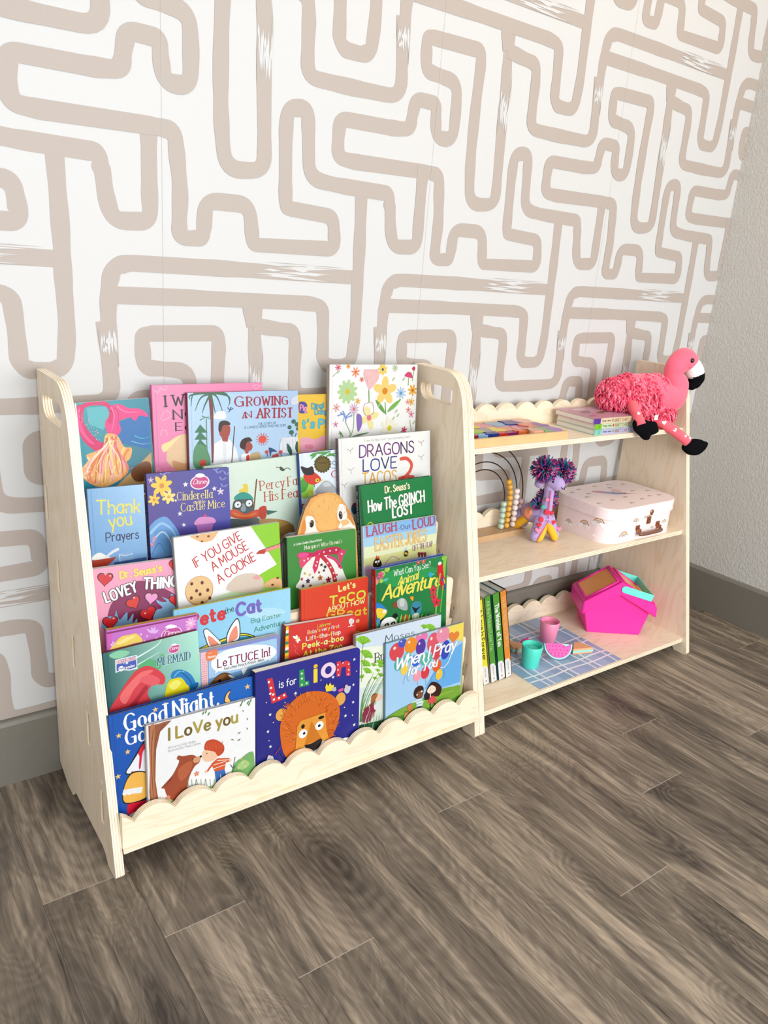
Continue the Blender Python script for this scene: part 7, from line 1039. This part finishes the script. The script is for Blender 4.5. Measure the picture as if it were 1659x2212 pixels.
# suitcase
SX0, SX1, SY0, SY1 = 1.243, 1.527, -0.247, -0.058
SC = Vector(((SX0 + SX1) / 2, (SY0 + SY1) / 2, Z2))
su = thing('toy_suitcase', 'pink cardboard toy suitcase printed with rainbows on the middle toy shelf', 'suitcase', SC)
hw, hd, HS = (SX1 - SX0) / 2, (SY1 - SY0) / 2, 0.0915
RS = 0.046
def ringpts(grow, n=10): return rrect(-hw - grow, hw + grow, -hd - grow, hd + grow, RS + grow, n)
def wallart(b, seed, zlo, zhi, grow, marks):
    """prints small rainbows and clouds on the curved wall; marks: (distance along perimeter from front left going right, height, size, kind)"""
    P = ringpts(grow, 14); 
    # start at front-left straight, run counter-clockwise seen from above (front edge first)
    idx = min(range(len(P)), key=lambda i: abs(P[i][1] + hd + grow) + (0 if P[i][0] < 0 else 9) + abs(P[i][0] + hw - RS) * 10)
    Q = P[idx:] + P[:idx]; Q.append(Q[0])
    cum = [0]
    for a, c in zip(Q[:-1], Q[1:]): cum.append(cum[-1] + math.hypot(c[0] - a[0], c[1] - a[1]))
    tot = cum[-1]
    def at(s, z, off):
        s %= tot
        for i in range(len(Q) - 1):
            if cum[i + 1] >= s:
                t = (s - cum[i]) / max(1e-9, cum[i + 1] - cum[i]); x = Q[i][0] + (Q[i + 1][0] - Q[i][0]) * t; y = Q[i][1] + (Q[i + 1][1] - Q[i][1]) * t
                dx, dy = Q[i + 1][0] - Q[i][0], Q[i + 1][1] - Q[i][1]; l = math.hypot(dx, dy) or 1
                return (x + dy / l * off, y - dx / l * off, z)
    cl = lin('f8f0f0', 0.9)
    for (s, z, r, kind) in marks:
        if kind != 'c':
            for k, (hexc, f) in enumerate((('b86a5a', 1.0), ('e8d0a0', .88), ('d8cca8', .76), ('8aa4b0', .62), ('f4d8d8', .50), ('5a5a78', .40), ('f4d8d8', .30))):
                rr_ = r * f
                fan = [at(s + rr_ * math.cos(PI * i / 12), z + rr_ * math.sin(PI * i / 12), 0.00018 + k * 0.00004) for i in range(13)]
                mid = at(s, z, 0.00018 + k * 0.00004)
                for i in range(12): b.face([mid, fan[i], fan[i + 1]], lin(hexc, 0.9))
        spots = ((-1.0, 0, .42), (-.6, .08, .42), (.6, .08, .42), (1.0, 0, .42), (0.8, -.2, .4), (-.8, -.2, .4)) if kind != 'c' else ((-.5, 0, .5), (0, .25, .6), (.5, 0, .5))
        for ic, (dx, dz, f) in enumerate(spots):
            b.face([at(s + r * dx + r * f * math.cos(2 * PI * i / 10), z + r * dz + r * f * 0.6 * math.sin(2 * PI * i / 10), 0.0005 + ic * 0.00003) for i in range(10)], cl)
card = lin('f8e2e0', 0.9)
b = MB(); P = ringpts(0)
b.grid([[(x, y, 0.0) for x, y in P], [(x, y, HS - 0.005) for x, y in P]], card, cap0=True, cap1=True)
base_b = b
wallart(b, 1, 0, HS, 0, [(.018, .012, .0175, 'r'), (.105, .050, .013, 'r'), (.060, .046, .0125, 'r'), (.135, .020, .0085, 'r'), (.195, .060, .008, 'r'), (.185, .028, .011, 'r'), (.085, .013, .010, 'c'), (.160, .030, .008, 'c'),
                        (-.060, .047, .0155, 'r'), (-.100, .030, .0150, 'r'), (-.035, .038, .012, 'c'), (-.065, .014, .009, 'c'), (-.11, .060, .009, 'c'), (-.150, .02, .011, 'r'), (.24, .02, .011, 'r'), (.29, .05, .011, 'r')])
b.build('case_base', PRINT, su, fix=False, smooth=True, angle=0.6)
b = MB(); g = 0.0042; P = ringpts(g)
b.grid([[(x, y, HS - 0.0285) for x, y in ringpts(0.0002)], [(x, y, HS - 0.0285) for x, y in P], [(x, y, HS - 0.001) for x, y in P], [(x * 0.994, y * 0.992, HS) for x, y in P]], lin('f8e4e2', 0.9), cap1=True)
def lidtop(dx, dy, k): return (dx, dy, HS + 0.0001 + k * 0.00003)
rr = random.Random(12)
spots = [(-.11, .055), (-.07, .068), (-.105, .01), (-.12, -.04), (-.075, .03), (-.06, -.035), (-.03, -.072), (0.0, .072), (.03, .045), (.055, .07), (.07, .0), (.10, .055), (.03, -.06), (.075, -.05), (.115, -.015), (.0, -.03), (.11, -.055)]
for (x, y) in spots:
    for k, (hexc, f) in enumerate((('a8786a', 1.0), ('e0c8a0', .86), ('8a98a0', .66), ('f2d0cc', .52), ('6a6478', .40), ('f2d0cc', .28))):
        r = 0.0085 * f
        b.face([lidtop(x + r * math.cos(PI * i / 10), y + r * math.sin(PI * i / 10), k) for i in range(11)], lin(hexc, 0.9))
# watercolour hummingbird on the lid: body, tail, wing, bill
def blob(pts, hexc, k): b.face([lidtop(x, y, k) for x, y in ccw(smooth2(pts, True, 4))], lin(hexc, 0.9))
blob([(-.050, .040), (-.040, .046), (-.015, .030), (.012, .012), (.022, .002), (.014, -.006), (-.010, .004), (-.035, .022)], 'a8a0b8', 7)
blob([(-.052, .044), (-.030, .038), (-.022, .024), (-.040, .026)], 'd88a90', 8)
blob([(-.005, .012), (.012, .002), (.008, -.006), (-.012, .004)], '7a98c0', 8)
blob([(.005, .014), (.020, .034), (.036, .030), (.034, .014), (.020, .008)], 'e8c4c4', 8)
blob([(.014, .004), (.030, .000), (.030, -.008), (.018, -.008)], '9a6a80', 9)
b.face([lidtop(.028, -.003, 9), lidtop(.028, -.006, 9), lidtop(.062, -.020, 9)][::-1], lin('6a5048', 0.9))
b.build('lid', PRINT, su, fix=False, smooth=True, angle=0.6)
copper = plain('copper_metal', (0.42, 0.17, 0.09), 0.28, metal=0.85)
brown = plain('brown_handle', (0.17, 0.07, 0.04), 0.4, coat=0.3)
HXc = 0.017
b = MB(); b.tube([(HXc - .043, -hd - .010, .021), (HXc - .038, -hd - .0145, .0180), (HXc + .038, -hd - .0145, .0180), (HXc + .043, -hd - .010, .021)], [.0044, .0050, .0050, .0044], seg=10, sub=3, up=(0, 1, 0)); b.build('handle', brown, su, smooth=True)
for sx in (-1, 1):
    x = HXc + sx * .042
    b = MB(); b.box(x - .0075, x + .0075, -hd - .0022, -hd, .026, .0385); b.box(x - .003, x + .003, -hd - .0115, -hd - .002, .021, .031); b.tube([(x - .006, -hd - .004, .029), (x + .006, -hd - .004, .029)], .0024, seg=8, sub=1); b.build('handle_loop', copper, su, bevel=0.0006)
b = MB(); b.box(HXc - .0075, HXc + .0075, -hd - .0022, -hd, .0375, .057); b.box(HXc - .0055, HXc + .0055, -hd - .0040, -hd - .0022, .040, .050); b.build('latch', copper, su, bevel=0.0006)
b = MB(); b.ball((HXc + .001, -hd - g - .0012, .0705), (.0070, .0028, .0066), seg=14, rings=8); b.box(HXc - .0035, HXc + .0035, -hd - g - .0026, -hd - g + .0002, .0615, .0705); b.build('latch_hook', copper, su, smooth=False)

# ------------------------------------------------------------------ bottom toy shelf
def leaning_book(xb, w, dep, h, lean, spinecol, covcol, title, tcol, sty, ttop, tbot, label, yoff=0.0, sign=None):
    """upright book, spine to the room, leaning left by LEAN radians"""
    M = Matrix.Translation((xb, -0.2400 + yoff, Z3 + 0.0003)) @ Matrix.Rotation(-lean, 4, 'Y')
    root = thing('storybook', label, 'book', group='storybooks leaning on the bottom toy shelf', M=M)
    sp = lin(spinecol, INK)
    b = MB(); b.box(0, w, 0, 0.0016, 0, h, sp)
    class VArt(Art):
        def poly(s, pts, col): s.k = (s.k + 1) % 14; s.mb.face([(w - yy, -(s.n + s.k * .07) * LAYER * 2, xx) for xx, yy in pts][::-1], col)
    A = VArt(b, [(0, 0), (h, 0), (h, w), (0, w)])
    A.poly(ccw([(0, w * .08), (0.040, w * .08), (0.052, w * .35), (0.054, w * .8), (0.052, w * .95), (0, w * .95)]), lin('f4f4f2', INK)); A.n += 1
    # lettering runs down the spine: reading direction is -z
    class DArt(VArt):
        def poly(s, pts, col): s.k = (s.k + 1) % 14; s.mb.face([(yy, -(s.n + s.k * .07) * LAYER * 2, h - xx) for xx, yy in pts], col)
    D = DArt(b, [(0, 0), (h, 0), (h, w), (0, w)]); D.n = A.n + 1
    D.text(title, (ttop * h, w * .28), (tbot * h, w * .28), w * .5, STY[sty], [lin(c, INK) for c in tcol.split()])
    D.text('McBRATNEY / JERAM'.replace('McBRATNEY / JERAM', 'RICHMOND / TIMPSON'), (h - .046, w * .4), (h - .020, w * .4), w * .16, STY['thin'], [lin('606060', INK)])
    D.ell(h - .009, w * .5, .0022, .0014, 0.3, lin('202020', INK))
    b.build('spine', PRINT, root, fix=False)
    b = MB(); b.box(0, 0.0016, 0.0, dep, 0, h, lin(covcol, INK)); b.build('back_cover', PRINT, root)
    b = MB(); b.box(w - 0.0016, w, 0.0, dep, 0, h, lin(covcol, INK)); b.build('front_cover', PRINT, root)
    b = MB(); b.box(0.0016, w - 0.0016, 0.0016, dep - 0.003, 0.002, h - 0.003); b.build('page_block', paper(), root)
LEAN = 0.255
leaning_book(.8835, .0195, .185, .232, LEAN, 'f4ec3a', 'f0e840', 'A Love Is Forever', '2a2a20', 'bold', .10, .70, 'yellow-spined storybook, leftmost of the four leaning against the shelf side')
leaning_book(.9085, .0195, .185, .238, LEAN, '58a43a', 'e8e4d8', 'All the Places I Love You', 'c8e09a', 'hand', .05, .62, 'green-spined storybook with pale thin lettering, between the yellow and bold-lettered ones')
leaning_book(.9335, .0215, .185, .240, LEAN, '58a43a', '2a8a9a', 'The Wonder of You', 'f4f6ee', 'fat', .12, .60, 'green-spined storybook with bold white lettering and teal covers')
leaning_book(.9565, .0205, .185, .242, LEAN, 'f0943a', '3a3a38', 'YOU ARE GRANDPARENTS LOVE YOU', 'f4d090', 'tall', .06, .64, 'orange-spined storybook, rightmost of the four leaning ones')

# plaid picnic mat
mat_o = MB()
x0, x1, y0, y1 = 0.992, 1.2955, -0.3165, -0.042
def mat_pt(u, v, k=0): return (x0 + (x1 - x0) * u, y0 + (y1 - y0) * v, Z3 + 0.0006 + k * 0.00004)
mo = rrect(0, 1, 0, 1, 0.05, 4)
NX, NY = 14, 12
for i in range(NX):
    for j in range(NY):
        u, v = (i + .5) / NX, (j + .5) / NY
        base = lin(('93aecb', '9fb6d2', '8aa7c4', 'a3b4d4')[(i // 2 + (j // 2) * 2) % 4], 0.88)
        mat_o.face([mat_pt(i / NX, j / NY), mat_pt((i + 1) / NX, j / NY), mat_pt((i + 1) / NX, (j + 1) / NY), mat_pt(i / NX, (j + 1) / NY)], base)
wl_ = lin('eeeef4', 0.85)
for s in (.10, .17, .38, .45, .66, .73, .93):
    wv = [(s + 0.006 * math.sin(t * 0.9 + s * 20), t / 16) for t in range(17)]
    for a, c in zip(wv[:-1], wv[1:]): mat_o.face([mat_pt(a[0], a[1], 2), mat_pt(a[0] + .015, a[1], 2), mat_pt(c[0] + .015, c[1], 2), mat_pt(c[0], c[1], 2)], wl_)
for s in (.10, .18, .40, .48, .70, .78):
    wv = [(t / 16, s + 0.007 * math.sin(t * 0.8 + s * 17)) for t in range(17)]
    for a, c in zip(wv[:-1], wv[1:]): mat_o.face([mat_pt(a[0], a[1], 4), mat_pt(c[0], c[1], 4), mat_pt(c[0], c[1] + .018, 4), mat_pt(a[0], a[1] + .018, 4)], wl_)
mat_o.box(x0, x1, y0, y1, Z3 + 0.0001, Z3 + 0.0005, lin('9ab0cc', INK))
tag(mat_o.build('picnic_mat', PRINT, fix=False), 'blue and white plaid picnic mat lying on the bottom toy shelf', 'mat')
ZM = Z3 + 0.0009

def cup(x, y, rb, rt, h, col, label):
    m = plain('cup_' + col, lin(col, 0.9), 0.32, noise=0.02)
    root = thing('toy_cup', label, 'cup', (x, y, ZM), group='toy cups on the picnic mat')
    b = MB(); zr = h * 0.64
    prof = [(0, 0), (rb * .97, 0), (rb, 0.0012), (rb + (rt - rb) * .62, zr)]
    b.lathe(prof + [(rt * .905, zr)], seg=40)
    prof2 = [(rt * .885, h - .002), (rt * .80, h * .78)] ; b.lathe([(rt * .90, h), (rt * .885, h - .002), (rt * .80, h * .80), (0, h * .80)], seg=40)
    b.build('body', m, root, smooth=True, angle=0.7)
    b = MB(); rows = []
    for k, (f, z) in enumerate(((.975, zr + .001), (.985, zr), (1.0, h - .001), (.97, h), (.90, h))):
        rows.append([(rt * f * math.cos(2 * PI * j / 48) * (0.945 if k < 2 else 1), rt * f * math.sin(2 * PI * j / 48) * (0.945 if k < 2 else 1), z - (0.0016 * abs(math.sin(j / 48 * 2 * PI * 5)) if k < 2 else 0)) for j in range(48)])
    b.grid(rows); b.build('rim_band', m, root, smooth=True, angle=0.8)
    b = MB(); b.ball((0, 0, h * .805), (rt * .80, rt * .80, .0015), seg=20, rings=6); b.tube([(-rt * .3, rt * .1, h * .815), (0, rt * .25, h * .818), (rt * .3, rt * .05, h * .815)], [.0012, .0022, .0012], seg=6); b.build('molded_drink', m, root, smooth=True)
cup(1.1985, -.1500, .0205, .0262, .0565, 'f58fb0', 'small pink plastic toy cup at the back of the plaid mat')
cup(1.0545, -.2235, .0210, .0262, .0565, '4fd6be', 'small turquoise plastic toy cup near the front of the plaid mat')

# watermelon slice
pink = plain('melon_pink', lin('ea3a9a', 0.9), 0.4, noise=0.03); mint = plain('mint_plastic', lin('8fe0d4', 0.9), 0.35, noise=0.02)
_x = Vector((.84, -.543, 0)).normalized(); _aw = Vector((.543, .84, 0)).normalized(); _t = math.radians(58)
_y = _aw * math.cos(_t) + Vector((0, 0, 1)) * math.sin(_t); _n = _x.cross(_y)
_o = Vector((1.138, -.240, ZM)) + _y * .0312 + _n * 0 + Vector((0, 0, .0012))
MW = Matrix(((_x.x, _y.x, _n.x, _o.x), (_x.y, _y.y, _n.y, _o.y), (_x.z, _y.z, _n.z, _o.z), (0, 0, 0, 1)))
wm = thing('toy_watermelon', 'pink toy watermelon slice with a turquoise rind and a bite, on the plaid mat', 'toy food', M=MW)
arc = [(-.033, .004)] + [(.034 * math.cos(PI + PI * i / 16), .004 + .033 * math.sin(PI + PI * i / 16)) for i in range(17)]
rind = [(.036 * math.cos(PI + PI * i / 20), .005 + .036 * math.sin(PI + PI * i / 20)) for i in range(21)] + [(.036, .008), (-.036, .008)]
b = MB(); b.prism(rind, [], lambda u, v, d: (u, v, d), 0, 0.0085); b.build('rind', mint, wm, bevel=0.001)
fl_o = [(.0325 * math.cos(PI + PI * i / 20), .005 + .0325 * math.sin(PI + PI * i / 20)) for i in range(21)] + [(.0325, .0085), (.029, .0085), (.027, .004), (.022, .0035), (.019, .001), (.015, .0055), (.011, .006), (.008, .0085), (-.0325, .0085)]
b = MB(); b.prism(fl_o, [], lambda u, v, d: (u, v, d), 0.001, 0.0105); b.build('flesh', pink, wm, bevel=0.0008)
b = MB()
for r, (y, n) in enumerate(((.001, 5), (-.008, 6), (-.016, 5), (-.0225, 3))):
    for i in range(n): b.ball(((i - (n - 1) / 2) * .0092 - (0.006 if r == 0 else 0), y, .0105), (.0016, .0022, .0012), seg=8, rings=5)
b.build('seed_bumps', pink, wm, smooth=True)

def sandwich(x, y, rot, label):
    br = plain('toy_bread', lin('eaa878', 0.9), 0.5, noise=0.04); sa = thing('toy_sandwich', label, 'toy food', (x, y, ZM), rot, group='toy sandwiches on the picnic mat')
    tri = [(-.032, -.012), (.032, -.012), (.012, .030), (.004, .026), (-.002, .030)]
    tri = [(-.030, -.013), (.030, -.013), (.006, .026), (.001, .020), (-.005, .024)]
    for z0, z1, nm, m, f in ((0, .0048, 'bread', br, 1.0), (.0048, .0100, 'lettuce_filling', mint, 1.03), (.0100, .0155, 'bread', br, 1.0)):
        b = MB(); 
        pts = [(p[0] * f, p[1] * f) for p in tri]
        b.prism(pts, [], lambda u, v, d: (u, v, d), z0, z1); b.build(nm, m, sa, bevel=0.0009)
sandwich(1.228, -.236, math.radians(-18), 'triangular toy sandwich with turquoise filling right of the watermelon slice')
sandwich(1.084, -.150, math.radians(125), 'triangular toy sandwich half hidden behind the turquoise cup')
hot = plain('cupcake_pink', lin('dd2a8c', 0.9), 0.4, noise=0.03)
ck = thing('toy_cupcake', 'magenta dome-shaped toy cake behind the turquoise cup', 'toy food', (1.118, -.150, ZM))
b = MB(); b.lathe([(0, 0), (.0185, 0), (.0185, .006), (.0165, .0125), (.012, .0175), (.006, .0205), (0, .021)], seg=26); b.build('dome', hot, ck, smooth=True, angle=0.8)
b = MB(); b.tube([(0, 0, .020), (.001, -.001, .025), (.003, -.002, .028)], [.003, .0026, .0012], seg=8); b.tube([(0, 0, .022), (-.004, .002, .024)], [.0022, .001], seg=8, sub=1); b.build('stalk', hot, ck, smooth=True)

# house basket
HA = Vector((1.3335, -.1655, Z3)); ang = math.atan2(-.087, .125)
hb_ = thing('toy_house_basket', 'bright pink house-shaped toy basket with an orange roof panel and turquoise handle', 'toy', HA, ang)
hpk = plain('basket_pink', lin('f52a9c', 0.92), 0.38, noise=0.02)
hpk2 = hpk
WF, DP = 0.1525, 0.098
front = [(0.004, 0), (WF - 0.002, 0), (WF + .014, .065), (WF / 2 - .001, .121), (-.0125, .0605)]
b = MB()
def hp(u, v, d):  # walls taper in a little towards the base
    return (u, d * DP, v)
b.prism(front, [], hp, 0, 1); b.build('walls', hpk, hb_, bevel=0.003)
# roof shell: thick folded slab with deep fascia
oh = 0.013
def roofpoly():
    e0 = (-.023, .055); e1 = (WF + .030, .058); ap = (WF / 2 - .004, .158)
    lo = (WF / 2 - .002, .118)
    return [e0, lo, e1, (WF + .0285, .090), ap, (-.023, .094)]
b = MB(); b.prism(roofpoly(), [], lambda u, v, d: (u, -oh + d * (DP + 2 * oh), v), 0, 1); b.build('roof', hpk2, hb_, bevel=0.005)
# orange panels let into both slopes, slightly sunk
orange = plain('basket_orange', lin('ffa552', 1.0), 0.3, noise=0.02)
def slope_panel(a, c, n_):
    a, c = Vector((a[0], 0, a[1])), Vector((c[0], 0, c[1])); ex = (c - a).normalized(); nz = Vector((-ex.z, 0, ex.x)) * n_
    p0, p1 = a + ex * .012, c - ex * .008
    b = MB()
    ys = (-oh + .012, DP + oh - .012)
    b.grid([[p0 + Vector((0, ys[0], 0)) + nz * .0006, p1 + Vector((0, ys[0], 0)) + nz * .0006], [p0 + Vector((0, ys[1], 0)) + nz * .0006, p1 + Vector((0, ys[1], 0)) + nz * .0006]], closed=False)
    q0, q1 = p0 + ex * .004 - nz * .002, p1 - nz * .002
    b.build('roof_panel', orange, hb_)
    fr = MB()
    for y in ys: fr.tube([p0 + Vector((0, y, 0)) + nz * .001, p1 + Vector((0, y, 0)) + nz * .001], .0030, seg=8, sub=1)
    for p in (p0, p1): fr.tube([p + Vector((0, ys[0], 0)) + nz * .001, p + Vector((0, ys[1], 0)) + nz * .001], .0030, seg=8, sub=1)
    fr.build('panel_frame', hpk, hb_, smooth=True)
slope_panel((-.023, .094), (WF / 2 - .004, .158), 1)
slope_panel((WF / 2 - .004, .158), (WF + .0285, .090), 1)
b = MB()
for (u, v, r) in ((.000, .082, .003), (.014, .086, .0042), (.030, .097, .004), (.045, .110, .0042), (.060, .122, .0036), (.108, .112, .004), (.124, .100, .0045), (.142, .089, .0042), (.160, .078, .003)):
    for k in range(3): b.ball((u + r * .6 * math.cos(k * 2.1), -oh, v + r * .6 * math.sin(k * 2.1)), (r * .45, .0008, r * .45), seg=8, rings=5)
b.build('embossed_flowers', hpk, hb_, smooth=True)
# swing handle: strap folded back over the right slope
hm = plain('handle_mint', lin('72e6d2', 0.92), 0.32, noise=0.02)
hd_ = MB()
pv = (WF / 2 + .006, .138)
tip = (WF + .006, .118)
def strap(y, name_col=(1, 1, 1)):
    d = Vector((tip[0] - pv[0], tip[1] - pv[1])).normalized(); nn = Vector((-d.y, d.x)) * .0095
    out = [(pv[0] + .0095 * math.cos(math.atan2(nn.y, nn.x) + PI * i / 10), pv[1] + .0095 * math.sin(math.atan2(nn.y, nn.x) + PI * i / 10)) for i in range(11)]
    out += [(tip[0] - nn.x, tip[1] - nn.y), (tip[0] + nn.x, tip[1] + nn.y)]
    hd_.prism(ccw(out), [], lambda u, v, q: (u, q, v), y, y + .0025)
strap(-oh - .003); strap(DP + oh + .0005)
d = Vector((tip[0] - pv[0], tip[1] - pv[1])).normalized(); nn = Vector((-d.y, d.x)) * .0095
P = [(tip[0] - nn.x, tip[1] - nn.y), (tip[0] + nn.x, tip[1] + nn.y)]
hd_.grid([[(P[0][0], -oh - .003, P[0][1]), (P[1][0], -oh - .003, P[1][1]), (P[1][0] + d.x * .0025, -oh - .003, P[1][1] + d.y * .0025), (P[0][0] + d.x * .0025, -oh - .003, P[0][1] + d.y * .0025)],
          [(P[0][0], DP + oh + .003, P[0][1]), (P[1][0], DP + oh + .003, P[1][1]), (P[1][0] + d.x * .0025, DP + oh + .003, P[1][1] + d.y * .0025), (P[0][0] + d.x * .0025, DP + oh + .003, P[0][1] + d.y * .0025)]], cap0=True, cap1=True)
hd_.build('handle', hm, hb_, bevel=0.0006)
